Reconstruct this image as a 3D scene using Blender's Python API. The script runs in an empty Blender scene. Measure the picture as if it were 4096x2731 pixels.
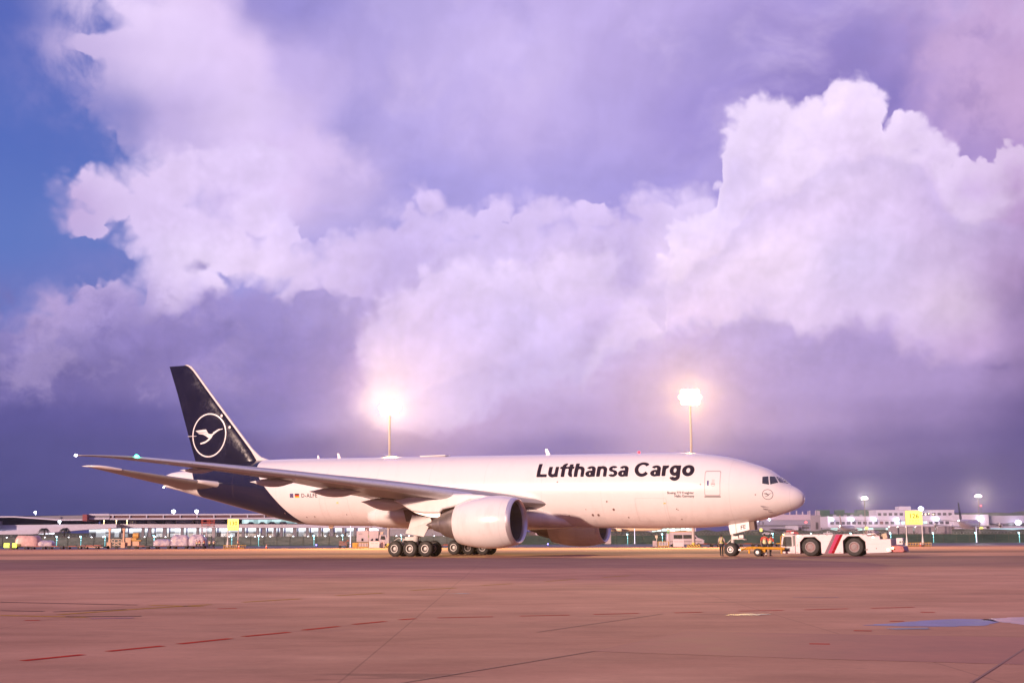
import bpy, bmesh, math, random
import numpy as np
from mathutils import Vector, Matrix
R = math.radians
random.seed(7)
scene = bpy.context.scene
COL = scene.collection

# ---------------------------------------------------------------- camera
CAM_H = 1.65
cam_d = bpy.data.cameras.new('camera'); cam = bpy.data.objects.new('camera', cam_d); COL.objects.link(cam)
cam_d.sensor_width = 36.0; cam_d.lens = 5259.39 / 4096 * 36.0
cam_d.clip_start = 0.3; cam_d.clip_end = 20000
cam.location = (0, 0, CAM_H)
cam.rotation_euler = (Matrix.Rotation(math.pi/2 + 0.14685918, 3, 'X') @ Matrix.Rotation(-0.00404018, 3, 'Z')).to_euler()
scene.camera = cam
vs = scene.view_settings
vs.view_transform = 'Standard'; vs.look = 'None'; vs.exposure = 0.42; vs.gamma = 1.0; vs.use_curve_mapping = False
scene.render.engine = 'CYCLES'
scene.cycles.max_bounces = 6; scene.cycles.diffuse_bounces = 3; scene.cycles.glossy_bounces = 3
scene.cycles.transparent_max_bounces = 8; scene.cycles.sample_clamp_indirect = 6.0
scene.cycles.caustics_reflective = False; scene.cycles.caustics_refractive = False

def lin(c):
    return tuple(((x/255.0)/12.92 if x/255.0 <= 0.04045 else ((x/255.0+0.055)/1.055)**2.4) for x in c)

# ---------------------------------------------------------------- node helpers
class NT:
    def __init__(s, tree): s.t = tree; s.n = tree.nodes; s.l = tree.links
    def node(s, typ, **kw):
        n = s.n.new(typ)
        for k, v in kw.items(): setattr(n, k, v)
        return n
    def put(s, sock, v):
        if hasattr(v, 'is_output') or isinstance(v, bpy.types.NodeSocket): s.l.new(v, sock)
        elif v is not None: sock.default_value = v
    def m(s, op, a, b=None, c=None, clamp=False):
        n = s.node('ShaderNodeMath', operation=op); n.use_clamp = clamp
        s.put(n.inputs[0], a)
        if b is not None: s.put(n.inputs[1], b)
        if c is not None: s.put(n.inputs[2], c)
        return n.outputs[0]
    def vm(s, op, a, b=None, scale=None):
        n = s.node('ShaderNodeVectorMath', operation=op)
        s.put(n.inputs[0], a)
        if b is not None: s.put(n.inputs[1], b)
        if scale is not None: s.put(n.inputs['Scale'], scale)
        return n.outputs[0]
    def comb(s, x, y, z=0.0):
        n = s.node('ShaderNodeCombineXYZ'); s.put(n.inputs[0], x); s.put(n.inputs[1], y); s.put(n.inputs[2], z); return n.outputs[0]
    def sep(s, v):
        n = s.node('ShaderNodeSeparateXYZ'); s.put(n.inputs[0], v); return n.outputs
    def smooth(s, v, a, b, o0=0.0, o1=1.0):
        n = s.node('ShaderNodeMapRange', interpolation_type='SMOOTHSTEP')
        s.put(n.inputs[0], v); n.inputs[1].default_value = a; n.inputs[2].default_value = b
        n.inputs[3].default_value = o0; n.inputs[4].default_value = o1
        return n.outputs[0]
    def mapr(s, v, a, b, o0=0.0, o1=1.0):
        n = s.node('ShaderNodeMapRange'); s.put(n.inputs[0], v)
        n.inputs[1].default_value = a; n.inputs[2].default_value = b; n.inputs[3].default_value = o0; n.inputs[4].default_value = o1
        return n.outputs[0]
    def noise(s, vec, scale, detail=4.0, rough=0.5, dist=0.0, col=False, dim='3D'):
        n = s.node('ShaderNodeTexNoise', noise_dimensions=dim); s.put(n.inputs['Vector'], vec)
        n.inputs['Scale'].default_value = scale; n.inputs['Detail'].default_value = detail
        n.inputs['Roughness'].default_value = rough; n.inputs['Distortion'].default_value = dist
        return n.outputs[1 if col else 0]
    def voro(s, vec, scale, detail=0.0, rough=0.5, feature='F1', smooth=1.0, dim='2D'):
        n = s.node('ShaderNodeTexVoronoi', voronoi_dimensions=dim, feature=feature); s.put(n.inputs['Vector'], vec)
        n.inputs['Scale'].default_value = scale; n.inputs['Detail'].default_value = detail; n.inputs['Roughness'].default_value = rough
        if feature == 'SMOOTH_F1': n.inputs['Smoothness'].default_value = smooth
        return n.outputs['Distance']
    def ramp(s, fac, stops, interp='EASE'):
        n = s.node('ShaderNodeValToRGB'); r = n.color_ramp; r.interpolation = interp
        while len(r.elements) > 1: r.elements.remove(r.elements[0])
        r.elements[0].position = stops[0][0]; r.elements[0].color = (*stops[0][1], 1)
        for p, c in stops[1:]:
            e = r.elements.new(p); e.color = (*c, 1)
        s.put(n.inputs[0], fac); return n.outputs[0]
    def mix(s, fac, a, b, blend='MIX'):
        n = s.node('ShaderNodeMix', data_type='RGBA', blend_type=blend); n.clamp_factor = True
        s.put(n.inputs[0], fac); s.put(n.inputs[6], a if not isinstance(a, tuple) else (*a[:3], 1)); s.put(n.inputs[7], b if not isinstance(b, tuple) else (*b[:3], 1))
        return n.outputs[2]
    def curve(s, v, pts, lo, hi):
        """piecewise curve through (x, y) points; x in [lo, hi]"""
        ys = [p[1] for p in pts]; y0, y1 = min(ys), max(ys)
        n = s.node('ShaderNodeFloatCurve'); c = n.mapping.curves[0]
        P = [((x-lo)/(hi-lo), (y-y0)/(y1-y0+1e-9)) for x, y in pts]
        c.points[0].location = P[0]; c.points[1].location = P[-1]
        for q in P[1:-1]: c.points.new(*q)
        for p in c.points: p.handle_type = 'AUTO_CLAMPED'
        n.mapping.extend = 'HORIZONTAL'; n.mapping.update()
        s.put(n.inputs[1], s.mapr(v, lo, hi))
        return s.mapr(n.outputs[0], 0, 1, y0, y1)

# ---------------------------------------------------------------- world: dusk sky with cumulus, by direction
world = bpy.data.worlds.new('World'); scene.world = world; world.use_nodes = True
W = NT(world.node_tree); W.n.clear()
SUN_EL, SUN_AZ = 10.5, 222.0          # flood light direction (from behind and left of the camera)
tc = W.node('ShaderNodeTexCoord').outputs['Generated']
dx, dy, dz = W.sep(tc)
az = W.m('MULTIPLY', W.m('ARCTAN2', dx, dy), 180/math.pi)
el = W.m('MULTIPLY', W.m('ARCSINE', dz), 180/math.pi)
pos = W.comb(az, el, 0.0)
def warp(scale, amt, detail=5, rough=0.55, seed=0.0):
    c = W.noise(W.vm('ADD', pos, (seed, seed*1.7, 0)), scale, detail, rough, col=True)
    return W.vm('SCALE', W.vm('SUBTRACT', c, (0.5, 0.5, 0.5)), scale=amt)
soft = W.vm('ADD', pos, warp(0.13, 4.0, 5, 0.5, 3.1))
bil = W.vm('ADD', pos, warp(0.35, 1.25, 5, 0.58, 9.7))
sx, sy, _ = W.sep(soft); bx, by, _ = W.sep(bil)
# billow height: rounded puffs with creases
v1 = W.voro(W.vm('ADD', bil, (31.0, 5.0, 0)), 0.62, 2.0, 0.55, 'SMOOTH_F1', 0.35)
bump = W.m('SUBTRACT', 0.42, v1)
def rgb(*c): return lin(c)
AZ0, AZ1 = -24.0, 24.0
def grid(rows, x, y):
    u = W.mapr(x, AZ0, AZ1)
    out = None; pe = None
    for e, stops in rows:
        st = [((a-AZ0)/(AZ1-AZ0), rgb(*c)) for a, c in stops]
        col = W.ramp(u, st)
        if out is None: out = col
        else: out = W.mix(W.smooth(y, pe, e), out, col)
        pe = e
    return out
A = lambda px: (-22.2 + px*44.4/2352)      # column helper: hundredths of the horizontal sweep to azimuth
def row(e, *s): return (e, [(A(p), c) for p, c in s])
blue = W.ramp(W.mapr(sy, 5, 25), [(0.0, rgb(118,118,182)), (0.25, rgb(108,122,188)), (0.38, rgb(96,122,190)), (0.6, rgb(86,112,186)), (0.85, rgb(88,106,182)), (1.0, rgb(98,112,184))])
veil = grid([
 row(11.5, (0,(110,122,190)), (300,(125,130,195)), (600,(160,155,215)), (900,(168,162,220)), (1500,(166,157,218)), (2352,(165,140,195))),
 row(15.0, (0,(120,128,194)), (400,(200,184,226)), (650,(224,203,240)), (800,(198,182,226)), (950,(168,160,220)), (1200,(172,163,222)), (1500,(168,158,220)), (1650,(164,153,216)), (2200,(170,148,202)), (2352,(178,150,202))),
 row(18.2, (0,(130,134,196)), (280,(150,146,202)), (400,(196,180,224)), (560,(222,204,240)), (680,(206,188,232)), (780,(172,162,216)), (900,(184,172,226)), (1200,(198,182,232)), (1400,(182,168,222)), (1650,(164,150,212)), (1850,(146,132,196)), (2040,(142,128,192)), (2120,(172,150,204)), (2250,(192,164,206)), (2352,(196,164,204))),
 row(20.5, (0,(120,126,192)), (180,(200,184,224)), (400,(226,208,242)), (560,(224,204,240)), (640,(196,180,228)), (900,(190,176,226)), (1200,(206,190,236)), (1450,(186,170,222)), (1700,(166,152,208)), (1950,(150,134,196)), (2060,(166,146,202)), (2200,(192,166,208)), (2352,(190,162,204))),
 row(22.9, (0,(110,120,188)), (190,(232,216,246)), (350,(238,220,250)), (500,(226,206,242)), (560,(160,150,208)), (640,(156,148,210)), (900,(182,170,222)), (1200,(196,180,230)), (1500,(192,176,226)), (1800,(172,156,212)), (2100,(184,162,208)), (2352,(180,154,200))),
 row(40.0, (0,(120,120,190)), (1200,(170,155,215)), (2352,(150,132,190))),
], sx, sy)
# left limit of the cloud column against the blue
xl = W.curve(by, [(8.5,-16.4),(10.8,-16.2),(12.3,-15.6),(13.2,-15.4),(14.5,-14.6),(15.5,-15.2),(16.3,-16.8),(17.2,-18.2),(18.6,-18.9),(19.4,-18.8),(19.8,-19.3),(20.2,-19.9),(20.6,-19.0),(21.0,-18.0),(21.6,-18.4),(22.4,-18.7),(24,-18.8)], 8.5, 24)
d = W.m('SUBTRACT', W.m('ADD', bx, W.m('MULTIPLY', bump, 0.9)), xl)
wid = W.mapr(W.noise(pos, .42, 2, .5), .38, .60, .07, .70)      # how soft each stretch of cloud edge is
colmask = W.m('ADD', W.m('MULTIPLY', W.smooth(W.m('DIVIDE', d, W.m('MULTIPLY', wid, 2.4)), -1.0, 1.0), .8), W.m('MULTIPLY', W.smooth(d, -2.6, 1.2), .2))
wis = W.m('MULTIPLY', W.smooth(W.m('SUBTRACT', sx, xl), -6.0, 1.0), W.smooth(W.noise(soft, 0.33, 5, 0.6), 0.36, 0.64, 0.12, 0.9))
veil = W.mix(W.m('MULTIPLY', W.smooth(W.noise(W.vm('MULTIPLY', soft, (.7,1.0,1.0)), .20, 5, .55), .50, .68), W.smooth(sy, 22, 15, .5, .15)), veil, rgb(222,204,242))
veil = W.mix(W.m('MULTIPLY', W.smooth(W.noise(W.vm('ADD', soft, (40,9,0)), .17, 5, .55), .50, .66), .28), veil, rgb(150,142,204))
ur = W.m('MULTIPLY', W.smooth(W.m('ADD', bx, W.m('MULTIPLY', bump, 1.6)), 16.6, 18.6), W.smooth(by, 14.5, 17))
veil = W.mix(W.m('MULTIPLY', ur, W.smooth(W.noise(bil, .42, 5, .55), .40, .62, .10, .60)), veil, rgb(206,176,216))
veil = W.mix(W.m('MULTIPLY', ur, W.smooth(W.noise(W.vm('ADD', bil, (11,4,0)), .5, 4, .55), .50, .66, .0, .35)), veil, rgb(150,128,184))
back = W.mix(W.m('MAXIMUM', colmask, wis), blue, veil)

mid = grid([
 row(7.6, (0,(140,130,185)), (300,(155,142,196)), (800,(182,160,212)), (860,(236,212,240)), (1000,(232,210,242)), (1200,(214,197,238)), (1350,(214,198,238)), (1600,(206,186,226)), (2000,(212,188,226)), (2250,(200,172,212)), (2352,(165,138,180))),
 row(9.4, (0,(150,140,195)), (100,(186,168,212)), (300,(168,154,208)), (400,(222,204,240)), (560,(234,215,246)), (720,(220,202,240)), (850,(200,182,228)), (950,(226,206,244)), (1200,(220,204,244)), (1400,(226,206,246)), (1600,(240,218,248)), (1800,(230,210,240)), (2000,(226,206,240)), (2150,(228,206,232)), (2300,(172,146,188)), (2352,(140,118,165))),
 row(11.7, (0,(160,150,205)), (150,(190,175,220)), (300,(222,206,242)), (450,(236,220,250)), (580,(238,220,250)), (760,(220,202,240)), (900,(206,190,236)), (1100,(224,208,246)), (1300,(228,210,246)), (1450,(208,192,234)), (1580,(248,228,252)), (1800,(246,226,250)), (1950,(224,208,242)), (2150,(216,195,230)), (2352,(184,154,198))),
 row(13.6, (0,(190,175,222)), (160,(198,178,220)), (300,(220,202,238)), (480,(230,212,248)), (600,(236,218,252)), (720,(222,206,246)), (900,(212,196,240)), (1100,(220,204,246)), (1300,(224,207,246)), (1500,(214,197,238)), (1640,(236,220,252)), (1820,(236,216,246)), (2000,(228,208,242)), (2180,(214,192,230)), (2352,(192,162,206))),
 row(15.4, (0,(205,190,230)), (180,(222,204,238)), (400,(226,208,242)), (600,(226,208,244)), (900,(214,198,240)), (1000,(224,206,246)), (1300,(226,208,246)), (1650,(228,212,248)), (1850,(242,224,250)), (2000,(236,216,246)), (2150,(224,203,238)), (2352,(196,168,208))),
 row(18.6, (0,(220,204,240)), (1650,(238,222,252)), (1950,(244,226,252)), (2100,(236,218,248)), (2352,(205,178,215))),
], sx, by)
def layer(pts, b=1.0, fine=0.0):
    h = W.curve(bx, pts, AZ0, AZ1)
    return W.m('ADD', W.m('SUBTRACT', h, by), W.m('MULTIPLY', bump, b))
top_r = layer([(-24,0),(5.6,4),(6.9,12.2),(7.5,13.3),(8.1,14.2),(8.8,14.9),(9.15,16.6),(9.5,17.6),(10.3,18.5),(12.0,18.8),(12.9,18.4),(13.5,18.3),(13.9,19.0),(15.2,19.4),(16.3,18.7),(17.0,17.6),(17.9,17.6),(18.4,16.5),(18.9,15.7),(19.6,14.9),(20.4,14.9),(21.4,15.7),(24,16.5)], 0.75)
top_m = layer([(-24,5),(-11.5,10),(-9.3,12.4),(-7.6,13.1),(-5.9,13.5),(-5.3,14.3),(-3.8,15.3),(-3.1,15.1),(-2.9,14.0),(-1.3,14.5),(0.1,14.9),(1.5,14.4),(3.0,14.7),(4.4,14.4),(5.6,15.0),(7.4,15.0),(8.6,14.6),(10,13),(24,10)], 0.7)
top_l = layer([(-24,9.0),(-21,9.2),(-20.5,9.9),(-19.4,10.4),(-18.3,10.3),(-17.3,10.4),(-16.8,10.9),(-16.2,11.2),(-15.9,11.0),(-15.7,12.0),(-14,11.7),(-24+12,10.5),(-8,10),(24,5)], 0.8)
def blob(cx, cy, rx, ry, rot=0.0, b=0.35):
    c, s = math.cos(R(rot)), math.sin(R(rot))
    X = W.m('SUBTRACT', bx, cx); Y = W.m('SUBTRACT', by, cy)
    u = W.m('MULTIPLY', W.m('ADD', W.m('MULTIPLY', X, c), W.m('MULTIPLY', Y, s)), 1/rx)
    v = W.m('MULTIPLY', W.m('SUBTRACT', W.m('MULTIPLY', Y, c), W.m('MULTIPLY', X, s)), 1/ry)
    r = W.m('SQRT', W.m('ADD', W.m('MULTIPLY', u, u), W.m('MULTIPLY', v, v)))
    return W.m('MULTIPLY', W.m('ADD', W.m('SUBTRACT', 1.0, r), W.m('MULTIPLY', bump, b)), min(rx, ry))
RELIEF = [None]
def puffs(L_, b=0.32, prev=None):
    """cumulus built of overlapping puffs: returns the field of their union; each puff adds its own lit crown and shaded foot"""
    U_ = None
    for cx, cy, rx, ry, rot in L_:
        X = W.m('SUBTRACT', bx, cx); Y = W.m('SUBTRACT', by, cy)
        u = W.m('MULTIPLY', X, 1/rx); v = W.m('MULTIPLY', Y, 1/ry)
        r = W.m('SQRT', W.m('ADD', W.m('MULTIPLY', u, u), W.m('MULTIPLY', v, v)))
        f = W.m('ADD', W.m('MULTIPLY', W.m('SUBTRACT', 1.0, r), min(rx, ry, 1.8)), W.m('MULTIPLY', bump2, b*2.2))
        U_ = f if U_ is None else W.m('MAXIMUM', U_, f)
        sh = W.m('SUBTRACT', W.m('MULTIPLY', v, .075), W.m('MULTIPLY', u, .035)); k = W.smooth(f, -.10, .55 if rx < 2.5 else 1.2)
        RELIEF[0] = W.m('MULTIPLY', k, sh) if RELIEF[0] is None else W.m('ADD', RELIEF[0], W.m('MULTIPLY', k, W.m('SUBTRACT', sh, RELIEF[0])))
    return U_
v2 = W.voro(W.vm('ADD', bil, (3.0, 15.0, 0)), 1.5, 1.0, 0.5, 'SMOOTH_F1', 0.25)
bump2 = W.m('ADD', W.m('MULTIPLY', bump, .55), W.m('MULTIPLY', W.m('SUBTRACT', .36, v2), .50))
CB = [(-2.23,13.31,2.81,1.12,0),(-5.31,11.87,4.86,1.50,0),(2.41,11.88,7.85,2.06,0),(-3.69,14.34,0.90,0.94,30),(-4.75,13.76,1.12,0.75,0),(-0.29,14.17,1.12,0.64,0),(1.46,13.78,2.06,1.03,0),(3.60,13.75,1.68,0.97,0),(6.31,14.06,1.59,1.12,0),(8.03,14.00,1.31,1.12,0),(-7.62,12.58,1.12,0.64,0),(-8.75,11.99,1.12,0.75,0)]
LF = [(-11.85,15.76,2.81,1.31,10),(-14.62,15.24,2.06,1.40,20),(-16.06,14.78,1.31,1.03,0),(-17.55,14.05,2.02,1.35,0),(-18.31,13.10,1.23,0.90,0),(-15.46,13.19,1.68,1.50,0),(-13.97,12.35,3.18,2.06,0),(-11.24,13.95,1.59,1.40,0),(-10.27,12.87,1.12,1.68,0),(-11.00,11.73,3.74,1.31,0),(-14.28,10.68,2.52,1.50,0),(-18.08,9.78,1.16,0.97,0),(-16.67,9.66,1.31,1.16,0),(-19.54,9.43,0.97,0.97,0)]
TW = [(11.45,17.15,2.02,1.72,0),(10.46,15.93,1.27,1.50,0),(13.40,16.48,2.24,2.06,0),(15.11,17.52,1.65,1.72,0),(17.34,16.62,1.35,1.16,0),(18.26,15.55,1.16,1.23,0),(13.88,14.43,4.86,2.6,0),(9.39,14.96,0.64,0.64,0),(21.49,14.19,1.50,1.78,0),(19.77,14.17,2.24,1.40,0),(8.56,12.49,1.96,1.78,0),(11.94,12.05,5.42,2.81,0),(16.49,11.89,5.98,2.81,0)]
EF = [(-0.50,8.11,5.61,2.43,0),(-5.66,8.29,1.31,1.68,0),(-4.33,9.62,2.06,1.40,0),(3.95,11.48,1.12,1.12,0),(2.40,11.13,2.06,1.50,0),(-0.11,10.96,1.87,1.23,0),(-2.23,10.96,2.43,1.16,0)]
top_l2 = W.m('SUBTRACT', top_l, .6)
un = W.m('MAXIMUM', W.m('MAXIMUM', puffs(LF), puffs(CB)), W.m('SUBTRACT', top_m, .9))
un = W.m('MAXIMUM', un, top_l2)
blobb = blob(-8.9, 16.4, 2.9, 1.05, -12, 0.5)
def edge(f, k=1.0): return W.smooth(W.m('DIVIDE', f, W.m('MULTIPLY', wid, k)), -0.9, 1.0)
softm = W.smooth(blobb, -0.5, 0.5, 0.0, 0.85)
c0 = W.mix(softm, back, rgb(222,202,240))
c1 = W.mix(edge(un), c0, mid)
# layered rims inside the cloud bank: brighter crest, greyer hollow behind
def crest(col, f, bright, dark, w=1.4):
    k = edge(f, 1.3)
    hollow = W.m('MULTIPLY', W.smooth(f, -2.6, 0.1), W.m('SUBTRACT', 1.0, k))
    col = W.mix(W.m('MULTIPLY', hollow, dark), col, rgb(176,160,214))
    rim = W.m('MULTIPLY', k, W.smooth(f, w*1.6, 0.1))
    return W.mix(W.m('MULTIPLY', rim, bright), col, rgb(246,228,252))
e_front = layer([(-24,9),(-8,9.6),(-6.4,10.2),(-4.7,11.0),(-2.3,12.1),(0.5,12.2),(1.6,11.6),(2.6,12.3),(3.2,12.4),(4.3,11.7),(5.6,10.8),(7,9.0),(9,6.5),(12,4),(24,2)], 0.7)
xle = W.curve(by, [(3.0,-10.0),(5.0,-8.4),(6.6,-7.5),(8.0,-6.9),(9.6,-6.4),(11.0,-4.9),(12.5,-2.5)], 3.0, 12.5)
pe_ = puffs(EF)
c1 = crest(c1, W.m('MAXIMUM', pe_, W.m('MINIMUM', W.m('SUBTRACT', e_front, .5), W.m('SUBTRACT', W.m('ADD', bx, W.m('MULTIPLY', bump, .7)), W.m('ADD', xle, .6)))), 0.34, 0.22)
r_in = layer([(-24,2),(1.5,5.2),(3.0,7.4),(4.6,9.8),(6.0,11.0),(7.2,12.4),(8.6,13.8),(10.5,14.2),(12.5,13.2),(14.5,13.9),(17,12.6),(19,10.6),(24,9)], 0.8)
c1 = crest(c1, r_in, 0.38, 0.26, 2.2)
top_r = W.m('MAXIMUM', W.m('SUBTRACT', top_r, 1.1), puffs(TW))
c2 = W.mix(edge(top_r, .6), c1, mid)
c2 = W.mix(W.m('MULTIPLY', W.smooth(top_r, -0.1, 0.15), W.smooth(top_r, 1.5, 0.1, 0.0, 0.35)), c2, rgb(252,236,255))
r_f = layer([(-24,0),(8.5,12),(10.5,14.0),(13,15.2),(15.2,16.1),(17.2,16.0),(19,13.5),(24,12)], 0.5)
c2 = W.mix(W.m('MULTIPLY', W.smooth(r_f, -0.15, 0.35), W.smooth(r_f, 2.0, 0.3, 0.0, 0.32)), c2, rgb(198,182,226))

dark = grid([
 row(-1.0, (0,(68,70,120)), (1176,(76,73,126)), (2352,(88,75,126))),
 row(1.0, (0,(74,76,128)), (500,(80,79,131)), (1176,(92,80,135)), (1800,(86,77,131)), (2352,(92,79,131))),
 row(2.4, (0,(84,83,137)), (600,(98,92,148)), (1000,(128,110,162)), (1500,(116,99,151)), (1900,(94,84,140)), (2352,(90,79,133))),
 row(3.7, (0,(88,86,141)), (400,(92,88,144)), (700,(122,108,162)), (1000,(166,142,186)), (1300,(146,128,178)), (1500,(182,156,194)), (1750,(146,126,174)), (2100,(124,108,158)), (2352,(100,88,140))),
 row(4.9, (0,(94,90,150)), (300,(98,92,152)), (600,(134,124,182)), (800,(170,152,202)), (1000,(196,170,210)), (1300,(182,160,204)), (1600,(188,162,202)), (1850,(174,152,196)), (2100,(150,130,178)), (2352,(112,96,147))),
 row(6.6, (0,(122,114,170)), (200,(120,110,167)), (480,(150,136,190)), (600,(146,132,192)), (780,(160,144,200)), (860,(206,184,224)), (1200,(202,182,224)), (1500,(194,172,212)), (1800,(180,160,208)), (2100,(176,154,202)), (2352,(144,122,168))),
 row(8.0, (0,(140,132,188)), (200,(148,136,192)), (400,(145,132,190)), (600,(146,134,194)), (760,(158,144,202)), (850,(190,170,216)), (1100,(206,188,232)), (1400,(200,183,226)), (1700,(190,172,219)), (2000,(176,156,206)), (2200,(196,170,212)), (2352,(158,133,178))),
 row(9.8, (0,(150,140,195)), (300,(162,148,203)), (600,(156,144,202)), (850,(178,163,214)), (1100,(200,184,230)), (1400,(200,185,230)), (1700,(195,178,222)), (1900,(196,176,218)), (2100,(206,184,222)), (2352,(160,136,180))),
 row(11.2, (0,(160,150,205)), (600,(168,154,208)), (900,(190,176,222)), (2352,(200,178,218))),
], sx, by)
d_l = layer([(-24,9.3),(-21.5,9.2),(-19.8,8.4),(-17.3,8.8),(-16.6,9.4),(-15.6,9.7),(-14.4,10.0),(-13.3,10.7),(-11.0,10.9),(-9.8,10.5),(-8.5,10.9),(-7.6,10.6),(-6.4,10.3),(24,10)], 0.8)
xrd = W.curve(by, [(3.2,2.0),(4.3,-4.0),(5.2,-6.6),(6.6,-7.3),(8.0,-6.8),(9.6,-6.0),(11.3,-5.2)], 3.2, 11.3)
d_l = W.m('MINIMUM', d_l, W.m('SUBTRACT', xrd, W.m('SUBTRACT', bx, W.m('MULTIPLY', bump, .6))))
d_r = layer([(-24,3.2),(-6,4.0),(-1,6.2),(2.4,7.6),(4.2,8.2),(6.2,9.0),(8.1,9.6),(9.3,10.1),(11.5,10.3),(12.2,9.4),(12.9,9.0),(14.2,9.6),(15.6,9.5),(17.0,8.6),(19,7.9),(20.5,8.8),(21.2,10.0),(24,11.5)], 0.9)
sk = W.mix(edge(d_l, 1.6), c2, dark)
sk = W.mix(W.smooth(d_r, -0.3, 0.9), sk, dark)
sk = W.mix(W.smooth(by, 5.4, 3.6), sk, dark)
ml = W.m('MULTIPLY', W.smooth(by, 11, 9.4), W.m('MULTIPLY', W.smooth(by, 4.6, 6.2), W.smooth(bx, -10, -14)))
sk = W.mix(W.m('MULTIPLY', ml, W.smooth(W.noise(bil, .38, 5, .6), .46, .62, 0, .5)), sk, rgb(122,112,170))
sk = W.mix(W.m('MULTIPLY', ml, W.smooth(W.noise(W.vm('ADD', bil, (7,3,0)), .33, 5, .6), .50, .66, 0, .45)), sk, rgb(190,172,214))
sc1 = W.smooth(blob(-13.35, 11.35, 0.85, 0.42, 8, 0.9), -0.12, 0.16, 0.0, 0.8)
sk = W.mix(sc1, sk, rgb(158,146,198))
sc2 = W.smooth(blob(-8.2, 13.95, 0.8, 0.22, 5, 0.6), -0.12, 0.16, 0.0, 0.7)
sk = W.mix(sc2, sk, rgb(200,184,232))
sc3 = W.smooth(blob(20.6, 6.9, 0.55, 0.25, 5, 0.9), -0.12, 0.2, 0.0, 0.6)
sk = W.mix(sc3, sk, rgb(128,108,160))
# relief: puffs lit from the upper left, fading out towards the horizon band and the blue
na = W.noise(soft, 0.30, 4, 0.5)
nb = W.noise(W.vm('ADD', soft, (0.35, -0.50, 0)), 0.30, 4, 0.5)
rel = W.m('MULTIPLY', W.m('SUBTRACT', na, nb), 0.60)
incl = W.m('MAXIMUM', W.smooth(un, -0.2, 0.8), W.smooth(top_r, -0.2, 0.8))
nc = W.noise(bil, 0.95, 5, 0.55); nd = W.noise(W.vm('ADD', bil, (0.12, -0.20, 0)), 0.95, 5, 0.55)
rel = W.m('ADD', rel, W.m('MULTIPLY', W.m('MULTIPLY', W.m('SUBTRACT', nc, nd), 0.16), W.mapr(incl, 0, 1, .25, 1.0)))
rel2 = W.m('MULTIPLY', W.m('MULTIPLY', W.m('SUBTRACT', bump2, 0.1), 0.10), incl)
amp = W.m('MULTIPLY', W.smooth(el, 2.0, 9.0, 0.2, 1.0), W.m('MAXIMUM', W.smooth(bx, -20, -13, 0.15, 1.0), W.smooth(by, 11, 9)))
gain = W.m('ADD', 1.0, W.m('MULTIPLY', W.m('ADD', W.m('MULTIPLY', rel, W.mapr(incl, 0, 1, 0.55, 1.0)), W.m('ADD', rel2, W.m('MULTIPLY', RELIEF[0], incl))), amp))
sk = W.vm('MULTIPLY', W.vm('SCALE', sk, scale=gain), (1.0, .97, 1.05))
# the rest of the dome (beside and behind the camera) is plain dusk overcast
aab = W.m('ABSOLUTE', az)
rest = W.ramp(W.mapr(el, 0, 60), [(0.0, rgb(98,84,138)), (0.2, rgb(128,112,168)), (1.0, rgb(150,138,200))])
sk = W.mix(W.smooth(aab, 40, 75), sk, rest)
sk = W.mix(W.smooth(el, 0.0, -1.5), sk, rgb(80,66,90))
bg = W.node('ShaderNodeBackground'); W.put(bg.inputs[0], sk); bg.inputs[1].default_value = 0.75
wo = W.node('ShaderNodeOutputWorld'); W.l.new(bg.outputs[0], wo.inputs[0])
world.cycles.sampling_method = 'MANUAL'; world.cycles.sample_map_resolution = 512
# ---------------------------------------------------------------- sun lamp (stands for the apron flood lights behind the camera)
sun_d = bpy.data.lights.new('apron_flood_light', 'SUN'); sun = bpy.data.objects.new('apron_flood_light', sun_d); COL.objects.link(sun)
sun_d.energy = 5.0; sun_d.angle = R(1.6); sun_d.color = (1.0, 0.70, 0.56)
_v = Vector((math.sin(R(SUN_AZ))*math.cos(R(SUN_EL)), math.cos(R(SUN_AZ))*math.cos(R(SUN_EL)), math.sin(R(SUN_EL))))
sun.rotation_euler = _v.to_track_quat('Z', 'Y').to_euler()

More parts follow.
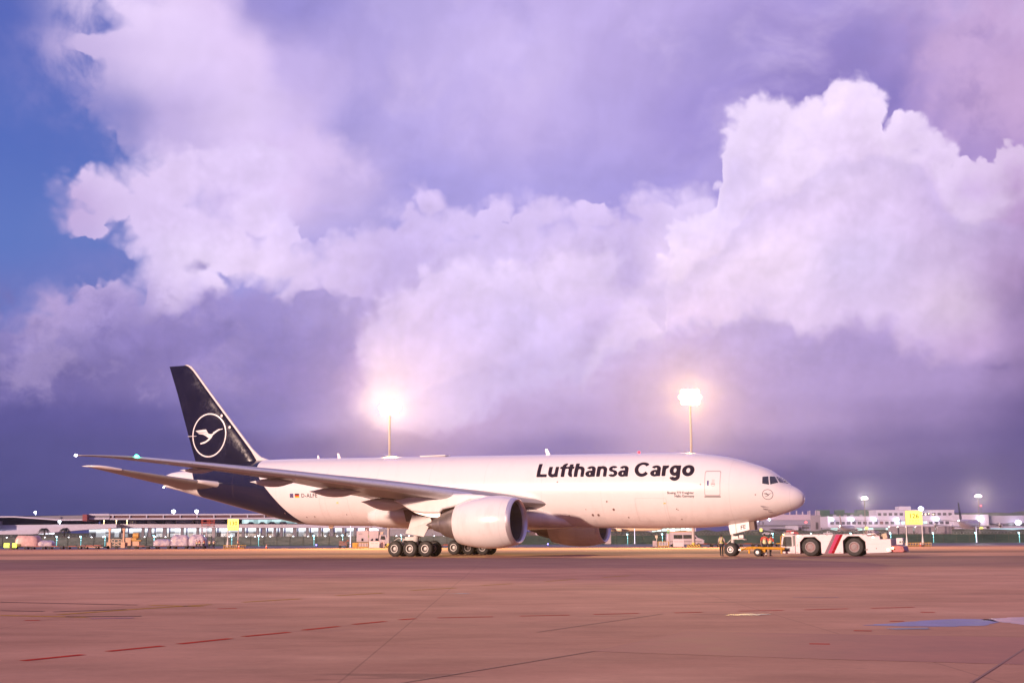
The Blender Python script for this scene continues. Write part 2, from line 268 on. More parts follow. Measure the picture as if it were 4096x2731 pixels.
# ---------------------------------------------------------------- materials
MATS = {}
def mat(name, col, rough=0.5, metal=0.0, coat=0.0, var=0.0, vscale=3.0, emit=None, estr=0.0, bump=0.0, bscale=8.0, spec=0.5, trans=0.0, alpha=1.0):
    if name in MATS: return MATS[name]
    m = bpy.data.materials.new(name); m.use_nodes = True; MATS[name] = m
    T = NT(m.node_tree); b = T.n['Principled BSDF']
    b.inputs['Base Color'].default_value = (*col, 1); b.inputs['Roughness'].default_value = rough
    b.inputs['Metallic'].default_value = metal; b.inputs['Coat Weight'].default_value = coat; b.inputs['Coat Roughness'].default_value = 0.06
    b.inputs['Specular IOR Level'].default_value = spec
    if trans: b.inputs['Transmission Weight'].default_value = trans
    if alpha < 1: b.inputs['Alpha'].default_value = alpha
    if var:
        g = T.node('ShaderNodeTexCoord').outputs['Object']
        nz = T.noise(g, vscale, 5, 0.6)
        nz2 = T.noise(g, vscale*7, 3, 0.6)
        f = T.m('ADD', T.m('MULTIPLY', T.mapr(nz, 0.3, 0.7, -1, 1), var), T.m('MULTIPLY', T.mapr(nz2, 0.3, 0.7, -1, 1), var*0.5))
        T.l.new(T.vm('SCALE', col, scale=T.m('ADD', 1.0, f)), b.inputs['Base Color'])
        T.l.new(T.m('ADD', rough, T.m('MULTIPLY', f, 0.5), clamp=True), b.inputs['Roughness'])
    if bump:
        g = T.node('ShaderNodeTexCoord').outputs['Object']
        bn = T.node('ShaderNodeBump'); bn.inputs['Strength'].default_value = bump; bn.inputs['Distance'].default_value = 0.05
        T.l.new(T.noise(g, bscale, 5, 0.6), bn.inputs['Height']); T.l.new(bn.outputs[0], b.inputs['Normal'])
    if emit is not None:
        b.inputs['Emission Color'].default_value = (*emit, 1); b.inputs['Emission Strength'].default_value = estr
        if estr < 12: m.cycles.emission_sampling = 'NONE' if estr < 2.5 else 'AUTO'
    return m

# ---------------------------------------------------------------- mesh builder
class MB:
    def __init__(s): s.v = []; s.f = []; s.mi = []; s.cur = 0
    def add(s, vs_, fs):
        o = len(s.v); s.v += [tuple(v) for v in vs_]
        for f in fs: s.f.append(tuple(i+o for i in f)); s.mi.append(s.cur)
        return s
    def box(s, c, d, rz=0.0, rx=0.0, ry=0.0, taper=1.0):
        M = Matrix.Rotation(rz, 3, 'Z') @ Matrix.Rotation(ry, 3, 'Y') @ Matrix.Rotation(rx, 3, 'X')
        vs_ = []
        for z in (-.5, .5):
            k = 1.0 if z < 0 else taper
            for x, y in ((-.5,-.5), (.5,-.5), (.5,.5), (-.5,.5)):
                vs_.append(Vector(c) + M @ Vector((x*d[0]*k, y*d[1]*k, z*d[2])))
        return s.add(vs_, [(3,2,1,0), (4,5,6,7), (0,1,5,4), (1,2,6,5), (2,3,7,6), (3,0,4,7)])
    def prism(s, poly, a, b, axis='y', scale_b=1.0):
        """extrude a 2D polygon along an axis from a to b; poly is (x,z) for y, (y,z) for x, (x,y) for z"""
        n = len(poly)
        def mk(p, t):
            return (p[0], t, p[1]) if axis == 'y' else ((t, p[0], p[1]) if axis == 'x' else (p[0], p[1], t))
        vs_ = [mk(p, a) for p in poly] + [mk(p, b) for p in poly]
        fs = [tuple(range(n)), tuple(range(2*n-1, n-1, -1))] + [(i, n+i, n+(i+1) % n, (i+1) % n) for i in range(n)]
        return s.add(vs_, fs)
    def tube(s, pts, r, n=8, caps=True):
        pts = [Vector(p) for p in pts]; rs = r if isinstance(r, (list, tuple)) else [r]*len(pts)
        rings = []; up = None
        for i, p in enumerate(pts):
            d = (pts[min(i+1, len(pts)-1)] - pts[max(i-1, 0)]).normalized()
            if up is None:
                up = Vector((0,0,1)) if abs(d.z) < 0.9 else Vector((1,0,0))
            x = d.cross(up).normalized(); y = x.cross(d).normalized(); up = y
            rings.append([p + (x*math.cos(t)+y*math.sin(t))*rs[i] for t in [2*math.pi*k/n for k in range(n)]])
        return s.loft(rings, caps)
    def cyl(s, p0, p1, r0, r1=None, n=16): return s.tube([p0, p1], [r0, r0 if r1 is None else r1], n)
    def loft(s, rings, caps=True, closed=False):
        n = len(rings[0]); o = [v for r_ in rings for v in r_]; fs = []
        m = len(rings)
        for i in range(m-1 if not closed else m):
            for j in range(n):
                a = i*n+j; b = i*n+(j+1) % n; c = ((i+1) % m)*n+(j+1) % n; d = ((i+1) % m)*n+j
                fs.append((a, b, c, d))
        if caps and not closed: fs += [tuple(range(n-1, -1, -1)), tuple(range((m-1)*n, m*n))]
        return s.add(o, fs)
    def lathe(s, prof, origin=(0,0,0), axis=(1,0,0), n=32, caps=False):
        """prof = (distance along axis, radius)"""
        ax = Vector(axis).normalized(); up = Vector((0,0,1)) if abs(ax.z) < 0.9 else Vector((1,0,0))
        x = ax.cross(up).normalized(); y = x.cross(ax).normalized(); O = Vector(origin)
        rings = [[O + ax*d + (x*math.cos(t)+y*math.sin(t))*max(r, 1e-4) for t in [2*math.pi*k/n for k in range(n)]] for d, r in prof]
        return s.loft(rings, caps)
    def ball(s, c, r, n=12, m=8):
        r = r if isinstance(r, (tuple, list)) else (r, r, r)
        rings = []
        for i in range(m+1):
            p = math.pi*i/m
            rings.append([(c[0]+r[0]*math.sin(p)*math.cos(t)+0, c[1]+r[1]*math.sin(p)*math.sin(t), c[2]-r[2]*math.cos(p)) for t in [2*math.pi*k/n for k in range(n)]])
        return s.loft(rings, False)
    def build(s, name, m, parent=None, loc=(0,0,0), rz=0.0, smooth=40, bevel=0.0):
        me = bpy.data.meshes.new(name); me.from_pydata([tuple(v) for v in s.v], [], s.f)
        for q in (m if isinstance(m, (list, tuple)) else [m]): me.materials.append(q)
        me.polygons.foreach_set('material_index', s.mi)
        bm = bmesh.new(); bm.from_mesh(me); bmesh.ops.remove_doubles(bm, verts=bm.verts, dist=1e-5)
        bmesh.ops.dissolve_degenerate(bm, dist=1e-5, edges=bm.edges)
        bmesh.ops.recalc_face_normals(bm, faces=bm.faces); bm.to_mesh(me); bm.free()
        if smooth:
            me.polygons.foreach_set('use_smooth', [True]*len(me.polygons)); me.set_sharp_from_angle(angle=R(smooth))
        o = bpy.data.objects.new(name, me); COL.objects.link(o)
        if parent is not None: o.parent = parent
        o.location = loc; o.rotation_euler = (0, 0, rz)
        if bevel:
            b = o.modifiers.new('bevel', 'BEVEL'); b.width = bevel; b.segments = 2; b.limit_method = 'ANGLE'; b.angle_limit = R(40)
        return o
def tag(o, label, cat, group=None, kind=None):
    o['label'] = label; o['category'] = cat
    if group: o['group'] = group
    if kind: o['kind'] = kind
    return o
def struct(o, kind='structure', label=None):
    o['kind'] = kind
    if label: o['label'] = label
    return o
def thing(name, label, cat, loc=(0,0,0), rz=0.0, group=None):
    o = bpy.data.objects.new(name, None); COL.objects.link(o); o.empty_display_size = 0.5
    o.location = loc; o.rotation_euler = (0, 0, rz); return tag(o, label, cat, group)
def copy_tree(o, parent=None):
    c = o.copy(); COL.objects.link(c); c.parent = parent
    for ch in list(o.children): copy_tree(ch, c)
    return c
def dup(o, loc, rz, label, group=None, scale=None):
    c = copy_tree(o); c.location = loc; c.rotation_euler = (0, 0, rz); c['label'] = label
    if group: c['group'] = group
    if scale: c.scale = scale if isinstance(scale, tuple) else (scale,)*3
    return c
FONT = None
def text_mesh(txt, size=1.0, bold=0.0, shear=0.0, spacing=1.0, align='LEFT', extrude=0.0, sx=1.0):
    cu = bpy.data.curves.new('t', 'FONT'); cu.body = txt; cu.size = size; cu.offset = bold; cu.shear = shear
    cu.space_character = spacing; cu.align_x = align; cu.extrude = extrude; cu.resolution_u = 3; cu.space_line = 0.95
    ob = bpy.data.objects.new('t', cu); COL.objects.link(ob)
    dg = bpy.context.evaluated_depsgraph_get(); me = bpy.data.meshes.new_from_object(ob.evaluated_get(dg))
    bpy.data.objects.remove(ob); bpy.data.curves.remove(cu)
    bm = bmesh.new(); bm.from_mesh(me); bpy.data.meshes.remove(me)
    if sx != 1.0:
        for v in bm.verts: v.co.x *= sx
    return bm
def bm_obj(bm, name, m, parent=None, smooth=False):
    me = bpy.data.meshes.new(name); bm.to_mesh(me); bm.free()
    for q in (m if isinstance(m, (list, tuple)) else [m]): me.materials.append(q)
    if smooth: me.polygons.foreach_set('use_smooth', [True]*len(me.polygons))
    o = bpy.data.objects.new(name, me); COL.objects.link(o)
    if parent is not None: o.parent = parent
    return o
def sign_text(txt, size, name, m, parent, loc, rz=0.0, bold=0.0, align='CENTER', sx=1.0, ext=0.006, spacing=1.0):
    """flat lettering standing upright, facing local -y"""
    bm = text_mesh(txt, size, bold, 0, spacing, align, ext, sx)
    for v in bm.verts: v.co = Vector((v.co.x, -v.co.z, v.co.y))
    o = bm_obj(bm, name, m, parent); o.location = loc; o.rotation_euler = (0, 0, rz); return o
# ================================================================ GROUND
def ground_mat():
    m = bpy.data.materials.new('apron_concrete'); m.use_nodes = True; T = NT(m.node_tree); b = T.n['Principled BSDF']
    g = T.node('ShaderNodeTexCoord').outputs['Object']; x, y, z = T.sep(g)
    n1 = T.noise(T.comb(T.m('MULTIPLY', x, .35), y), .10, 6, .6); n2 = T.noise(T.comb(T.m('MULTIPLY', x, .5), y), .5, 6, .65); n3 = T.noise(g, 9.0, 4, .6)
    c = T.ramp(T.m('ADD', T.m('MULTIPLY', n1, .6), T.m('MULTIPLY', n2, .4)), [(.30, (.34,.168,.108)), (.42, (.455,.226,.146)), (.52, (.515,.262,.170)), (.66, (.605,.325,.21))])
    c = T.vm('SCALE', c, scale=T.mapr(n3, .2, .8, .93, 1.07))
    # dark bands, lamp-lit strips and falloff towards the camera, painted into the concrete colour
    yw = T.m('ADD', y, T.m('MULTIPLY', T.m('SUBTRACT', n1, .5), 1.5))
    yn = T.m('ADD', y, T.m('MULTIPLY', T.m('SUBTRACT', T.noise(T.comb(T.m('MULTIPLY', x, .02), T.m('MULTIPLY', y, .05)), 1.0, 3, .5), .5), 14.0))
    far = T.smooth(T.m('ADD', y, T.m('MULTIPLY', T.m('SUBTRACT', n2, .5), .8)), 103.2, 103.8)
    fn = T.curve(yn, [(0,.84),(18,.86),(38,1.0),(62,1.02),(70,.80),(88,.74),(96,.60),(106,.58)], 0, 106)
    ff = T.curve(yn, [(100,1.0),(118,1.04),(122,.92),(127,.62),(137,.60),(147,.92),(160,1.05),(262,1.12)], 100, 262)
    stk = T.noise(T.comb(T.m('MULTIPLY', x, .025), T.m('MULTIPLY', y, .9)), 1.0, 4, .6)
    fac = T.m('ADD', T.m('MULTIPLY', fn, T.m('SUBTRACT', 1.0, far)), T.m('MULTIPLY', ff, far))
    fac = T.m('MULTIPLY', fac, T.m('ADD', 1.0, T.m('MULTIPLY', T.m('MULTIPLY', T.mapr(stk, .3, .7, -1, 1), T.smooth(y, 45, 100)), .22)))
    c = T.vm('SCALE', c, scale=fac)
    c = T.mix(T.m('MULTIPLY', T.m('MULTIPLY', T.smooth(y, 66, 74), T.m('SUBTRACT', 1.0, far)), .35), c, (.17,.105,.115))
    # slab joints
    for ax_, per, off in ((x, 7.5, 2.0), (y, 7.5, 1.0)):
        f = T.m('ABSOLUTE', T.m('SUBTRACT', T.m('FRACT', T.m('MULTIPLY', T.m('ADD', ax_, off), 1/per)), .5))
        c = T.mix(T.m('MULTIPLY', T.smooth(f, .4972, .4986), .26), c, (.05,.032,.03))
    # worn patches and oil
    mt = T.noise(T.comb(T.m('MULTIPLY', x, .6), y, 3.0), .42, 7, .68)
    c = T.vm('SCALE', c, scale=T.mapr(mt, .30, .70, .80, 1.16))
    sp = T.smooth(T.noise(T.comb(x, y, 11.0), 1.7, 3, .6), .66, .74)
    c = T.mix(T.m('MULTIPLY', sp, .16), c, (.10,.05,.04))
    p = T.smooth(T.noise(T.comb(T.m('MULTIPLY', x, .4), y), .28, 5, .7), .60, .72)
    c = T.mix(T.m('MULTIPLY', p, .22), c, (.085,.055,.05))
    s = T.smooth(T.noise(T.comb(T.m('MULTIPLY', x, .3), y, 7.0), .8, 4, .6), .68, .74)
    c = T.mix(T.m('MULTIPLY', s, .35), c, (.05,.03,.03))
    T.put(b.inputs['Base Color'], c)
    T.put(b.inputs['Roughness'], T.mapr(n2, .3, .7, .95, .85)); b.inputs['Specular IOR Level'].default_value = .10
    bn = T.node('ShaderNodeBump'); bn.inputs['Strength'].default_value = .25; bn.inputs['Distance'].default_value = .02
    T.l.new(T.noise(g, 3.0, 6, .7), bn.inputs['Height']); T.l.new(bn.outputs[0], b.inputs['Normal'])
    return m
def gz(y): return 0.0 if y < 125 else (-0.5*(y-125)/115 if y < 240 else -0.5)
m = MB()
xs_ = [-3000, -600, -200, -80, 0, 80, 200, 600, 3000]; ys_ = [-400, -60, 0, 60, 125, 160, 200, 240, 262]
vv = [(x, y, gz(y)) for y in ys_ for x in xs_]; n = len(xs_)
m.add(vv, [(j*n+i, j*n+i+1, (j+1)*n+i+1, (j+1)*n+i) for j in range(len(ys_)-1) for i in range(n-1)])
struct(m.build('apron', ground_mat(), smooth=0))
def sheet(name, x0, x1, prof, material, kind='structure', nx=8):
    m = MB(); xs_ = [x0+(x1-x0)*i/nx for i in range(nx+1)]; n = nx+1
    m.add([(x, y, z) for y, z in prof for x in xs_], [(j*n+i, j*n+i+1, (j+1)*n+i+1, (j+1)*n+i) for j in range(len(prof)-1) for i in range(nx)])
    o = m.build(name, material, smooth=0); o['kind'] = kind; return o
ASPH = mat('road_asphalt', (.060,.045,.048), .55, var=.15, vscale=.3)
sheet('service_road', -3000, 3000, [(262,-.5),(334,-.5)], ASPH)
GRASS = mat('verge_grass', (.045,.085,.022), .9, var=.3, vscale=.8, bump=.6, bscale=4)
sheet('grass_verge', -3000, 3000, [(334,-.5),(336,-.42),(343,-.38),(350,-.2),(352,.4)], GRASS)
FARC = mat('far_concrete', (.60,.40,.28), .7, var=.12, vscale=.05)
sheet('far_apron', -3000, 3000, [(352,.4),(600,1.6),(760,2.0),(1500,2.1)], FARC)
# painted lines and marks on the near apron (thin sheets)
RED = mat('red_line_paint', (.42,.022,.015), .95, var=.3, vscale=5, spec=.05); YEL = mat('yellow_line_paint', (.42,.22,.03), .95, var=.3, vscale=5, spec=.05); BLK = mat('black_line_paint', (.045,.035,.04), .95, var=.2, spec=.05)
WHT = mat('white_line_paint', (.62,.42,.30), .95, var=.2, vscale=4, spec=.05)
def line_mb(m, pts, w, z=.004):
    for (x0, y0), (x1, y1) in pts:
        d = Vector((x1-x0, y1-y0)); n = Vector((-d.y, d.x)).normalized()*w/2
        m.add([(x0-n.x, y0-n.y, z), (x1-n.x, y1-n.y, z), (x1+n.x, y1+n.y, z), (x0+n.x, y0+n.y, z)], [(0,1,2,3)])
m = MB()
line_mb(m, [((-6.68,18.34),(-6.15,19.25)),((-5.96,19.78),(-5.40,20.72)),((-5.24,21.08),(-4.66,22.16)),((-4.53,22.58),(-3.93,23.56)),((-3.76,24.09),(-3.26,25.04)),((-3.04,25.58),(-2.52,26.45)),((-2.28,26.92),(-1.98,27.30))], .16)
line_mb(m, [((-1.55,27.51),(-.42,27.8)),((.14,27.99),(1.19,28.3)),((1.71,28.5),(2.7,28.8)),((3.48,28.94),(4.11,29.15)),((4.96,29.5),(6.0,29.75)),((6.51,29.9),(7.57,30.27)),((8.13,30.41),(9.21,30.79))], .14)
line_mb(m, [((7.27,25.9),(7.54,25.88)),((5.93,23.38),(6.22,23.3)),((4.54,20.62),(4.84,20.55)),((8.75,28.8),(9.04,28.74)),((-9.9,27.2),(-9.6,27.2)),((-6.9,31.3),(-6.5,31.5))], .16)
struct(m.build('red_line_marking', RED, smooth=0))
m = MB()
line_mb(m, [((-11.09,28.98),(-8.97,28.22)),((-9.9,29.22),(-8.55,31.75)),((-8.55,31.75),(-7.52,33.3)),((-8.96,33.07),(-7.52,32.4)),((-6.95,34.43),(-5.74,36.2)),((-5.02,38.01),(-3.85,39.7)),((-3.15,41.47),(-1.87,43.3)),((-1.08,45.44),(-.03,47)),((1.2,49.2),(2.4,51.4)),((3.6,53.6),(4.9,56)),((-60,160),(60,148)),((-60,205),(60,193))], .20)
struct(m.build('yellow_line_marking', YEL, smooth=0))
m = MB(); line_mb(m, [((-13.4,34.95),(-9.32,33.21)),((-11.83,30.88),(-10.7,30.53)),((-9.49,28.41),(-7.91,28.53)),((-10.4,30.3),(-9.0,31.2))], .16)
struct(m.build('black_line_marking', BLK, smooth=0))
m = MB(); line_mb(m, [((5.21,45.96),(5.35,45.93)),((5.42,45.96),(5.56,45.93)),((-4.78,50.0),(-4.62,49.9)),((-4.5,49.7),(-4.33,49.6)),((-40,112.5),(2,109.6)),((10,110.8),(60,118))], .12)
struct(m.build('white_line_marking', WHT, smooth=0))
m = MB(); line_mb(m, [((7.5,35.9),(8.7,35.8)), ((-8.73,27.75),(-7.9,27.9))], .34, .005)
struct(m.build('worn_red_patch', mat('worn_patch', (.30,.10,.09), .6, var=.3), smooth=0))
# faded blue painted patch with a white worn edge on the right
def blobpoly(pts, z, jit, seed, sub=6):
    rnd = random.Random(seed); out = []
    for i, p in enumerate(pts):
        q = pts[(i+1) % len(pts)]
        for k in range(sub):
            t = k/sub; out.append((p[0]+(q[0]-p[0])*t+rnd.uniform(-jit, jit), p[1]+(q[1]-p[1])*t+rnd.uniform(-jit, jit), z))
    return out
m = MB(); P_ = blobpoly([(6.45,24.75),(7.1,25.25),(8.0,26.1),(8.9,26.5),(9.35,26.3),(9.2,25.5),(8.7,24.6),(8.0,24.3),(7.2,24.4)], .004, .05, 3); m.add(P_, [tuple(range(len(P_)))])
struct(m.build('blue_ground_patch', mat('blue_patch_paint', (.20,.19,.34), .55, var=.35, vscale=2, spec=.3), smooth=0))
m = MB(); P_ = blobpoly([(9.15,26.2),(9.9,26.9),(12,27.2),(12,24.4),(10.2,23.8),(9.6,24.3),(9.3,25.2)], .004, .07, 5); m.add(P_, [tuple(range(len(P_)))])
struct(m.build('white_ground_patch', mat('white_patch_paint', (.55,.36,.34), .5, var=.35, vscale=3), smooth=0))
m = MB(); P_ = blobpoly([(1.15,19.44),(3.01,23.4),(8.22,21.7),(12,21.2),(12,16.6),(6.53,17.2),(3,18.6)], .003, .02, 8, 3); m.add(P_, [tuple(range(len(P_)))])
dm = MATS.get('x') or mat('darker_slab', (.37,.168,.122), .8, var=.12, vscale=.5, spec=.15)
struct(m.build('darker_slab', dm, smooth=0))
for nm, q in (('seam_line', [((5.0,14.9),(8.2,21.05)), ((-1.5,15.0),(1.15,19.44)), ((.4,23.3),(3.2,28.6))]),):
    m = MB(); line_mb(m, q, .035, .006); struct(m.build(nm, mat('seam_dark', (.24,.11,.085), .8), smooth=0))
m = MB(); P_ = blobpoly([(4.4,28.0),(5.0,28.5),(5.5,28.3),(5.1,27.9)], .0055, .03, 9); m.add(P_, [tuple(range(len(P_)))])
P_ = blobpoly([(-2.2,39),(-1.4,39.3),(-1.2,38.9)], .0055, .05, 10); m.add(P_, [tuple(range(len(P_)))])
P_ = blobpoly([(6.6,23.9),(7.5,24.1),(7.3,23.6),(6.7,23.6)], .0055, .04, 12); m.add(P_, [tuple(range(len(P_)))])
struct(m.build('oil_stain', mat('oil_stain', (.09,.05,.045), .35), smooth=0))
# ================================================================ THE CARGO AIRLINER
# local frame: +x forward, -y starboard (the side towards the camera); s = metres aft of the nose
S0 = 31.78; YAW = 0.42635904; NX, NY = 22.93159277, 104.23051
def WP(s, l, z=0.0):     # world point of an aircraft station
    return (NX - s*math.cos(YAW) - l*math.sin(YAW), NY + s*math.sin(YAW) - l*math.cos(YAW), z)
AC = thing('cargo_airliner', 'large white twin engine cargo airliner with dark blue tail, standing on the apron', 'airplane', WP(S0, 0), -YAW)
def L(s, l, z): return (S0 - s, -l, z)
def zc(s): return 5.1546 + 0.01409*s
def paint(name, base, rough=0.22, coat=0.6):
    m = bpy.data.materials.new(name); m.use_nodes = True; T = NT(m.node_tree); b = T.n['Principled BSDF']
    g = T.node('ShaderNodeTexCoord').outputs['Object']
    x, y, z = T.sep(g)
    # faint grime and streaks, denser near the belly
    st = T.noise(T.comb(T.m('MULTIPLY', x, 0.9), T.m('MULTIPLY', y, 0.6), T.m('MULTIPLY', z, 0.25)), 1.4, 6, 0.65)
    low = T.smooth(z, 4.6, 2.4)
    dirt = T.m('MULTIPLY', T.smooth(st, 0.45, 0.8), T.m('ADD', 0.05, T.m('MULTIPLY', low, 0.16)))
    # skin joints: thin rings every few metres and lap joints
    fr = T.m('ABSOLUTE', T.m('SUBTRACT', T.m('FRACT', T.m('MULTIPLY', x, 1/5.3)), 0.5))
    ring = T.m('MULTIPLY', T.smooth(fr, 0.4955, 0.4985), 0.16)
    dirt = T.m('ADD', dirt, ring)
    if name == 'white_paint':
        zr = T.m('SUBTRACT', z, T.m('SUBTRACT', 5.1546+0.01409*31.78, T.m('MULTIPLY', x, 0.01409)))
        s_ = T.m('SUBTRACT', 31.78, x)
        fwd = T.curve(zr, [(-3.1,45.5),(-2.88,45.76),(-2.38,46.31),(-1.61,47.07),(-.63,47.98),(.3,48.88),(1.18,49.71),(1.92,50.34),(2.45,50.61),(2.89,50.75),(3.3,50.8)], -3.1, 3.3)
        aft = T.curve(zr, [(-1.0,57.5),(-.53,57.76),(-.2,57.9),(.2,57.9),(.61,57.83),(.9,58.04),(1.7,58.6),(2.18,59.08),(3.3,60.2)], -1.0, 3.3)
        navy = T.m('MULTIPLY', T.smooth(T.m('SUBTRACT', s_, fwd), -0.01, 0.01), T.smooth(T.m('SUBTRACT', aft, s_), -0.01, 0.01))
        rad = T.smooth(T.m('ABSOLUTE', T.m('SUBTRACT', s_, T.m('ADD', 0.86, T.m('MULTIPLY', 0.0, z)))), 0.02, 0.008, 0.0, 0.45)
        c = T.mix(navy, base, (0.0065, 0.0075, 0.03))
        c = T.mix(rad, c, (0.45, 0.42, 0.42))
        T.l.new(T.m('SUBTRACT', rough, T.m('MULTIPLY', navy, 0.10)), b.inputs['Roughness'])
        T.l.new(T.m('SUBTRACT', coat, T.m('MULTIPLY', navy, coat*.75)), b.inputs['Coat Weight'])
    else:
        c = base; b.inputs['Roughness'].default_value = rough
    c = T.mix(dirt, c, (0.16, 0.10, 0.07))
    T.put(b.inputs['Base Color'], c)
    if name != 'white_paint': b.inputs['Coat Weight'].default_value = coat
    b.inputs['Coat Roughness'].default_value = 0.05
    # very slight oil-canning of the skin
    bn = T.node('ShaderNodeBump'); bn.inputs['Strength'].default_value = 0.10; bn.inputs['Distance'].default_value = 0.05
    T.l.new(T.noise(g, 0.9, 2, 0.5), bn.inputs['Height']); T.l.new(bn.outputs[0], b.inputs['Coat Normal'])
    return m
WHITE = paint('white_paint', (0.68, 0.625, 0.62)); WHITE2 = paint('white_enamel', (0.66, 0.61, 0.60))
NAVY = mat('navy_gloss', (0.0055, 0.005, 0.022), 0.14, coat=0.15, spec=.3, var=0.2, vscale=0.6)
GREYW = mat('wing_grey', (0.30, 0.275, 0.27), 0.42, var=0.10, vscale=0.8, coat=0.1)
METAL = mat('bare_metal', (0.62, 0.60, 0.60), 0.28, 1.0, var=0.08)
DMETAL = mat('nozzle_metal', (0.36, 0.31, 0.29), 0.38, 0.85, var=0.12, vscale=2)
LIPM = mat('intake_lip', (0.66, 0.62, 0.64), 0.30, 0.75)
DARK = mat('dark_gap', (0.035, 0.03, 0.03), 0.6)
GLASS = mat('cockpit_glass', (0.012, 0.013, 0.018), 0.05, coat=1.0, spec=0.8)
RUB = mat('tyre_rubber', (0.022, 0.018, 0.017), 0.75, var=0.25, vscale=4)
INK = mat('title_ink', (0.010, 0.005, 0.020), 0.6, spec=.1)
GREYLINE = mat('seam_grey', (0.33, 0.28, 0.29), 0.4)
DECALW = mat('decal_white', (0.72, 0.67, 0.66), 0.3, coat=0.5)
HUBD = mat('hub_dark', (.07,.055,.05), .5, spec=.2)
WHEELW = mat('wheel_hub_paint', (0.62, 0.58, 0.56), 0.4, var=0.15, vscale=8)
GEARM = mat('gear_leg_paint', (0.50, 0.46, 0.44), 0.35, var=0.15, vscale=3, coat=0.2)

ST = np.array([(-.08,-.64,-.64,0.0),(-.03,-.38,-.90,.30),(.12,-.15,-1.14,.56),(.45,.12,-1.40,.92),(1.0,.42,-1.64,1.30),(1.5,.78,-1.82,1.58),(2.0,1.22,-1.98,1.80),(2.5,1.56,-2.14,2.0),(3.0,1.80,-2.28,2.17),(4.0,2.13,-2.50,2.46),(5.0,2.43,-2.67,2.68),(6.0,2.66,-2.81,2.84),(7.0,2.83,-2.91,2.95),(8.5,3.0,-3.01,3.06),(10,3.08,-3.06,3.1),(12,3.1,-3.09,3.1),(14,3.1,-3.1,3.1),(44,3.1,-3.1,3.1),(46,3.1,-3.02,3.07),(48,3.08,-2.73,2.98),(50,3.05,-2.31,2.82),(52,2.98,-1.85,2.58),(54,2.86,-1.41,2.28),(56,2.68,-.96,1.92),(58,2.42,-.52,1.5),(60,2.14,-.06,1.02),(61.5,1.98,.28,.62),(62.6,1.72,.50,.26),(62.9,1.30,.58,.10)
])
def hermite(x, y):
    h = np.diff(x); d = np.diff(y)/h; m = np.zeros(len(x))
    w1 = 2*h[1:]+h[:-1]; w2 = h[1:]+2*h[:-1]
    with np.errstate(divide='ignore', invalid='ignore'):
        mm = np.where(d[:-1]*d[1:] > 0, (w1+w2)/(w1/d[:-1]+w2/d[1:]), 0)
    m[1:-1] = mm; m[0] = d[0]; m[-1] = d[-1]
    def f(q):
        i = np.clip(np.searchsorted(x, q)-1, 0, len(x)-2); t = (q-x[i])/h[i]
        return (2*t**3-3*t**2+1)*y[i]+(t**3-2*t**2+t)*h[i]*m[i]+(-2*t**3+3*t**2)*y[i+1]+(t**3-t**2)*h[i]*m[i+1]
    return f
fT, fB, fW = (hermite(ST[:, 0], ST[:, k]) for k in (1, 2, 3))
def surf(s, zr):
    """half width of the fuselage skin at station s and height zr above the axis"""
    t, b, w = float(fT(s)), float(fB(s)), float(fW(s)); c = (t+b)/2; r = max((t-b)/2, 1e-4)
    k = max(-1, min(1, (zr-c)/r)); return w*math.sqrt(1-k*k)
NR = 72
def ring(s):
    t, b, w = float(fT(s)), float(fB(s)), float(fW(s)); c = (t+b)/2; r = (t-b)/2
    return [L(s, w*math.cos(a), zc(s)+c+r*math.sin(a)) for a in [2*math.pi*k/NR for k in range(NR)]]
sts = [-.08, -.06, -.03, 0.02, .07, .12, .2, .3, .45, .6, .8] + list(np.arange(1.0, 14.1, .25)) + list(np.arange(15, 44, 1.0)) + list(np.arange(44, 62.5, .5)) + [62.6, 62.75, 62.9]
m = MB(); m.loft([ring(s) for s in sts])
fus = m.build('fuselage', WHITE, AC, smooth=60)

def decal(bm, s_of, z_of, name, material, parent, side=1, off=0.006, cut=0.10, horiz=True):
    """press a flat outline (x to the right seen from starboard, y up) onto the fuselage skin"""
    ys = [v.co.y for v in bm.verts]; xs = [v.co.x for v in bm.verts]
    y = min(ys)+cut
    while y < max(ys):
        bmesh.ops.bisect_plane(bm, geom=bm.verts[:]+bm.edges[:]+bm.faces[:], plane_co=(0, y, 0), plane_no=(0, 1, 0)); y += cut
    if horiz:
        x = min(xs)+cut*3
        while x < max(xs):
            bmesh.ops.bisect_plane(bm, geom=bm.verts[:]+bm.edges[:]+bm.faces[:], plane_co=(x, 0, 0), plane_no=(1, 0, 0)); x += cut*3
    for v in bm.verts:
        s, zr = s_of(v.co.x, v.co.y), z_of(v.co.x, v.co.y)
        l = surf(s, zr); e = 0.03
        nz = -(surf(s, zr+e)-surf(s, zr-e))/(2*e); nl = 1.0; q = math.hypot(nz, nl)
        v.co = Vector(L(s, side*(l+off*nl/q), zc(s)+zr+off*nz/q))
    bmesh.ops.recalc_face_normals(bm, faces=bm.faces)
    return bm_obj(bm, name, material, parent, True)
def poly_bm(polys):
    bm = bmesh.new()
    for p in polys:
        vv = [bm.verts.new((q[0], q[1], 0)) for q in p]; bm.faces.new(vv)
    bmesh.ops.triangulate(bm, faces=bm.faces); return bm
def frame_polys(outer, w):
    """closed outline as a band of width w inside"""
    n = len(outer); c = Vector((sum(p[0] for p in outer)/n, sum(p[1] for p in outer)/n)); inner = []
    for p in outer:
        d = c - Vector(p); inner.append(tuple(Vector(p) + d*(w/max(d.length, 1e-6)*1.15)))
    return [[outer[i], outer[(i+1) % n], inner[(i+1) % n], inner[i]] for i in range(n)]
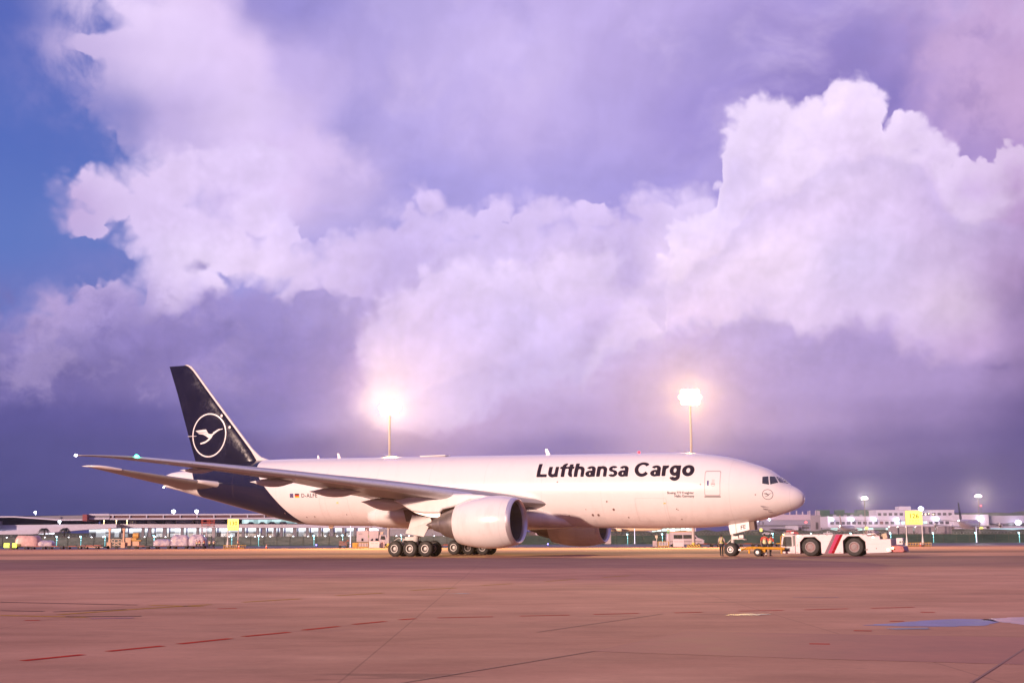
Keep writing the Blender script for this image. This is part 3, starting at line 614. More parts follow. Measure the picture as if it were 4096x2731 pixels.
def rrect(x0, y0, x1, y1, r, n=5):
    out = []
    for cx, cy, a0 in ((x1-r, y1-r, 0), (x0+r, y1-r, 90), (x0+r, y0+r, 180), (x1-r, y0+r, 270)):
        for k in range(n+1):
            a = R(a0+90*k/n); out.append((cx+r*math.cos(a), cy+r*math.sin(a)))
    return out
def circ(cx, cy, r, n=28, ry=None): return [(cx+r*math.cos(2*math.pi*k/n), cy+(ry or r)*math.sin(2*math.pi*k/n)) for k in range(n)]
def circle_band(cx, cy, r, w, n=36, ry=None):
    ry = ry or r
    a = circ(cx, cy, r, n, ry); b = circ(cx, cy, r-w, n, ry-w); return [[a[i], a[(i+1) % n], b[(i+1) % n], b[i]] for i in range(n)]
def sid(x, y): return -x           # decal drawn with x = -s
def zid(x, y): return y
# titles
def crane(sc, cx, cy, flip=1):
    """flying bird emblem: outline polygons in a unit circle of radius 1"""
    P = []
    body = [(-.62,-.50),(-.44,-.46),(-.30,-.36),(-.20,-.22),(-.16,-.10),(-.30,.02),(-.46,.06),(-.64,.06),(-.62,.12),(-.44,.13),(-.30,.11),(-.44,.20),(-.62,.20),(-.68,.19),(-.72,.25),(-.48,.26),(-.34,.24),(-.46,.31),(-.72,.31),(-.78,.30),(-.83,.36),(-.60,.41),(-.30,.43),(-.16,.43),(-.12,.32),(-.04,.14),(.06,.06),(.22,.07),(.36,.16),(.56,.32),(.70,.40),(.84,.42),(.82,.46),(.64,.42),(.50,.34),(.34,.20)]
    bm = bmesh.new()
    # body as a triangulated outline: wing, trunk, neck, legs
    parts = [
        [(-.84,.37),(-.30,.44),(-.15,.44),(-.05,.20),(-.30,.27),(-.76,.32)],
        [(-.76,.29),(-.30,.25),(-.05,.18),(.02,.08),(-.12,.06),(-.32,.17),(-.68,.22)],
        [(-.66,.18),(-.32,.14),(-.12,.04),(.02,.08),(.04,-.02),(-.12,-.08),(-.34,.06),(-.60,.12)],
        [(-.05,.20),(.02,.08),(.14,.06),(.22,.08),(.28,-.02),(.04,-.20),(-.12,-.10),(-.02,.02)],
        [(.14,.06),(.24,.09),(.44,.24),(.66,.40),(.84,.46),(.86,.40),(.70,.36),(.52,.22),(.28,-.02)],
        [(.26,.17),(.60,.42),(.72,.44),(.34,.15)],
        [(.28,-.02),(.04,-.20),(-.16,-.36),(-.52,-.48),(-.48,-.55),(-.22,-.50),(.02,-.36),(.20,-.18)]]
    return [[(cx+flip*sc*p[0], cy+sc*p[1]*(.62 if p[1] > 0 else .80)) for p in q] for q in parts]

for side, tx in ((1, 1), (-1, -1)):
    pass

# the big bold italic title is drawn as distance fields (stems, bars, arcs) and contoured
def g_box(x0, y0, x1, y1): return lambda X, Y: np.maximum(np.maximum(x0-X, X-x1), np.maximum(y0-Y, Y-y1))
def g_arc(cx, cy, rx, ry, t, a0=0, a1=360, tv=None):
    """elliptic band of outer radii rx, ry; thickness t at the sides and tv at top and bottom; butt ends at a0, a1 degrees"""
    tv = tv or t*.88
    def f(X, Y):
        u, v = X-cx, Y-cy
        ko = (np.hypot(u/rx, v/ry)-1)*min(rx, ry); ki = (1-np.hypot(u/(rx-t), v/(ry-tv)))*min(rx-t, ry-tv); d = np.maximum(ko, ki)
        if a1-a0 < 359:
            an = np.degrees(np.arctan2(v/ry, u/rx)) % 360; mid = (a0+a1)/2; h = (a1-a0)/2
            da = np.abs((an-mid+180) % 360-180)-h; r = np.hypot(u, v); d = np.maximum(d, np.radians(da)*r)
        return d
    return f
T_ = .245
GL = {
 'L': (.74, [g_box(0,0,.24,1), g_box(0,0,.68,.20)]),
 'u': (.74, [g_box(0,.28,T_,.74), g_arc(.33,.28,.33,.30,T_,180,360), g_box(.435,0,.66,.74)]),
 'f': (.47, [g_box(.12,0,.12+T_,.76), g_arc(.40,.76,.28,.26,T_,80,180), g_box(0,.57,.47,.74)]),
 't': (.50, [g_box(.11,.24,.11+T_,.94), g_arc(.38,.24,.27,.25,T_,180,275), g_box(0,.57,.45,.74)]),
 'h': (.74, [g_box(0,0,T_,1), g_arc(.33,.44,.33,.32,T_,0,180), g_box(.435,0,.66,.44)]),
 'n': (.74, [g_box(0,0,T_,.74), g_arc(.33,.44,.33,.32,T_,0,180), g_box(.435,0,.66,.44)]),
 'a': (.71, [g_arc(.33,.49,.305,.27,T_,0,158,.17), g_box(.40,0,.635,.50), g_arc(.29,.205,.29,.225,T_,0,360,.145)]),
 's': (.64, [g_arc(.30,.535,.28,.225,.22,28,272,.165), g_arc(.30,.215,.30,.235,.22,-152,92,.165)]),
 'C': (1.0, [g_arc(.49,.50,.49,.53,.24,38,322,.215)]),
 'r': (.47, [g_box(0,0,T_,.74), g_arc(.36,.43,.36,.32,T_,82,180)]),
 'g': (.75, [g_arc(.33,.385,.33,.37,T_), g_box(.435,-.04,.66,.74), g_arc(.34,-.02,.32,.27,T_,190,360)]),
 'o': (.76, [g_arc(.37,.37,.37,.39,T_+.01)]),
 ' ': (.30, [])}
def glyph_bm(txt, cell=.045):
    bm = bmesh.new(); x = 0.0; cache = {}
    for ch in txt:
        adv, fs = GL[ch]
        if fs:
            gx = np.arange(-.06, 1.2, cell); gy = np.arange(-.36, 1.12, cell); X, Y = np.meshgrid(gx, gy, indexing='ij')
            D = np.min([f(X, Y) for f in fs], axis=0); vc = {}
            def V(key, p):
                if key not in vc: vc[key] = bm.verts.new((x+p[0], p[1], 0))
                return vc[key]
            for i in range(len(gx)-1):
                for j in range(len(gy)-1):
                    cs = [(i,j),(i+1,j),(i+1,j+1),(i,j+1)]; ds = [D[c] for c in cs]
                    if min(ds) >= 0: continue
                    poly = []
                    for k in range(4):
                        c0, c1 = cs[k], cs[(k+1) % 4]; d0, d1 = ds[k], ds[(k+1) % 4]
                        if d0 < 0: poly.append(V(c0, (gx[c0[0]], gy[c0[1]])))
                        if (d0 < 0) != (d1 < 0):
                            t = d0/(d0-d1); t = min(max(t, .02), .98); kk = (min(c0,c1), max(c0,c1)); poly.append(V(kk, (gx[c0[0]]+(gx[c1[0]]-gx[c0[0]])*t, gy[c0[1]]+(gy[c1[1]]-gy[c0[1]])*t)))
                    if len(poly) >= 3:
                        try: bm.faces.new(poly)
                        except ValueError: pass
        x += adv
    for v in bm.verts: v.co.x += v.co.y*-.015
    return bm, x
bm, wt = glyph_bm('Lufthansa Cargo'); kx = (21.68-7.95)/(wt+.06)
for v in bm.verts: v.co.x = -21.68 + v.co.x*kx; v.co.y *= 1.0
def zt(x, y):      # height along the curved skin above the baseline
    a0 = math.asin(1.06/3.1); return 3.1*math.sin(a0 + y*1.36/3.1)
decal(bm, sid, zt, 'lettering', INK, fus, 1, cut=9, horiz=False)
bm, wt = glyph_bm('Lufthansa Cargo', .08)
decal(bm, lambda x, y: 7.95+x*kx, zt, 'lettering', INK, fus, -1, cut=9, horiz=False)
for i, (t_, z_) in enumerate((('Boeing 777 Freighter', -0.36), ('Hallo Germany', -0.62))):
    bm = text_mesh(t_, 0.275, 0.004, 0, 0.95, 'RIGHT'); decal(bm, lambda x, y: 8.03-x, lambda x, y, z_=z_: y+z_, 'small_lettering', INK, fus, 1)
bm = text_mesh('D-ALFE', 0.50, 0.006, 0, 1.1); decal(bm, lambda x, y: 44.86-x, lambda x, y: y-0.58, 'registration_lettering', INK, fus, 1)
EU = mat('flag_blue', (0.01, 0.02, 0.16), 0.3); FY = mat('flag_gold', (0.8, 0.42, 0.02), 0.3); FR = mat('flag_red', (0.55, 0.01, 0.01), 0.3); FK = mat('flag_black', (0.01, 0.01, 0.01), 0.3)
f1 = decal(poly_bm([[(-46.1,-.60),(-45.72,-.60),(-45.72,-.24),(-46.1,-.24)]]), sid, zid, 'flag', EU, fus)
decal(poly_bm([circ(-45.91+.10*math.cos(R(30*k)), -.42+.10*math.sin(R(30*k)), .018, 5) for k in range(12)]), sid, zid, 'star_ring', FY, f1, off=0.012)
f2 = decal(poly_bm([[(-45.55,-.36),(-45.08,-.36),(-45.08,-.24),(-45.55,-.24)]]), sid, zid, 'flag', FK, fus)
decal(poly_bm([[(-45.55,-.48),(-45.08,-.48),(-45.08,-.36),(-45.55,-.36)]]), sid, zid, 'red_stripe', FR, f2)
decal(poly_bm([[(-45.55,-.60),(-45.08,-.60),(-45.08,-.48),(-45.55,-.48)]]), sid, zid, 'gold_stripe', FY, f2)
# doors
def door(s1, s0, z0, z1, r, w=0.05, name='door', sill=True, side=1, m_=None, lean=0.0):
    o = decal(poly_bm(frame_polys(rrect(-s1, z0, -s0, z1, r), w)), sid, zid, name, m_ or GREYLINE, fus, side); return o
for side in (1, -1):
    d = door(7.2, 5.95, -0.52, 1.47, .14, .065, 'crew_door', side=side)
    decal(poly_bm([[(-7.22,-.62),(-5.93,-.62),(-5.93,-.54),(-7.22,-.54)]]), sid, zid, 'door_sill', DARK, d, side)
    decal(poly_bm([rrect(-6.99,.29,-6.85,.68,.03)]), sid, zid, 'door_window', EU, d, side)
    decal(poly_bm([[(-6.70,.36),(-6.36,.36),(-6.40,.44),(-6.52,.50),(-6.64,.44)]]+circle_band(-6.52,.40,.17,.03,20)), sid, zid, 'door_handle', GREYLINE, d, side)
    decal(poly_bm([[(-6.62,.60+.05*k),(-6.40,.60+.05*k),(-6.40,.62+.05*k),(-6.62,.62+.05*k)] for k in range(4)]), sid, zid, 'door_placard', GREYLINE, d, side)
THIN = mat('seam_faint', (0.52, 0.44, 0.43), 0.4)
d = door(13.0, 10.35, -2.55, -0.68, .12, .028, 'lower_cargo_door', m_=THIN)
decal(poly_bm([[(-10.62,-1.05),(-10.42,-1.05),(-10.42,-1.20),(-10.47,-1.12),(-10.55,-1.12),(-10.60,-1.22)]]), sid, zid, 'yellow_marking', mat('marking_yellow', (.7,.55,.12), .4), d)
d = door(43.0, 40.0, -2.55, -0.66, .15, .028, 'lower_cargo_door', m_=THIN)
decal(poly_bm([[(-41.2,-1.0),(-41.0,-1.0),(-41.0,-1.16),(-41.1,-1.08),(-41.18,-1.18)]]), sid, zid, 'yellow_marking', MATS['marking_yellow'], d)
for i, (s, z, r) in enumerate([(19.73,.64,.06),(15.42,-.96,.07),(14.94,-1.60,.10),(16.88,-2.05,.10),(16.39,-2.05,.10),(13.83,-2.23,.06),(17.37,-1.60,.04),(7.51,.38,.05),(3.3,-.42,.05),(47.2,-2.0,.07),(44.0,-2.3,.06),(44.9,-2.35,.06),(40.5,-2.1,.05),(9.6,-1.55,.05),(9.5,-1.62,.04),(9.4,-2.35,.05),(19.0,-2.1,.05)]):
    decal(poly_bm([circ(-s, z, r, 14)]), sid, zid, 'vent_port', mat('port_brown', (.16,.09,.08), .5), fus, cut=0.05)
# bird emblem by the nose
e = decal(poly_bm(circle_band(-2.40, -.39, .40, .035, 40)), sid, zid, 'emblem', INK, fus, cut=0.06)
decal(poly_bm(crane(.37, -2.40, -.39)), sid, zid, 'emblem_bird', INK, e, cut=0.06, off=0.008)
# cockpit windows
for side in (1, -1):
    for q in ([(2.84,1.0),(2.80,.45),(2.30,.37),(2.44,1.04)], [(2.36,1.04),(2.22,.38),(1.70,.54),(2.03,1.04)], [(1.97,1.04),(1.63,.56),(1.02,.48),(1.34,.72),(1.66,.95)]):
        pl_ = [(-a, b) for a, b in q]
        n_ = len(pl_); cx_ = sum(p[0] for p in pl_)/n_; cy_ = sum(p[1] for p in pl_)/n_
        big = [(cx_+(p[0]-cx_)*1.10, cy_+(p[1]-cy_)*1.12) for p in pl_]
        w_ = decal(poly_bm([big]), sid, zid, 'window_frame', mat('window_frame_white', (.72,.70,.70), .35), fus, side, cut=0.04, off=0.006)
        decal(poly_bm([pl_]), sid, zid, 'cockpit_window', GLASS, w_, side, cut=0.04, off=0.013)
# belly fairing
m = MB(); rg = []
for s, w_, zb, zt in [(38.9,.3,-2.55,-2.0),(38.7,1.6,-2.95,-1.7),(38.2,2.5,-3.16,-1.45),(37.2,3.05,-3.26,-1.2),(36,3.30,-3.30,-1.0),(33,3.50,-3.32,-.8),(29,3.55,-3.34,-.7),(25,3.50,-3.34,-.8),(22.5,3.3,-3.28,-1.0),(21,2.9,-3.2,-1.4),(19.6,2.0,-3.08,-2.0),(18.8,.6,-2.9,-2.6)]:
    c, r = (zb+zt)/2, (zt-zb)/2
    rg.append([L(s, w_*abs(math.cos(a))**.8*(1 if math.cos(a) > 0 else -1), zc(s)+c+r*abs(math.sin(a))**.85*(1 if math.sin(a) > 0 else -1)) for a in [2*math.pi*k/40 for k in range(40)]])
m.loft(rg); bf = m.build('belly_fairing', WHITE2, AC, smooth=60)
# antennas and belly masts
def blade(name, s, z0, h, c, lean, m_=DECALW):
    mm = MB()
    for t0, t1, cc0, cc1 in ((0, 1, c, c*.55),):
        mm.add([L(s, .03, z0-.05), L(s+c, .03, z0-.05), L(s+c, -.03, z0-.05), L(s, -.03, z0-.05), L(s+lean, .012, z0+h), L(s+lean+cc1, .012, z0+h), L(s+lean+cc1, -.012, z0+h), L(s+lean, -.012, z0+h)],
               [(3,2,1,0), (4,5,6,7), (0,1,5,4), (1,2,6,5), (2,3,7,6), (3,0,4,7)])
    return mm.build(name, m_, AC, smooth=0)
blade('antenna', 44.9, zc(45)+3.09, .30, .26, .14); blade('antenna', 42.6, zc(43)+3.1, .44, .34, .24); blade('antenna', 21.6, zc(22)+3.1, .50, .38, .28)
blade('belly_antenna', 43.2, zc(43)-3.05, -.3, .6, .25, mat('antenna_brown', (.30,.17,.10), .5))
mm = MB(); mm.box(L(32.8, 0, zc(33)+3.14), (2.6, .9, .10)); mm.build('satellite_fairing', DECALW, AC, bevel=.04)
mm = MB(); mm.ball(L(13.6, 0, zc(13.6)+3.16), (.12, .10, .11)); mm.build('beacon', mat('beacon_red', (.6,.02,.03), .2, emit=(1,.03,.05), estr=2.0), AC)
for s, z in ((3.0, -1.29), (2.86, -1.48), (2.55, -1.68)):
    l = surf(s, z); mm = MB(); mm.tube([L(s, l-.05, zc(s)+z), L(s-.05, l+.12, zc(s)+z-.02), L(s-.42, l+.14, zc(s)+z-.04)], [.035, .025, .012], 6); mm.build('pitot_probe', mat('probe_metal', (.25,.2,.2), .4, .5), AC)
for s in (60.1,):
    mm = MB(); mm.lathe([(0,.30),(.12,.26),(.2,.12)], L(62.7, 0, zc(62.7)+.95), (-1,0,0), 12); mm.build('auxiliary_exhaust', DMETAL, AC)
mm = MB(); mm.ball(L(62.95, 0, zc(63)+.50), (.07,.07,.07), 8, 6); mm.build('tail_light', mat('white_lamp', (.9,.9,.9), .2, emit=(1,.95,1), estr=14), AC)
# vertical fin
def foil(chord, tc, n=12):
    """closed airfoil: list of (x, t) x aft 0..chord"""
    xs_ = [0.5*(1-math.cos(math.pi*k/n)) for k in range(n+1)]
    th = [5*tc*chord*(.2969*math.sqrt(x)-.126*x-.3516*x*x+.2843*x**3-.1015*x**4) for x in xs_]
    up = [(x*chord, t) for x, t in zip(xs_, th)]; dn = [(x*chord, -t) for x, t in zip(xs_[1:-1], th[1:-1])][::-1]
    return up + dn
m = MB(); rg = []; leg = []
for z, sl, st_ in [(7.6,50.9,58.6),(8.9,51.9,59.15),(9.98,52.65,59.55),(11.3,53.85,60.05),(13.67,55.98,60.9),(15.7,57.78,61.62),(18.2,59.95,62.62),(18.5,60.35,62.75)]:
    rg.append([L(sl+x, t, z) for x, t in foil(st_-sl, .09 if z < 18.4 else .05)])
m.loft(rg); fin = m.build('tail_fin', NAVY, AC, smooth=50)
m = MB(); rg = []
for z, sl, c in [(8.30,49.6,2.6),(8.9,50.5,1.65),(9.2,51.45,.95),(9.98,52.42,.50),(11.3,53.62,.46),(13.67,55.76,.42),(15.7,57.58,.40),(17.9,59.50,.38),(18.35,59.95,.5),(18.56,60.40,.5)]:
    rg.append([L(sl+x, t, z) for x, t in foil(c, .55 if z > 9.3 else .28)])
m.loft(rg); m.build('fin_leading_edge', WHITE2, AC, smooth=60)
def on_fin(bm, name, m_, parent, side=1, off=.012):
    secs = [(7.6,50.9,58.6),(8.9,51.9,59.15),(9.98,52.65,59.55),(11.3,53.85,60.05),(13.67,55.98,60.9),(15.7,57.78,61.62),(18.2,59.95,62.62)]
    y = min(v.co.y for v in bm.verts)+.3
    while y < max(v.co.y for v in bm.verts):
        bmesh.ops.bisect_plane(bm, geom=bm.verts[:]+bm.edges[:]+bm.faces[:], plane_co=(0, y, 0), plane_no=(0, 1, 0)); y += .3
    x = min(v.co.x for v in bm.verts)+.3
    while x < max(v.co.x for v in bm.verts):
        bmesh.ops.bisect_plane(bm, geom=bm.verts[:]+bm.edges[:]+bm.faces[:], plane_co=(x, 0, 0), plane_no=(1, 0, 0)); x += .3
    for v in bm.verts:
        s, z = -v.co.x, v.co.y
        for a, b in zip(secs, secs[1:]):
            if a[0] <= z <= b[0]: break
        k = (z-a[0])/(b[0]-a[0]); sl = a[1]+(b[1]-a[1])*k; se = a[2]+(b[2]-a[2])*k; ch = se-sl; x = min(max((s-sl)/ch, 0), 1)
        t = 5*.09*ch*(.2969*math.sqrt(x)-.126*x-.3516*x*x+.2843*x**3-.1015*x**4)
        v.co = Vector(L(s, side*(t+off), z))
    bmesh.ops.recalc_face_normals(bm, faces=bm.faces)
    return bm_obj(bm, name, m_, parent, True)
for side in (1, -1):
    em = on_fin(poly_bm(circle_band(-57.50, 11.47, 2.10, .13, 56, 2.14)), 'tail_emblem', DECALW, fin, side)
    on_fin(poly_bm([[(p[0]*1.0, p[1]) for p in q] for q in crane(2.0, -57.55, 11.50)]), 'emblem_bird', DECALW, em, side, .018)
for z_, s_ in ((13.30, 56.0), (12.15, 55.02)):
    m = MB()
    m.add(*(lambda q: ([L(s_+.14*math.cos(a), .30, z_+.14*math.sin(a)) for a in [math.pi*k/6 for k in range(12)]], [tuple(range(12))]))(0))
    m.build('fin_roundel', DECALW, fin)
m = MB(); m.tube([L(59.0,.22,11.44), L(59.7,.14,11.44), L(60.15,.05,11.45)], .03, 6); m.build('rudder_hinge', DECALW, AC)

# wings and stabilizers (built for starboard, mirrored for port)
def wing(sd):
    nm = 'wing'; m = MB(); rg = []
    secs = [(2.6,20.6,37.0,3.95,.068),(3.1,21.0,36.95,4.00,.070),(5.5,22.75,37.1,4.22,.088),(8.2,24.72,37.35,4.45,.108),(10.1,26.15,37.75,4.80,.095),(13,28.32,38.75,5.24,.085),(16,30.57,39.65,5.60,.08),(20.1,33.65,40.85,6.13,.078),(22.6,35.52,41.55,6.42,.078),(26.6,38.52,42.7,6.88,.08),(30.1,41.15,43.65,7.24,.085),(31.2,42.25,44.1,7.32,.08),(32.0,43.15,44.45,7.37,.07),(32.4,43.75,44.6,7.39,.05)]
    for l, a, b, z, tc in secs:
        ch = b-a; dz_ = float(np.interp(l, [2.6,5.5,8.2,10.1,13,16,20,22.6,26.6,30.1,32.4], [.75,.85,.85,.80,.76,.72,.58,.46,.28,.12,0])); inc = -math.atan(dz_/ch)
        rg.append([L(a+x, sd*l, z + t*(1.05 if t > 0 else .95) - x*math.tan(inc) + .018*ch*math.sin(math.pi*x/ch) + .02*ch*(1-x/ch)) for x, t in foil(ch, tc, 14)])
    m.loft(rg); w = m.build(nm, GREYW, AC, smooth=50)
    # bare leading edge (slats)
    m = MB()
    for i in range(1, 11):
        pass
    rg = []
    for l, a, b, z, tc in secs[3:11]:
        ch = b-a; c2 = .09*ch+.12; f = [(x, t) for x, t in foil(ch, tc, 14)]
        pts = []
        n2 = 8
        for k in range(n2+1):
            x = c2*(1-math.cos(math.pi/2*k/n2)); u = x/ch
            t = 5*tc*ch*(.2969*math.sqrt(u)-.126*u-.3516*u*u+.2843*u**3-.1015*u**4); pts.append((x, t))
        out = pts[::-1] + [(x, -t) for x, t in pts[1:]]
        rg.append([L(a+x-.02, sd*l, z + t*1.06+(.01 if t > 0 else -.01) + .018*ch*math.sin(math.pi*x/ch) + .02*ch) for x, t in out])
    m.loft(rg, caps=False); m.build('leading_edge_slat', mat('slat_paint', (.60,.60,.64), .3, .3, var=.05), w, smooth=50)
    # flap track fairings
    for l, s1, s0, zm, h in ((22.0,36.7,32.6,5.72,.36),(16.0,35.3,30.6,5.02,.42)):
        pass
    return w
def canoe(l, s0, s1, z0, z1, r, sd, par, nm='flap_fairing'):
    m = MB(); prof = [0, .30, .55, .8, .95, 1, 1, .92, .75, .5, .22, 0]
    rg = []
    for k, p in enumerate(prof):
        t = k/(len(prof)-1); s = s0+(s1-s0)*t; zz = z0+(z1-z0)*t; p = max(p, .02)
        rg.append([L(s, sd*(l+r*.5*p*math.cos(a)), zz+r*p*math.sin(a)*(1.0 if math.sin(a) < 0 else .7)) for a in [2*math.pi*k2/16 for k2 in range(16)]])
    m.loft(rg); return m.build(nm, WHITE2, par, smooth=60)
for sd in (1, -1):
    w = wing(sd)
    canoe(17.0, 36.2, 40.5, 5.92, 6.02, .40, sd, w); canoe(11.7, 33.4, 38.4, 5.27, 5.38, .46, sd, w)
    canoe(6.5, 31.6, 36.5, 4.30, 4.62, .62, sd, w); canoe(23.5, 39.0, 42.3, 6.62, 6.72, .24, sd, w)
    # inboard flap hinge fairing and flap edge box
    m = MB(); m.ball(L(41.05, sd*29.9, 7.38), (.16,.16,.12), 8, 6)
    gl = m.build('position_light', mat('green_lamp', (.1,.9,.6), .2, emit=(.02,1,.42), estr=26) if sd == 1 else mat('red_lamp', (.9,.1,.1), .2, emit=(1,.05,.05), estr=20), w)
    m = MB(); m.ball(L(44.4, sd*32.35, 7.42), (.12,.10,.08), 8, 6); m.build('wingtip_light', MATS['white_lamp'], w)
    m = MB(); rg = []
    for l, a, b, z in [(.9,54.3,60.6,6.35),(2.0,54.9,60.85,6.62),(4,56.4,61.4,6.93),(7,58.75,62.2,7.45),(10.0,61.1,63.0,7.98),(10.5,61.6,63.25,8.08),(10.76,62.5,63.5,8.12)]:
        rg.append([L(a+x, sd*l, z+t) for x, t in foil(b-a, .10 if l < 10.2 else .06, 12)])
    m.loft(rg); stb = m.build('horizontal_stabilizer', GREYW, AC, smooth=50)
    m = MB(); rg = []
    for l, a, c, z in [(1.2,53.9,1.9,6.42),(2.0,54.55,1.7,6.62),(3.2,55.55,1.1,6.82),(3.5,55.9,.8,6.87)]:
        rg.append([L(a+x, sd*l, z+t) for x, t in foil(c, .34, 12)])
    m.loft(rg); m.build('stabilizer_root_edge', WHITE2, stb, smooth=60)
    m = MB(); rg = []
    for l, a, b, z in [(9.1,60.35,61.2,7.83),(10.0,61.05,62.2,7.99),(10.55,61.6,63.3,8.10),(10.82,62.5,63.58,8.13)]:
        rg.append([L(a+x, sd*l, z+t) for x, t in foil(b-a, .26 if l < 10.3 else .12, 12)])
    m.loft(rg); m.build('stabilizer_tip', WHITE2, stb, smooth=60)
    # ------------------------------------------------ engine
    EL = 9.61; ez = 2.76; ax = (-1, 0, -0.03)
    def E_(s): return L(s, sd*EL, ez - .02*(s-23))
    m = MB(); m.lathe([(0.34,1.845),(.7,1.93),(1.2,2.01),(1.8,2.06),(2.6,2.05),(3.5,1.96),(4.3,1.82),(4.9,1.67),(5.1,1.60),(5.05,1.56),(4.4,1.5)], E_(20.3), ax, 64)
    eng = m.build('engine', WHITE2, AC, smooth=50)
    m = MB(); m.lathe([(.34,1.855),(.16,1.815),(.05,1.76),(0.0,1.69),(.04,1.62),(.16,1.565),(.40,1.53)], E_(20.3), ax, 64); m.build('intake_lip', LIPM, eng, smooth=60)
    m = MB(); m.lathe([(.40,1.53),(.9,1.56),(1.5,1.62),(1.52,.3)], E_(20.3), ax, 48); m.build('intake_duct', mat('duct_grey', (.26,.20,.19), .40, .4), eng, smooth=50)
    m = MB()
    for k in range(22):
        a = 2*math.pi*k/22; c0 = Vector(E_(21.72)); ca, sa = math.cos(a), math.sin(a)
        def pt(r, da, dx): return c0 + Vector((-dx, r*math.cos(a+da), r*math.sin(a+da)))
        m.add([pt(.45,-.10,.0), pt(1.0,-.05,.02), pt(1.6,.0,.03), pt(1.6,.15,.30), pt(1.0,.16,.26), pt(.45,.20,.22)], [(0,1,2,3,4,5)])
    m.build('fan_blades', mat('fan_titanium', (.20,.17,.17), .35, .8), eng, smooth=0)
    m = MB(); m.lathe([(-.75,.0),(-.6,.16),(-.3,.34),(0,.48),(.1,.5)], E_(21.7), ax, 24); m.build('spinner', mat('spinner_dark', (.05,.05,.06), .4), eng)
    m = MB(); m.lathe([(4.7,1.36),(5.1,1.34),(5.7,1.18),(6.5,.95),(6.62,.86),(6.5,.8)], E_(20.3), ax, 48); m.build('reverser_sleeve', DMETAL, eng, smooth=40)
    m = MB(); m.lathe([(6.2,.80),(6.7,.72),(7.2,.56),(7.45,.48),(7.45,.42),(7.1,.40)], E_(20.3), ax, 40)
    m.lathe([(7.1,.34),(7.6,.28),(8.0,.14),(8.2,.03)], E_(20.3), ax, 24); m.build('exhaust_cone', DMETAL, eng, smooth=40)
    m = MB(); m.prism([(S0-a, b) for a, b in [(22.4,4.72),(23.4,4.90),(24.6,5.0),(26.8,5.02),(29.2,5.0),(31.5,4.6),(30.7,4.24),(29.7,3.68),(28.6,3.52),(27.15,3.50),(26.9,3.8),(25.8,4.0),(24.5,4.5)]], -sd*(EL-.28), -sd*(EL+.28), 'y'); m.build('engine_pylon', WHITE2, eng, bevel=.12)
    m = MB(); m.prism([(S0-a, b) for a, b in [(27.1,3.49),(28.6,3.50),(29.6,3.64),(29.0,3.42),(28.0,3.18),(27.15,3.14)]], -sd*(EL-.22), -sd*(EL+.22), 'y'); m.build('heat_shield', DMETAL, eng)
    if sd == 1:
        for s, ang, r_ in ((25.0,-4,.05),(24.3,-4,.03),(22.2,-52,.08),(21.7,-44,.05),(21.4,-44,.07)):
            m = MB(); rr = {25.0:1.70,24.3:1.86,22.2:2.06,21.7:2.02,21.4:1.985}[s]+.006
            c0 = Vector(E_(s)); nrm = Vector((0,-math.cos(R(ang)),math.sin(R(ang)))); u = Vector((1,0,0)); v_ = nrm.cross(u)
            m.add([c0+nrm*rr+u*r_*math.cos(t)+v_*r_*math.sin(t) for t in [math.pi*k/5 for k in range(10)]], [tuple(range(10))])
            m.build('cowl_marking', mat('marking_brown', (.22,.06,.05), .5), eng)
    # ------------------------------------------------ main gear
    gl_ = 5.49
    m = MB(); m.tube([L(31.3, sd*(gl_+.1), 3.6), L(31.6, sd*gl_, 1.9), L(31.72, sd*gl_, .95)], [.30, .27, .22], 16)
    m.cyl(L(31.75, sd*gl_, 1.0), L(31.75, sd*gl_, .55), .30, .30, 16)
    m.box(L(31.78, sd*gl_, .62), (3.1, .34, .34))
    for a in (30.32, 31.78, 33.24): m.cyl(L(a, sd*(gl_-.62), .60), L(a, sd*(gl_+.62), .60), .13, .13, 12)
    m.tube([L(31.6, sd*gl_, 1.7), L(30.2, sd*(gl_-.9), 3.4)], .09, 8); m.tube([L(31.6, sd*gl_, 1.5), L(30.9, sd*(gl_-2.2), 3.0)], .10, 8)
    m.tube([L(31.65, sd*gl_, 1.55), L(32.4, sd*(gl_+.05), 1.50), L(32.9, sd*gl_, 1.35), L(32.95, sd*gl_, .9)], .07, 8)
    m.box(L(32.2, sd*(gl_+.05), 1.48), (.9, .25, .3)); m.tube([L(32.6, sd*(gl_+.1), 1.42), L(33.3, sd*(gl_+.15), 1.55), L(33.75, sd*(gl_+.1), 1.30)], .03, 6)
    g = m.build('main_landing_gear', GEARM, AC, bevel=.01)
    for a in (30.32, 31.78, 33.24):
        for dl in (-.70, .70):
            wheel_s = a; y = gl_+dl
            m = MB(); m.lathe([(-.255,.35),(-.25,.46),(-.24,.56),(-.19,.64),(-.1,.665),(.1,.665),(.19,.64),(.24,.56),(.25,.46),(.255,.35)], L(a, sd*y, .645), (0,-1,0), 36)
            for gx in (-.1, 0, .1): pass
            wl = m.build('wheel', RUB, g, smooth=50)
            for o_ in (1, -1):
                m = MB(); m.lathe([(o_*.235,.35),(o_*.262,.330),(o_*.262,.285)], L(a, sd*y, .645), (0,-1,0), 28); m.cur = 1; m.lathe([(o_*.262,.285),(o_*.15,.27),(o_*.12,.16)], L(a, sd*y, .645), (0,-1,0), 28); m.cur = 0; m.lathe([(o_*.12,.16),(o_*.17,.11),(o_*.20,.04),(o_*.20,.0)], L(a, sd*y, .645), (0,-1,0), 28); m.build('wheel_hub', [WHEELW, HUBD], wl, smooth=35)
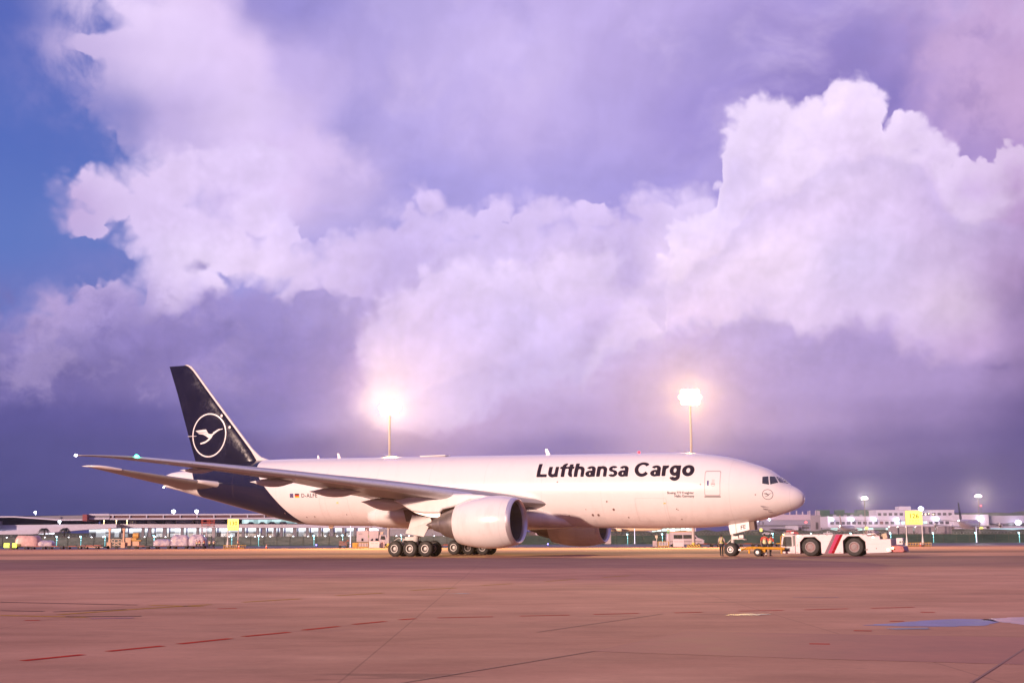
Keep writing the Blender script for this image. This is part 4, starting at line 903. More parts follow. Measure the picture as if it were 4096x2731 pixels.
    m = MB(); m.add([L(31.62,sd*6.30,3.45), L(29.9,sd*6.30,3.20), L(29.75,sd*6.32,2.95), L(30.55,sd*6.22,1.64), L(32.28,sd*6.22,1.90), L(32.22,sd*6.24,2.15), L(32.0,sd*6.26,2.3),
                     L(31.62,sd*6.24,3.45), L(29.9,sd*6.24,3.20), L(29.75,sd*6.26,2.95), L(30.55,sd*6.16,1.64), L(32.28,sd*6.16,1.90), L(32.22,sd*6.18,2.15), L(32.0,sd*6.20,2.3)],
                    [tuple(range(7)), tuple(range(13,6,-1))]+[(i,i+7,(i+1)%7+7,(i+1)%7) for i in range(7)]); m.build('gear_door', WHITE2, AC, smooth=0)
    m = MB(); m.prism([(S0-30.0,3.9),(S0-32.9,3.9),(S0-32.6,2.9),(S0-31.6,2.72),(S0-30.6,3.0)], -sd*4.9, -sd*5.6, 'y'); m.build('gear_bay', mat('bay_brown', (.20,.13,.10), .6, var=.2), AC, bevel=.05)
# nose gear
m = MB(); m.tube([L(5.5,0,3.0), L(5.75,0,1.9), L(5.87,0,.6)], [.17,.16,.12], 14); m.cyl(L(5.89,-.5,.52), L(5.89,.5,.52), .08, .08, 10)
m.tube([L(5.75,.0,1.9), L(4.6,0,2.9)], .07, 8); m.box(L(5.55,0,1.45), (.5,.5,.28)); m.tube([L(5.6,.25,1.35), L(5.0,.22,1.38), L(4.75,.2,1.30)], .05, 8); m.tube([L(5.6,-.25,1.35), L(5.0,-.22,1.38), L(4.75,-.2,1.30)], .05, 8)
m.box(L(5.05,.1,1.55), (.35,.3,.24)); m.tube([L(5.95,.1,1.3), L(6.25,.12,1.0), L(6.0,.1,.62)], .035, 6)
ng = m.build('nose_landing_gear', GEARM, AC, bevel=.01)
for y in (.36, -.36):
    m = MB(); m.lathe([(-.20,.26),(-.205,.36),(-.19,.46),(-.14,.52),(-.06,.545),(.06,.545),(.14,.52),(.19,.46),(.205,.36),(.20,.26)], L(5.89, y, .53), (0,-1,0), 36); wl = m.build('wheel', RUB, ng, smooth=50)
    for o_ in (1,-1):
        m = MB(); m.lathe([(o_*.19,.27),(o_*.215,.25),(o_*.21,.20)], L(5.89, y, .53), (0,-1,0), 28); m.cur = 1; m.lathe([(o_*.21,.20),(o_*.13,.17),(o_*.13,.13)], L(5.89, y, .53), (0,-1,0), 28); m.cur = 0; m.lathe([(o_*.13,.13),(o_*.17,.10),(o_*.17,.0)], L(5.89, y, .53), (0,-1,0), 28); m.build('wheel_hub', [WHEELW, HUBD], wl, smooth=35)
for y in (.52, -.52):
    q = [(5.98,2.46),(4.33,2.80),(4.28,2.08),(5.86,1.70)]
    m = MB(); m.prism([(S0-a, b) for a, b in q], -y-.02, -y+.02, 'y'); nd = m.build('nose_gear_door', WHITE2, AC, smooth=0)
    m = MB(); m.prism([(S0-a, b) for a, b in [(5.42,2.55),(5.38,2.56),(5.34,1.83),(5.38,1.82)]], -y-.024, -y+.024, 'y'); m.build('door_seam', mat('seam_brown', (.2,.1,.1), .5), nd)
    if y > 0:
        bm = text_mesh('FE', .46, .006, 0, 1.0)
        for v in bm.verts:
            x_, y_ = v.co.x, v.co.y; v.co = Vector((S0-5.02+x_, -y-.026, 2.09+y_+x_*.22))
        bm_obj(bm, 'door_lettering', INK, nd)
m = MB(); m.prism([(S0-a, b) for a, b in [(4.33,2.80),(3.95,2.88),(3.88,2.08),(4.28,2.05)]], -.45, .45, 'y'); m.build('nose_gear_bay', mat('bay_dark', (.16,.11,.09), .7, var=.2), AC)
# ================================================================ LIGHT MASTS
POLEM = mat('pole_paint', (.34,.30,.29), .5, var=.08); CONCR = mat('concrete_foot', (.40,.36,.33), .8, var=.15)
HOT = mat('sodium_lamp', (1,.8,.5), .3, emit=(1,.80,.46), estr=12)
HOTR = mat('lamp_fringe_glow', (1,.7,.3), .3, emit=(1,.62,.16), estr=1.2)  # glow added to the reflector shell for a yellow fringe around each lamp
HOTG = mat('lamp_housing', (.35,.3,.25), .5)
def striped(name, c1, c2, per=.35, ax=0, sk=1.0):
    m = bpy.data.materials.new(name); m.use_nodes = True; T = NT(m.node_tree); b = T.n['Principled BSDF']
    p = T.sep(T.node('ShaderNodeTexCoord').outputs['Object'])
    v = T.m('FRACT', T.m('MULTIPLY', T.m('ADD', T.m('ADD', p[0], p[1]), T.m('MULTIPLY', p[2], sk)), 1/per))
    T.put(b.inputs['Base Color'], T.mix(T.m('GREATER_THAN', v, .5), c1, c2)); b.inputs['Roughness'].default_value = .5; return m
HAZ = striped('hazard_stripe', (.62,.40,.06), (.03,.02,.02), .5)
def big_mast(x, y, h, label, power):
    t = thing('flood_light_mast', label, 'light mast', (x, y, -.5), 0, 'tall apron flood light masts')
    m = MB(); m.tube([(0,0,.5),(0,0,h*.5),(0,0,h-.4)], [.30,.25,.18], 16); m.build('pole', POLEM, t)
    m = MB(); m.box((0,0,.25),(2.2,2.2,.5)); m.build('footing', HAZ, t, bevel=.05)
    m = MB(); m.cyl((0,0,.5),(0,0,.85),.34,.30,16); m.build('pole_collar', mat('collar_yellow',(.7,.45,.05),.5), t)
    m = MB()
    for z in (h-.95, h+.05, h+1.05): m.box((0,0,z),(4.0,.12,.12))
    for xx in (-1.7, 0, 1.7): m.box((xx,.0,h),(.12,.12,2.3))
    m.build('lamp_rack', HOTG, t)
    for j, z in enumerate((h-.95, h+.05, h+1.05)):
        for i in range(5 if j == 1 else 4):
            xx = (i-(2 if j == 1 else 1.5))*.84
            m = MB(); m.lathe([(0,.05),(.0,.50),(-.08,.52),(-.35,.26)], (xx,-.16,z), (0,-1,-.35), 16)
            fl_ = m.build('flood_lamp', HOTR, t)
            m = MB(); m.ball((xx,-.24,z-.02),(.44,.16,.46),12,8); m.build('lamp_bulb', HOT, fl_)
    ld = bpy.data.lights.new('mast_light', 'SPOT'); lo = bpy.data.objects.new('mast_light', ld); COL.objects.link(lo); lo.parent = t; lo.location = (0,-1.3,h); lo.rotation_euler = (R(-80), 0, 0)
    ld.energy = power; ld.color = (1,.63,.20); ld.shadow_soft_size = 1.2; ld.spot_size = R(165); ld.spot_blend = .8
    return t
big_mast(-24.3, 260, 27.4, 'tall flood light mast with a blazing lamp rack, rising behind the rear fuselage', 190000)
big_mast(33.4, 246, 27.8, 'tall flood light mast with a blazing lamp rack, rising behind the forward fuselage', 200000)
# two slimmer masts far off on the right
def far_mast(x, y, h, label):
    t = thing('distant_light_mast', label, 'light mast', (x, y, 0), 0, 'slim distant light masts')
    m = MB(); m.tube([(0,0,0),(0,0,h)], [.26,.16], 10); m.build('pole', mat('mast_dark', (.16,.12,.13), .5), t)
    m = MB(); m.box((0,0,h),(2.2,.2,.3)); m.build('lamp_rack', HOTG, t)
    for i in range(5):
        m = MB(); m.ball(((i-2)*.62,-.2,h+.35*(i%2)),(.42,.2,.42),10,6); m.build('flood_lamp', mat('halide_lamp', (1,.9,.8), .3, emit=(1,.84,.66), estr=40), t)
    ld = bpy.data.lights.new('mast_light', 'SPOT'); lo = bpy.data.objects.new('mast_light', ld); COL.objects.link(lo); lo.parent = t; lo.location = (0,-1.2,h); lo.rotation_euler = (R(-86), 0, 0)
    ld.energy = 110000; ld.color = (1,.84,.66); ld.shadow_soft_size = 1.0; ld.spot_size = R(165); ld.spot_blend = .8
    return t
far_mast(204, 768, 22.5, 'slim distant light mast with a round white glow, standing behind the tow tractor')
far_mast(270, 768, 23.5, 'slim distant light mast with a round white glow, standing behind the dark tailed aircraft')
# ================================================================ PEOPLE
def skin_mesh(nodes, edges, sub=1):
    """nodes: name -> (pos, radius); returns an evaluated mesh grown over the edges"""
    names = list(nodes); me = bpy.data.meshes.new('sk'); me.from_pydata([nodes[n][0] for n in names], [(names.index(a), names.index(b)) for a, b in edges], [])
    ob = bpy.data.objects.new('sk', me); COL.objects.link(ob); sk = ob.modifiers.new('s', 'SKIN'); sk.use_smooth_shade = True
    bm = bmesh.new(); bm.from_mesh(me); ly = bm.verts.layers.skin.verify(); bm.verts.ensure_lookup_table()
    for i, n in enumerate(names):
        r = nodes[n][1]; bm.verts[i][ly].radius = r if isinstance(r, tuple) else (r, r)
    bm.verts[0][ly].use_root = True
    bm.to_mesh(me); bm.free()
    if sub: s2 = ob.modifiers.new('u', 'SUBSURF'); s2.levels = sub; s2.render_levels = sub
    dg = bpy.context.evaluated_depsgraph_get(); out = bpy.data.meshes.new_from_object(ob.evaluated_get(dg))
    bpy.data.objects.remove(ob); return out
SKIN = mat('skin', (.42,.24,.16), .55); HAIR = mat('hair_black', (.012,.010,.010), .5); SHOE = mat('shoe_black', (.015,.012,.012), .4)
TROU = mat('trousers_dark', (.018,.014,.020), .8); REDS = mat('shirt_red', (.50,.045,.03), .7); GREYS = mat('shirt_lilac', (.42,.33,.36), .7)
VESTY = mat('vest_yellow', (.62,.60,.16), .55); VESTB = mat('vest_beige', (.66,.58,.32), .6, var=.1); REFL = mat('reflective_band', (.75,.73,.70), .3)
def person(label, loc, rz, pose='stand', h=1.75, shirt=REDS, vest='tabard', trousers=TROU, group=None, bands=True, vestm=VESTB, arms=((.02,0),(.02,0)), lean=0.0, detail=True):
    """faces local +x; y is left; joints in metres for a 1.75 m body"""
    k = h/1.75
    hip = .93; ln = math.tan(lean)
    def P(x, y, z): return (k*(x + max(z-hip, 0)*ln), k*y, k*z)
    J = {'pelvis': (P(0,0,.97), (.125,.165)), 'waist': (P(0,0,1.10), (.10,.145)), 'chest': (P(.01,0,1.30), (.115,.17)), 'collar': (P(0,0,1.44), (.085,.12)), 'neck': (P(.01,0,1.50), .052), 'skull': (P(.02,0,1.60), (.082,.072)), 'crown': (P(.02,0,1.685), (.07,.062))}
    E_ = [('pelvis','waist'),('waist','chest'),('chest','collar'),('collar','neck'),('neck','skull'),('skull','crown')]
    S = {'stand': ((.0,.0),(.0,.0)), 'stride': ((.16,.05),(-.14,.10)), 'lean': ((.06,.0),(-.06,.0))}.get(pose, ((0,0),(0,0)))
    legs = {}
    for i, (sd, (fx, lift)) in enumerate(zip((1,-1), S)):
        n = 'l' if sd == 1 else 'r'
        if pose == 'sit':
            J['hip'+n] = (P(.02, sd*.10, .92), .095); J['knee'+n] = ((k*.46, k*sd*.13, k*.93), .062); J['ankle'+n] = ((k*.50, k*sd*.13, k*.48), .042); J['toe'+n] = ((k*.66, k*sd*.14, k*.45), .035)
        else:
            J['hip'+n] = (P(0, sd*.095, .90), .092); J['knee'+n] = ((k*(fx*.55+.03), k*sd*.105, k*.50), .060); J['ankle'+n] = ((k*fx, k*sd*.11, k*.085), .040); J['toe'+n] = ((k*(fx+.17), k*sd*.125, k*.035), .032)
        E_ += [('pelvis','hip'+n),('hip'+n,'knee'+n),('knee'+n,'ankle'+n),('ankle'+n,'toe'+n)]
        ax, up = arms[i]
        J['sho'+n] = (P(0, sd*.19, 1.41), .055); J['elb'+n] = (P(ax*.35-.02, sd*(.25+up*.1), 1.14+up*.06), .042)
        wx, wy, wz = ax-.0, sd*(.25+up*.05), .90+abs(ax)*.35+up*.25
        J['wri'+n] = (P(wx, wy, wz), .029); J['palm'+n] = (P(wx+.02, wy, wz-.07), (.022,.036))
        E_ += [('collar','sho'+n),('sho'+n,'elb'+n),('elb'+n,'wri'+n),('wri'+n,'palm'+n)]
        for f, (dx, ln_) in enumerate(((-.030,.062),(-.010,.075),(.010,.080),(.030,.070))):
            a = 'f%d%s' % (f, n); J[a] = (P(wx+.02+dx, wy-sd*.004, wz-.115), .0095); J[a+'t'] = (P(wx+.03+dx, wy-sd*.022, wz-.11-ln_), .008)
            E_ += [('palm'+n, a), (a, a+'t')]
        J['th'+n] = (P(wx+.06, wy-sd*.01, wz-.085), .011); J['tht'+n] = (P(wx+.075, wy-sd*.02, wz-.125), .009); E_ += [('palm'+n,'th'+n),('th'+n,'tht'+n)]
    J = {a: (p, r if isinstance(r, tuple) else (r, r)) for a, (p, r) in J.items()}
    J = {a: (p, (r[0]*k, r[1]*k)) for a, (p, r) in J.items()}
    me = skin_mesh(J, E_, 1); me.materials.clear(); me.materials.append(SKIN)
    b = bpy.data.objects.new('person', me); COL.objects.link(b); b.location = loc; b.rotation_euler = (0,0,rz); tag(b, label, 'person', group)
    def cloth(name, nodes, edges, grow, m_):
        q = {a: (J[a][0], (J[a][1][0]+grow*k, J[a][1][1]+grow*k)) for a in nodes}
        mm = skin_mesh(q, edges, 1); mm.materials.clear(); mm.materials.append(m_); o = bpy.data.objects.new(name, mm); COL.objects.link(o); o.parent = b; return o
    cloth('shirt', ['waist','chest','collar','shol','shor','elbl','elbr','pelvis'], [('pelvis','waist'),('waist','chest'),('chest','collar'),('collar','shol'),('collar','shor'),('shol','elbl'),('shor','elbr')], .014, shirt)
    cloth('trousers', ['pelvis','hipl','hipr','kneel','kneer','anklel','ankler'], [('pelvis','hipl'),('pelvis','hipr'),('hipl','kneel'),('hipr','kneer'),('kneel','anklel'),('kneer','ankler')], .020, trousers)
    for n in 'lr':
        a, t = Vector(J['ankle'+n][0]), Vector(J['toe'+n][0]); mm = MB()
        rg = []
        d = (t-a); d.z = 0; d.normalize() if d.length else None
        for q, w_, hh in ((-.09,.030,.075),(-.06,.040,.10),(0,.045,.10),(.08,.048,.075),(.17,.045,.055),(.215,.025,.035)):
            c = Vector((a.x, a.y, min(a.z, t.z)-.033*k)) + d*q*k; sdv = Vector((-d.y, d.x, 0))
            rg.append([c+sdv*w_*k*math.cos(u)+Vector((0,0,hh*k*.5+hh*k*.5*math.sin(u))) for u in [2*math.pi*j/10 for j in range(10)]])
        mm.loft(rg); mm.build('shoe', SHOE, b)
    hm = MB(); c = J['crown'][0]; hm.ball((c[0]-.012*k, c[1], c[2]-.022*k), (.096*k,.084*k,.082*k), 14, 10); hm.ball((c[0]-.035*k, c[1], c[2]-.075*k), (.07*k,.078*k,.075*k), 12, 8); hm.build('hair', HAIR, b)
    if detail:
        fm = MB(); s_ = J['skull'][0]
        fm.tube([(s_[0]+.085*k, s_[1], s_[2]+.012*k), (s_[0]+.108*k, s_[1], s_[2]-.022*k)], [.008*k, .014*k], 6); fm.build('nose', SKIN, b)
        for sd in (1,-1):
            em = MB(); em.ball((s_[0]-.005*k, s_[1]+sd*.078*k, s_[2]-.005*k), (.020*k,.010*k,.030*k), 8, 6); em.build('ear', SKIN, b)
            em = MB(); em.ball((s_[0]+.078*k, s_[1]+sd*.030*k, s_[2]+.012*k), (.008*k,.012*k,.007*k), 8, 6); em.build('eye', HAIR, b)
        mm = MB(); mm.box((s_[0]+.083*k, s_[1], s_[2]-.048*k), (.008*k,.04*k,.008*k)); mm.build('mouth', REDS, b)
    if vest == 'tabard':
        q = {a: (J[a][0], (J[a][1][0]+.032*k, J[a][1][1]+.030*k)) for a in ('waist','chest','collar')}
        q['low'] = (P(0,0,1.02), (.145*k,.190*k)); mm = skin_mesh(q, [('waist','low'),('waist','chest'),('chest','collar')], 1); mm.materials.clear(); mm.materials.append(vestm)
        o = bpy.data.objects.new('vest', mm); COL.objects.link(o); o.parent = b
        bx_ = MB(); cc = P(.0,0,1.30); bx_.box((cc[0]-.165*k, 0, cc[2]), (.012*k,.20*k,.09*k)); bx_.build('vest_panel', mat('vest_print',(.55,.18,.12),.5), o)
    elif vest == 'straps':
        mm = MB()
        for sd in (1,-1):
            mm.tube([P(-.150, sd*.03, 1.06), P(-.165, sd*.06, 1.22), P(-.155, sd*.105, 1.38), P(-.06, sd*.125, 1.49), P(.07, sd*.12, 1.42), P(.15, sd*.08, 1.22), P(.145, sd*.04, 1.08)], .030*k, 6)
        rg = []
        mm.build('vest_straps', VESTY, b)
        mm = MB(); rr = [[P(a_*.146*math.cos(u), .172*math.sin(u), z) for u in [2*math.pi*j/20 for j in range(20)]] for z, a_ in ((1.02,1.02),(1.09,1.0))]
        mm.loft(rr, False); mm.build('vest_belt', VESTY, b)
    if bands:
        for n in 'lr':
            kn, an = Vector(J['knee'+n][0]), Vector(J['ankle'+n][0])
            for t in (.58,.82):
                c = kn.lerp(an, t); r0 = (J['knee'+n][1][0]*(1-t)+J['ankle'+n][1][0]*t)+.030*k; mm = MB(); d = (an-kn).normalized()
                mm.lathe([(-.022*k, r0), (.022*k, r0)], c, d, 12); mm.build('leg_band', REFL, b)
    return b
person('man in grey shirt with yellow reflective straps and black trousers, standing beside the nose wheel', (16.80,107.2,0), R(62), 'lean', 1.74, GREYS, 'straps', bands=False, arms=((.10,0),(.16,.2)), lean=R(4))
person('worker in red shirt and reflective vest standing upright beside the yellow tow bar', (19.98,105.6,0), R(86), 'stand', 1.80, REDS, 'tabard', arms=((.05,.3),(.05,.3)))
person('worker in red shirt and reflective vest bending forward in front of the tow tractor', (20.72,107.2,0), R(40), 'stride', 1.70, REDS, 'tabard', arms=((.32,0),(.30,0)), lean=R(16))
# ================================================================ TOW TRACTOR AND TOW BAR
TG = thing('tow_tractor', 'long low white aircraft tow tractor with red and pink diagonal stripes and four huge tyres', 'tow tractor', (25.95,105.25,0), -YAW)
TW = mat('tractor_white', (.52,.41,.43), .4, coat=.3, var=.05, vscale=1.5)
def gx(x): return (x-1100)/231.0
def gz_(y): return (738-y)/228.0
def side_poly(pts): return [(gx(x), gz_(y)) for x, y in pts]
m = MB()
m.prism(side_poly([(342,690),(342,352),(1610,350),(1640,384),(1850,384),(1856,440),(2040,432),(2046,655),(1975,672),(1606,685),(1596,480),(1487,384),(1290,384),(1200,465),(1203,688),(810,690),(804,490),(697,396),(510,400),(424,490),(426,690)]), -1.45, 1.45, 'y')
body = m.build('body', TW, TG, smooth=0, bevel=.02)
m = MB(); m.prism(side_poly([(420,660),(420,400),(820,400),(820,660)]), -.72, .72, 'y'); m.prism(side_poly([(1195,660),(1195,392),(1605,392),(1605,660)]), -.72, .72, 'y'); m.build('wheel_well', mat('well_black', (.015,.012,.012), .8), TG)
m = MB(); m.prism(side_poly([(60,692),(60,600),(76,508),(98,378),(122,358),(338,354),(338,692)]), -1.45, -.45, 'y')
cab = m.build('cab', TW, TG, smooth=0, bevel=.05)
m = MB(); m.prism(side_poly([(60,692),(60,600),(200,590),(338,560),(338,692)]), -.44, 1.45, 'y'); m.build('front_deck', TW, TG, smooth=0, bevel=.04)
TGL = mat('tractor_glass', (.03,.035,.03), .08, coat=1.0, spec=.7); BLKP = mat('black_trim', (.02,.016,.018), .4)
def side_plate(pts, name, m_, par, y=-1.455, t=.012):
    mm = MB(); mm.prism(side_poly(pts), y-t, y, 'y'); return mm.build(name, m_, par, smooth=0)
w_ = side_plate([(100,566),(112,470),(128,398),(150,386),(262,386),(278,400),(278,558),(266,568)], 'door_window_frame', BLKP, cab)
side_plate([(108,556),(118,475),(135,404),(155,393),(258,393),(270,405),(270,550),(262,560)], 'door_window', TGL, w_, -1.468, .004)
side_plate([(292,370),(332,370),(332,545),(302,568)], 'cab_pillar_window', BLKP, cab)
side_plate([(114,588),(242,588),(232,612),(196,652),(118,650)], 'lower_window', BLKP, cab)
side_plate([(288,380),(291,380),(291,680),(288,680)], 'door_seam', GREYLINE, cab)
m = MB(); m.prism(side_poly([(57,598),(74,510),(96,380),(99,380),(77,510),(60,598)]), -1.38, -.52, 'y'); m.build('windscreen', TGL, cab)
bm = text_mesh('SZX', .155, .004, 0, 1.15)
for v in bm.verts: v.co = Vector((gx(236)+v.co.x, -1.468, gz_(663)+v.co.y))
bm_obj(bm, 'lettering', GREYLINE, cab)
m = MB(); m.add([(gx(205)+.12*px_, -1.466, gz_(650)+.12*py_) for px_, py_ in ((0,0),(.5,.15),(.35,.5),(.75,.75),(.1,.8),(.3,.4))], [(0,1,2,3,4,5)]); m.build('emblem', GREYLINE, cab, smooth=0)
for nm, c_, a in (('grey_stripe', (.20,.13,.15), (1032,1083,925,864)), ('pink_stripe', (.42,.05,.12), (1085,1152,982,928)), ('red_stripe', (.24,.004,.012), (1154,1206,1036,984))):
    side_plate([(a[0],355),(a[1],355),(a[2],686),(a[3],686)], nm, mat(nm+'_paint', c_, .75, spec=.08), body)
for i, x in enumerate((345,465,630,755,905,1072,1238,1378,1550)):
    side_plate([(x,358),(x+30,358),(x+30,366),(x,366)], 'reflector', mat('reflector_red', (.5,.03,.03), .3), body)
for x in (350,1125): side_plate([(x,664),(x+32,664),(x+32,671),(x,671)], 'reflector', MATS['reflector_red'], body)
side_plate([(920,472),(1030,472),(1030,475),(920,475)], 'panel_seam', GREYLINE, body); side_plate([(935,625),(1075,625),(1075,628),(935,628)], 'panel_seam', GREYLINE, body)
side_plate([(1640,520),(1850,520),(1850,523),(1640,523)], 'panel_seam', GREYLINE, body)
side_plate([(1780,588),(1790,588),(1790,612),(1780,612)], 'latch', BLKP, body); side_plate([(1575,625),(1600,610),(1635,610),(1635,630),(1600,632)], 'hose_port', BLKP, body)
side_plate([(370,528),(384,528),(384,560),(370,560)], 'label_plate', mat('plate_tan', (.55,.35,.22), .5), body)
for x in (612, 1398):
    for y in (-1.12, 1.12):
        m = MB(); m.lathe([(-.32,.42),(-.33,.55),(-.30,.66),(-.20,.71),(0,.725),(.20,.71),(.30,.66),(.33,.55),(.32,.42)], (gx(x), y, .715), (0,1,0), 40)
        wl = m.build('wheel', RUB, TG, smooth=40)
        for o_ in ((-1,) if y < 0 else (1,)):
            m = MB(); m.lathe([(o_*.31,.43),(o_*.345,.38),(o_*.345,.33),(o_*.28,.28),(o_*.30,.26),(o_*.32,.23),(o_*.32,0)], (gx(x), y, .715), (0,1,0), 32); m.build('wheel_hub', mat('tug_hub', (.24,.19,.19), .6, var=.2, vscale=6, spec=.2), wl, smooth=35)
            m = MB(); m.lathe([(o_*.301,.285),(o_*.305,.265)], (gx(x), y, .715), (0,1,0), 32); m.build('hub_ring', mat('ring_red', (.35,.10,.09), .5), wl)
m = MB(); m.tube([(gx(1630),-1.3,gz_(384)),(gx(1632),-1.3,gz_(300)),(gx(1648),-1.3,gz_(288)),(gx(1700),-1.3,gz_(288)),(gx(1862),-1.3,gz_(432))], .025, 8)
m.tube([(gx(1630),-.2,gz_(384)),(gx(1632),-.2,gz_(300)),(gx(1648),-.2,gz_(288)),(gx(1700),-.2,gz_(288)),(gx(1862),-.2,gz_(432))], .025, 8); m.tube([(gx(1648),-1.3,gz_(288)),(gx(1648),-.2,gz_(288))], .02, 6)
m.build('handrail', TW, TG)
m = MB(); m.lathe([(-.5,.16),(-.4,.19),(.4,.19),(.5,.12)], (gx(1700),-.5,gz_(350)), (1,0,.1), 16); m.build('exhaust_muffler', DMETAL, TG)
m = MB(); m.box((gx(1580), -.5, gz_(318)), (.20,.3,.20)); m.box((gx(1760),-.9,gz_(372)),(.75,.7,.10)); m.build('air_intake', mat('intake_brown', (.14,.09,.08), .6), TG, bevel=.02)
m = MB(); m.box((gx(1925), -.6, gz_(385)), (.36,.9,.42), ry=R(-12)); m.box((gx(1870),-.6,gz_(400)),(.05,1.0,.36), ry=R(-8)); m.build('rear_seat', mat('seat_tan', (.42,.32,.22), .6, var=.3), TG, bevel=.05)
m = MB(); m.box((gx(2172), -.5, gz_(478)), (.50,.8,.52)); rb = m.build('rear_control_box', mat('control_grey', (.55,.50,.50), .5), TG, bevel=.04)
m = MB(); m.box((gx(2185), -.92, gz_(490)), (.12,.05,.12)); m.build('control_panel', BLKP, rb); m = MB(); m.cyl((gx(2232),-.9,gz_(485)),(gx(2232),-.98,gz_(485)),.08,.08,12); m.build('knob', BLKP, rb)
m = MB(); m.prism(side_poly([(2046,560),(2120,545),(2240,560),(2262,640),(2240,668),(2046,665)]), -1.2, 1.2, 'y'); m.box((gx(2260), 0, gz_(655)), (.25,1.6,.06)); m.build('rear_bumper', mat('bumper_red', (.24,.02,.02), .35, coat=.4, var=.3, vscale=4), TG, bevel=.03)
m = MB(); m.box((gx(95), .3, gz_(640)), (.18,1.3,.45)); m.build('front_hitch', HAZ, TG, bevel=.02)
m = MB(); m.box((gx(200), -.95, gz_(344)), (.85,.8,.06)); m.box((gx(180), -.95, gz_(325)), (.45,.6,.09)); m.tube([(gx(120),-1.3,gz_(350)),(gx(150),-1.3,gz_(318)),(gx(260),-1.3,gz_(312))], .02, 6); rf = m.build('roof_rack', mat('rack_grey', (.30,.25,.25), .5), TG)
for x in (258, 288): 
    m = MB(); m.ball((gx(x),-1.1,gz_(318)), (.07,.07,.06), 10, 6); m.build('beacon', mat('beacon_pink', (.8,.2,.2), .2, emit=(1,.25,.22), estr=3), rf)
AMB = mat('amber_lamp', (1,.6,.2), .3, emit=(1,.55,.22), estr=14)
for x, y, s_ in ((395,378,.06),(1736,405,.07),(1986,622,.09),(2066,592,.08),(128,352,.04)):
    m = MB(); m.ball((gx(x),-1.47,gz_(y)), (s_,.03,s_), 10, 6); m.build('marker_lamp', AMB, TG)
person('driver seated behind the side window of the white tow tractor cab', (TG.location[0]+gx(240)*math.cos(YAW)-.95*math.sin(YAW), TG.location[1]-gx(240)*math.sin(YAW)-.95*math.cos(YAW), .02), R(180)-YAW, 'sit', 1.70, TROU, None, bands=False, arms=((.42,.3),(.42,.3)))
# tow bar between the nose wheel and the tractor
TB = thing('tow_bar', 'yellow aircraft tow bar on two small black wheels, between nose wheel and tractor', 'tow bar', WP(3.2, 0), -YAW)
YB = mat('towbar_yellow', (.46,.22,.015), .6, var=.3, vscale=4, spec=.2)
m = MB(); m.tube([(-1.6,0,.56),(-1.35,0,.66),(1.55,0,.60)], .105, 12); m.tube([(-1.45,0,.62),(-1.95,.22,.50)], .06, 8); m.tube([(-1.45,0,.62),(-1.95,-.22,.50)], .06, 8); bar = m.build('bar', YB, TB)
m = MB(); m.box((-.35,0,.42),(.8,.4,.22)); m.tube([(-.5,-.55,.32),(-.5,.55,.32)], .05, 8); m.tube([(-.9,0,.6),(-.45,0,.36),(.1,0,.58)], .05, 8); m.build('wheel_carriage', YB, TB, bevel=.02)
for y in (-.5,.5):
    m = MB(); m.lathe([(-.09,.14),(-.10,.26),(-.06,.31),(.06,.31),(.10,.26),(.09,.14)], (-.5,y,.31), (0,1,0), 24); wl = m.build('wheel', RUB, TB)
    m = MB(); m.lathe([(-.105,.14),(-.11,.05),(-.11,0)], (-.5,y,.31), (0,1,0), 16); m.build('wheel_hub', WHEELW, wl)
m = MB(); m.box((-1.3,0,.42),(.12,.12,.4)); m.tube([(1.25,0,.6),(1.25,0,1.5),(1.38,0,1.62),(1.55,0,1.56)], .035, 8); m.tube([(.9,0,1.0),(1.3,0,1.0)], .04, 8); m.box((1.3,0,.38),(.12,.25,.36)); m.build('jack_handle', YB, TB)
m = MB(); m.box((-2.05,0,.50),(.35,.5,.18)); m.build('nose_coupling', DMETAL, TB, bevel=.03)
# ================================================================ THE ROW OF GROUND EQUIPMENT BEHIND THE AIRCRAFT (apron level there is -0.5)
G0 = -.5
def stage_board(num, x, y, w, zb, h, label, base_x, base_w, lines):
    t = thing('stand_number_board', label, 'sign', (x, y, G0), 0, 'lit yellow stand number boards')
    m = MB(); m.box((0,0,zb+h/2),(w,.30,h)); b = m.build('board', mat('board_case', (.5,.40,.10), .5), t, bevel=.04)
    m = MB(); m.box((0,-.165,zb+h/2),(w-.10,.03,h-.10)); f = m.build('lit_face', mat('lit_yellow', (.9,.8,.2), .4, emit=(1.0,.90,.10), estr=.98), b)
    sign_text(num, h*.46, 'lettering', mat('board_black', (.012,.010,.0), .8, spec=.1), f, (0,-.19,zb+h*.47), bold=.022, ext=.004, spacing=1.05)
    for k, ln in enumerate(lines): sign_text(ln, h*.17, 'small_lettering', mat('board_pale', (.9,.75,.02), .5, emit=(1,.74,.0), estr=.75), f, (0,-.19,zb+h*(.24-.18*k)), ext=.004)
    for sx_ in (-1,1):
        m = MB(); m.tube([(sx_*(w/2-.08),0,.3),(sx_*(w/2-.08),0,zb+.1)], .09, 10); m.cyl((sx_*(w/2-.08),0,.0),(sx_*(w/2-.08),0,1.9),.30,.09,10); m.build('post', mat('post_pale', (.55,.50,.48), .5), t)
    m = MB()
    for zz in (.12,.62):
        for yy in (-.7,.7): m.tube([(base_x,yy,zz),(base_x+base_w,yy,zz)], .05, 6)
    n = 9
    for k in range(n+1):
        xx = base_x+base_w*k/n
        for yy in (-.7,.7): m.tube([(xx,yy,.05),(xx,yy,.64)], .035, 6)
    m.build('guard_rail', mat('rail_yellow', (.60,.33,.05), .5), t)
    m = MB()
    for k in range(8): m.box((base_x+base_w*(k+.5)/8,0,.16),(.34,1.1,.3))
    m.build('ballast_blocks', mat('block_brown', (.20,.12,.09), .8, var=.2), t)
    return t
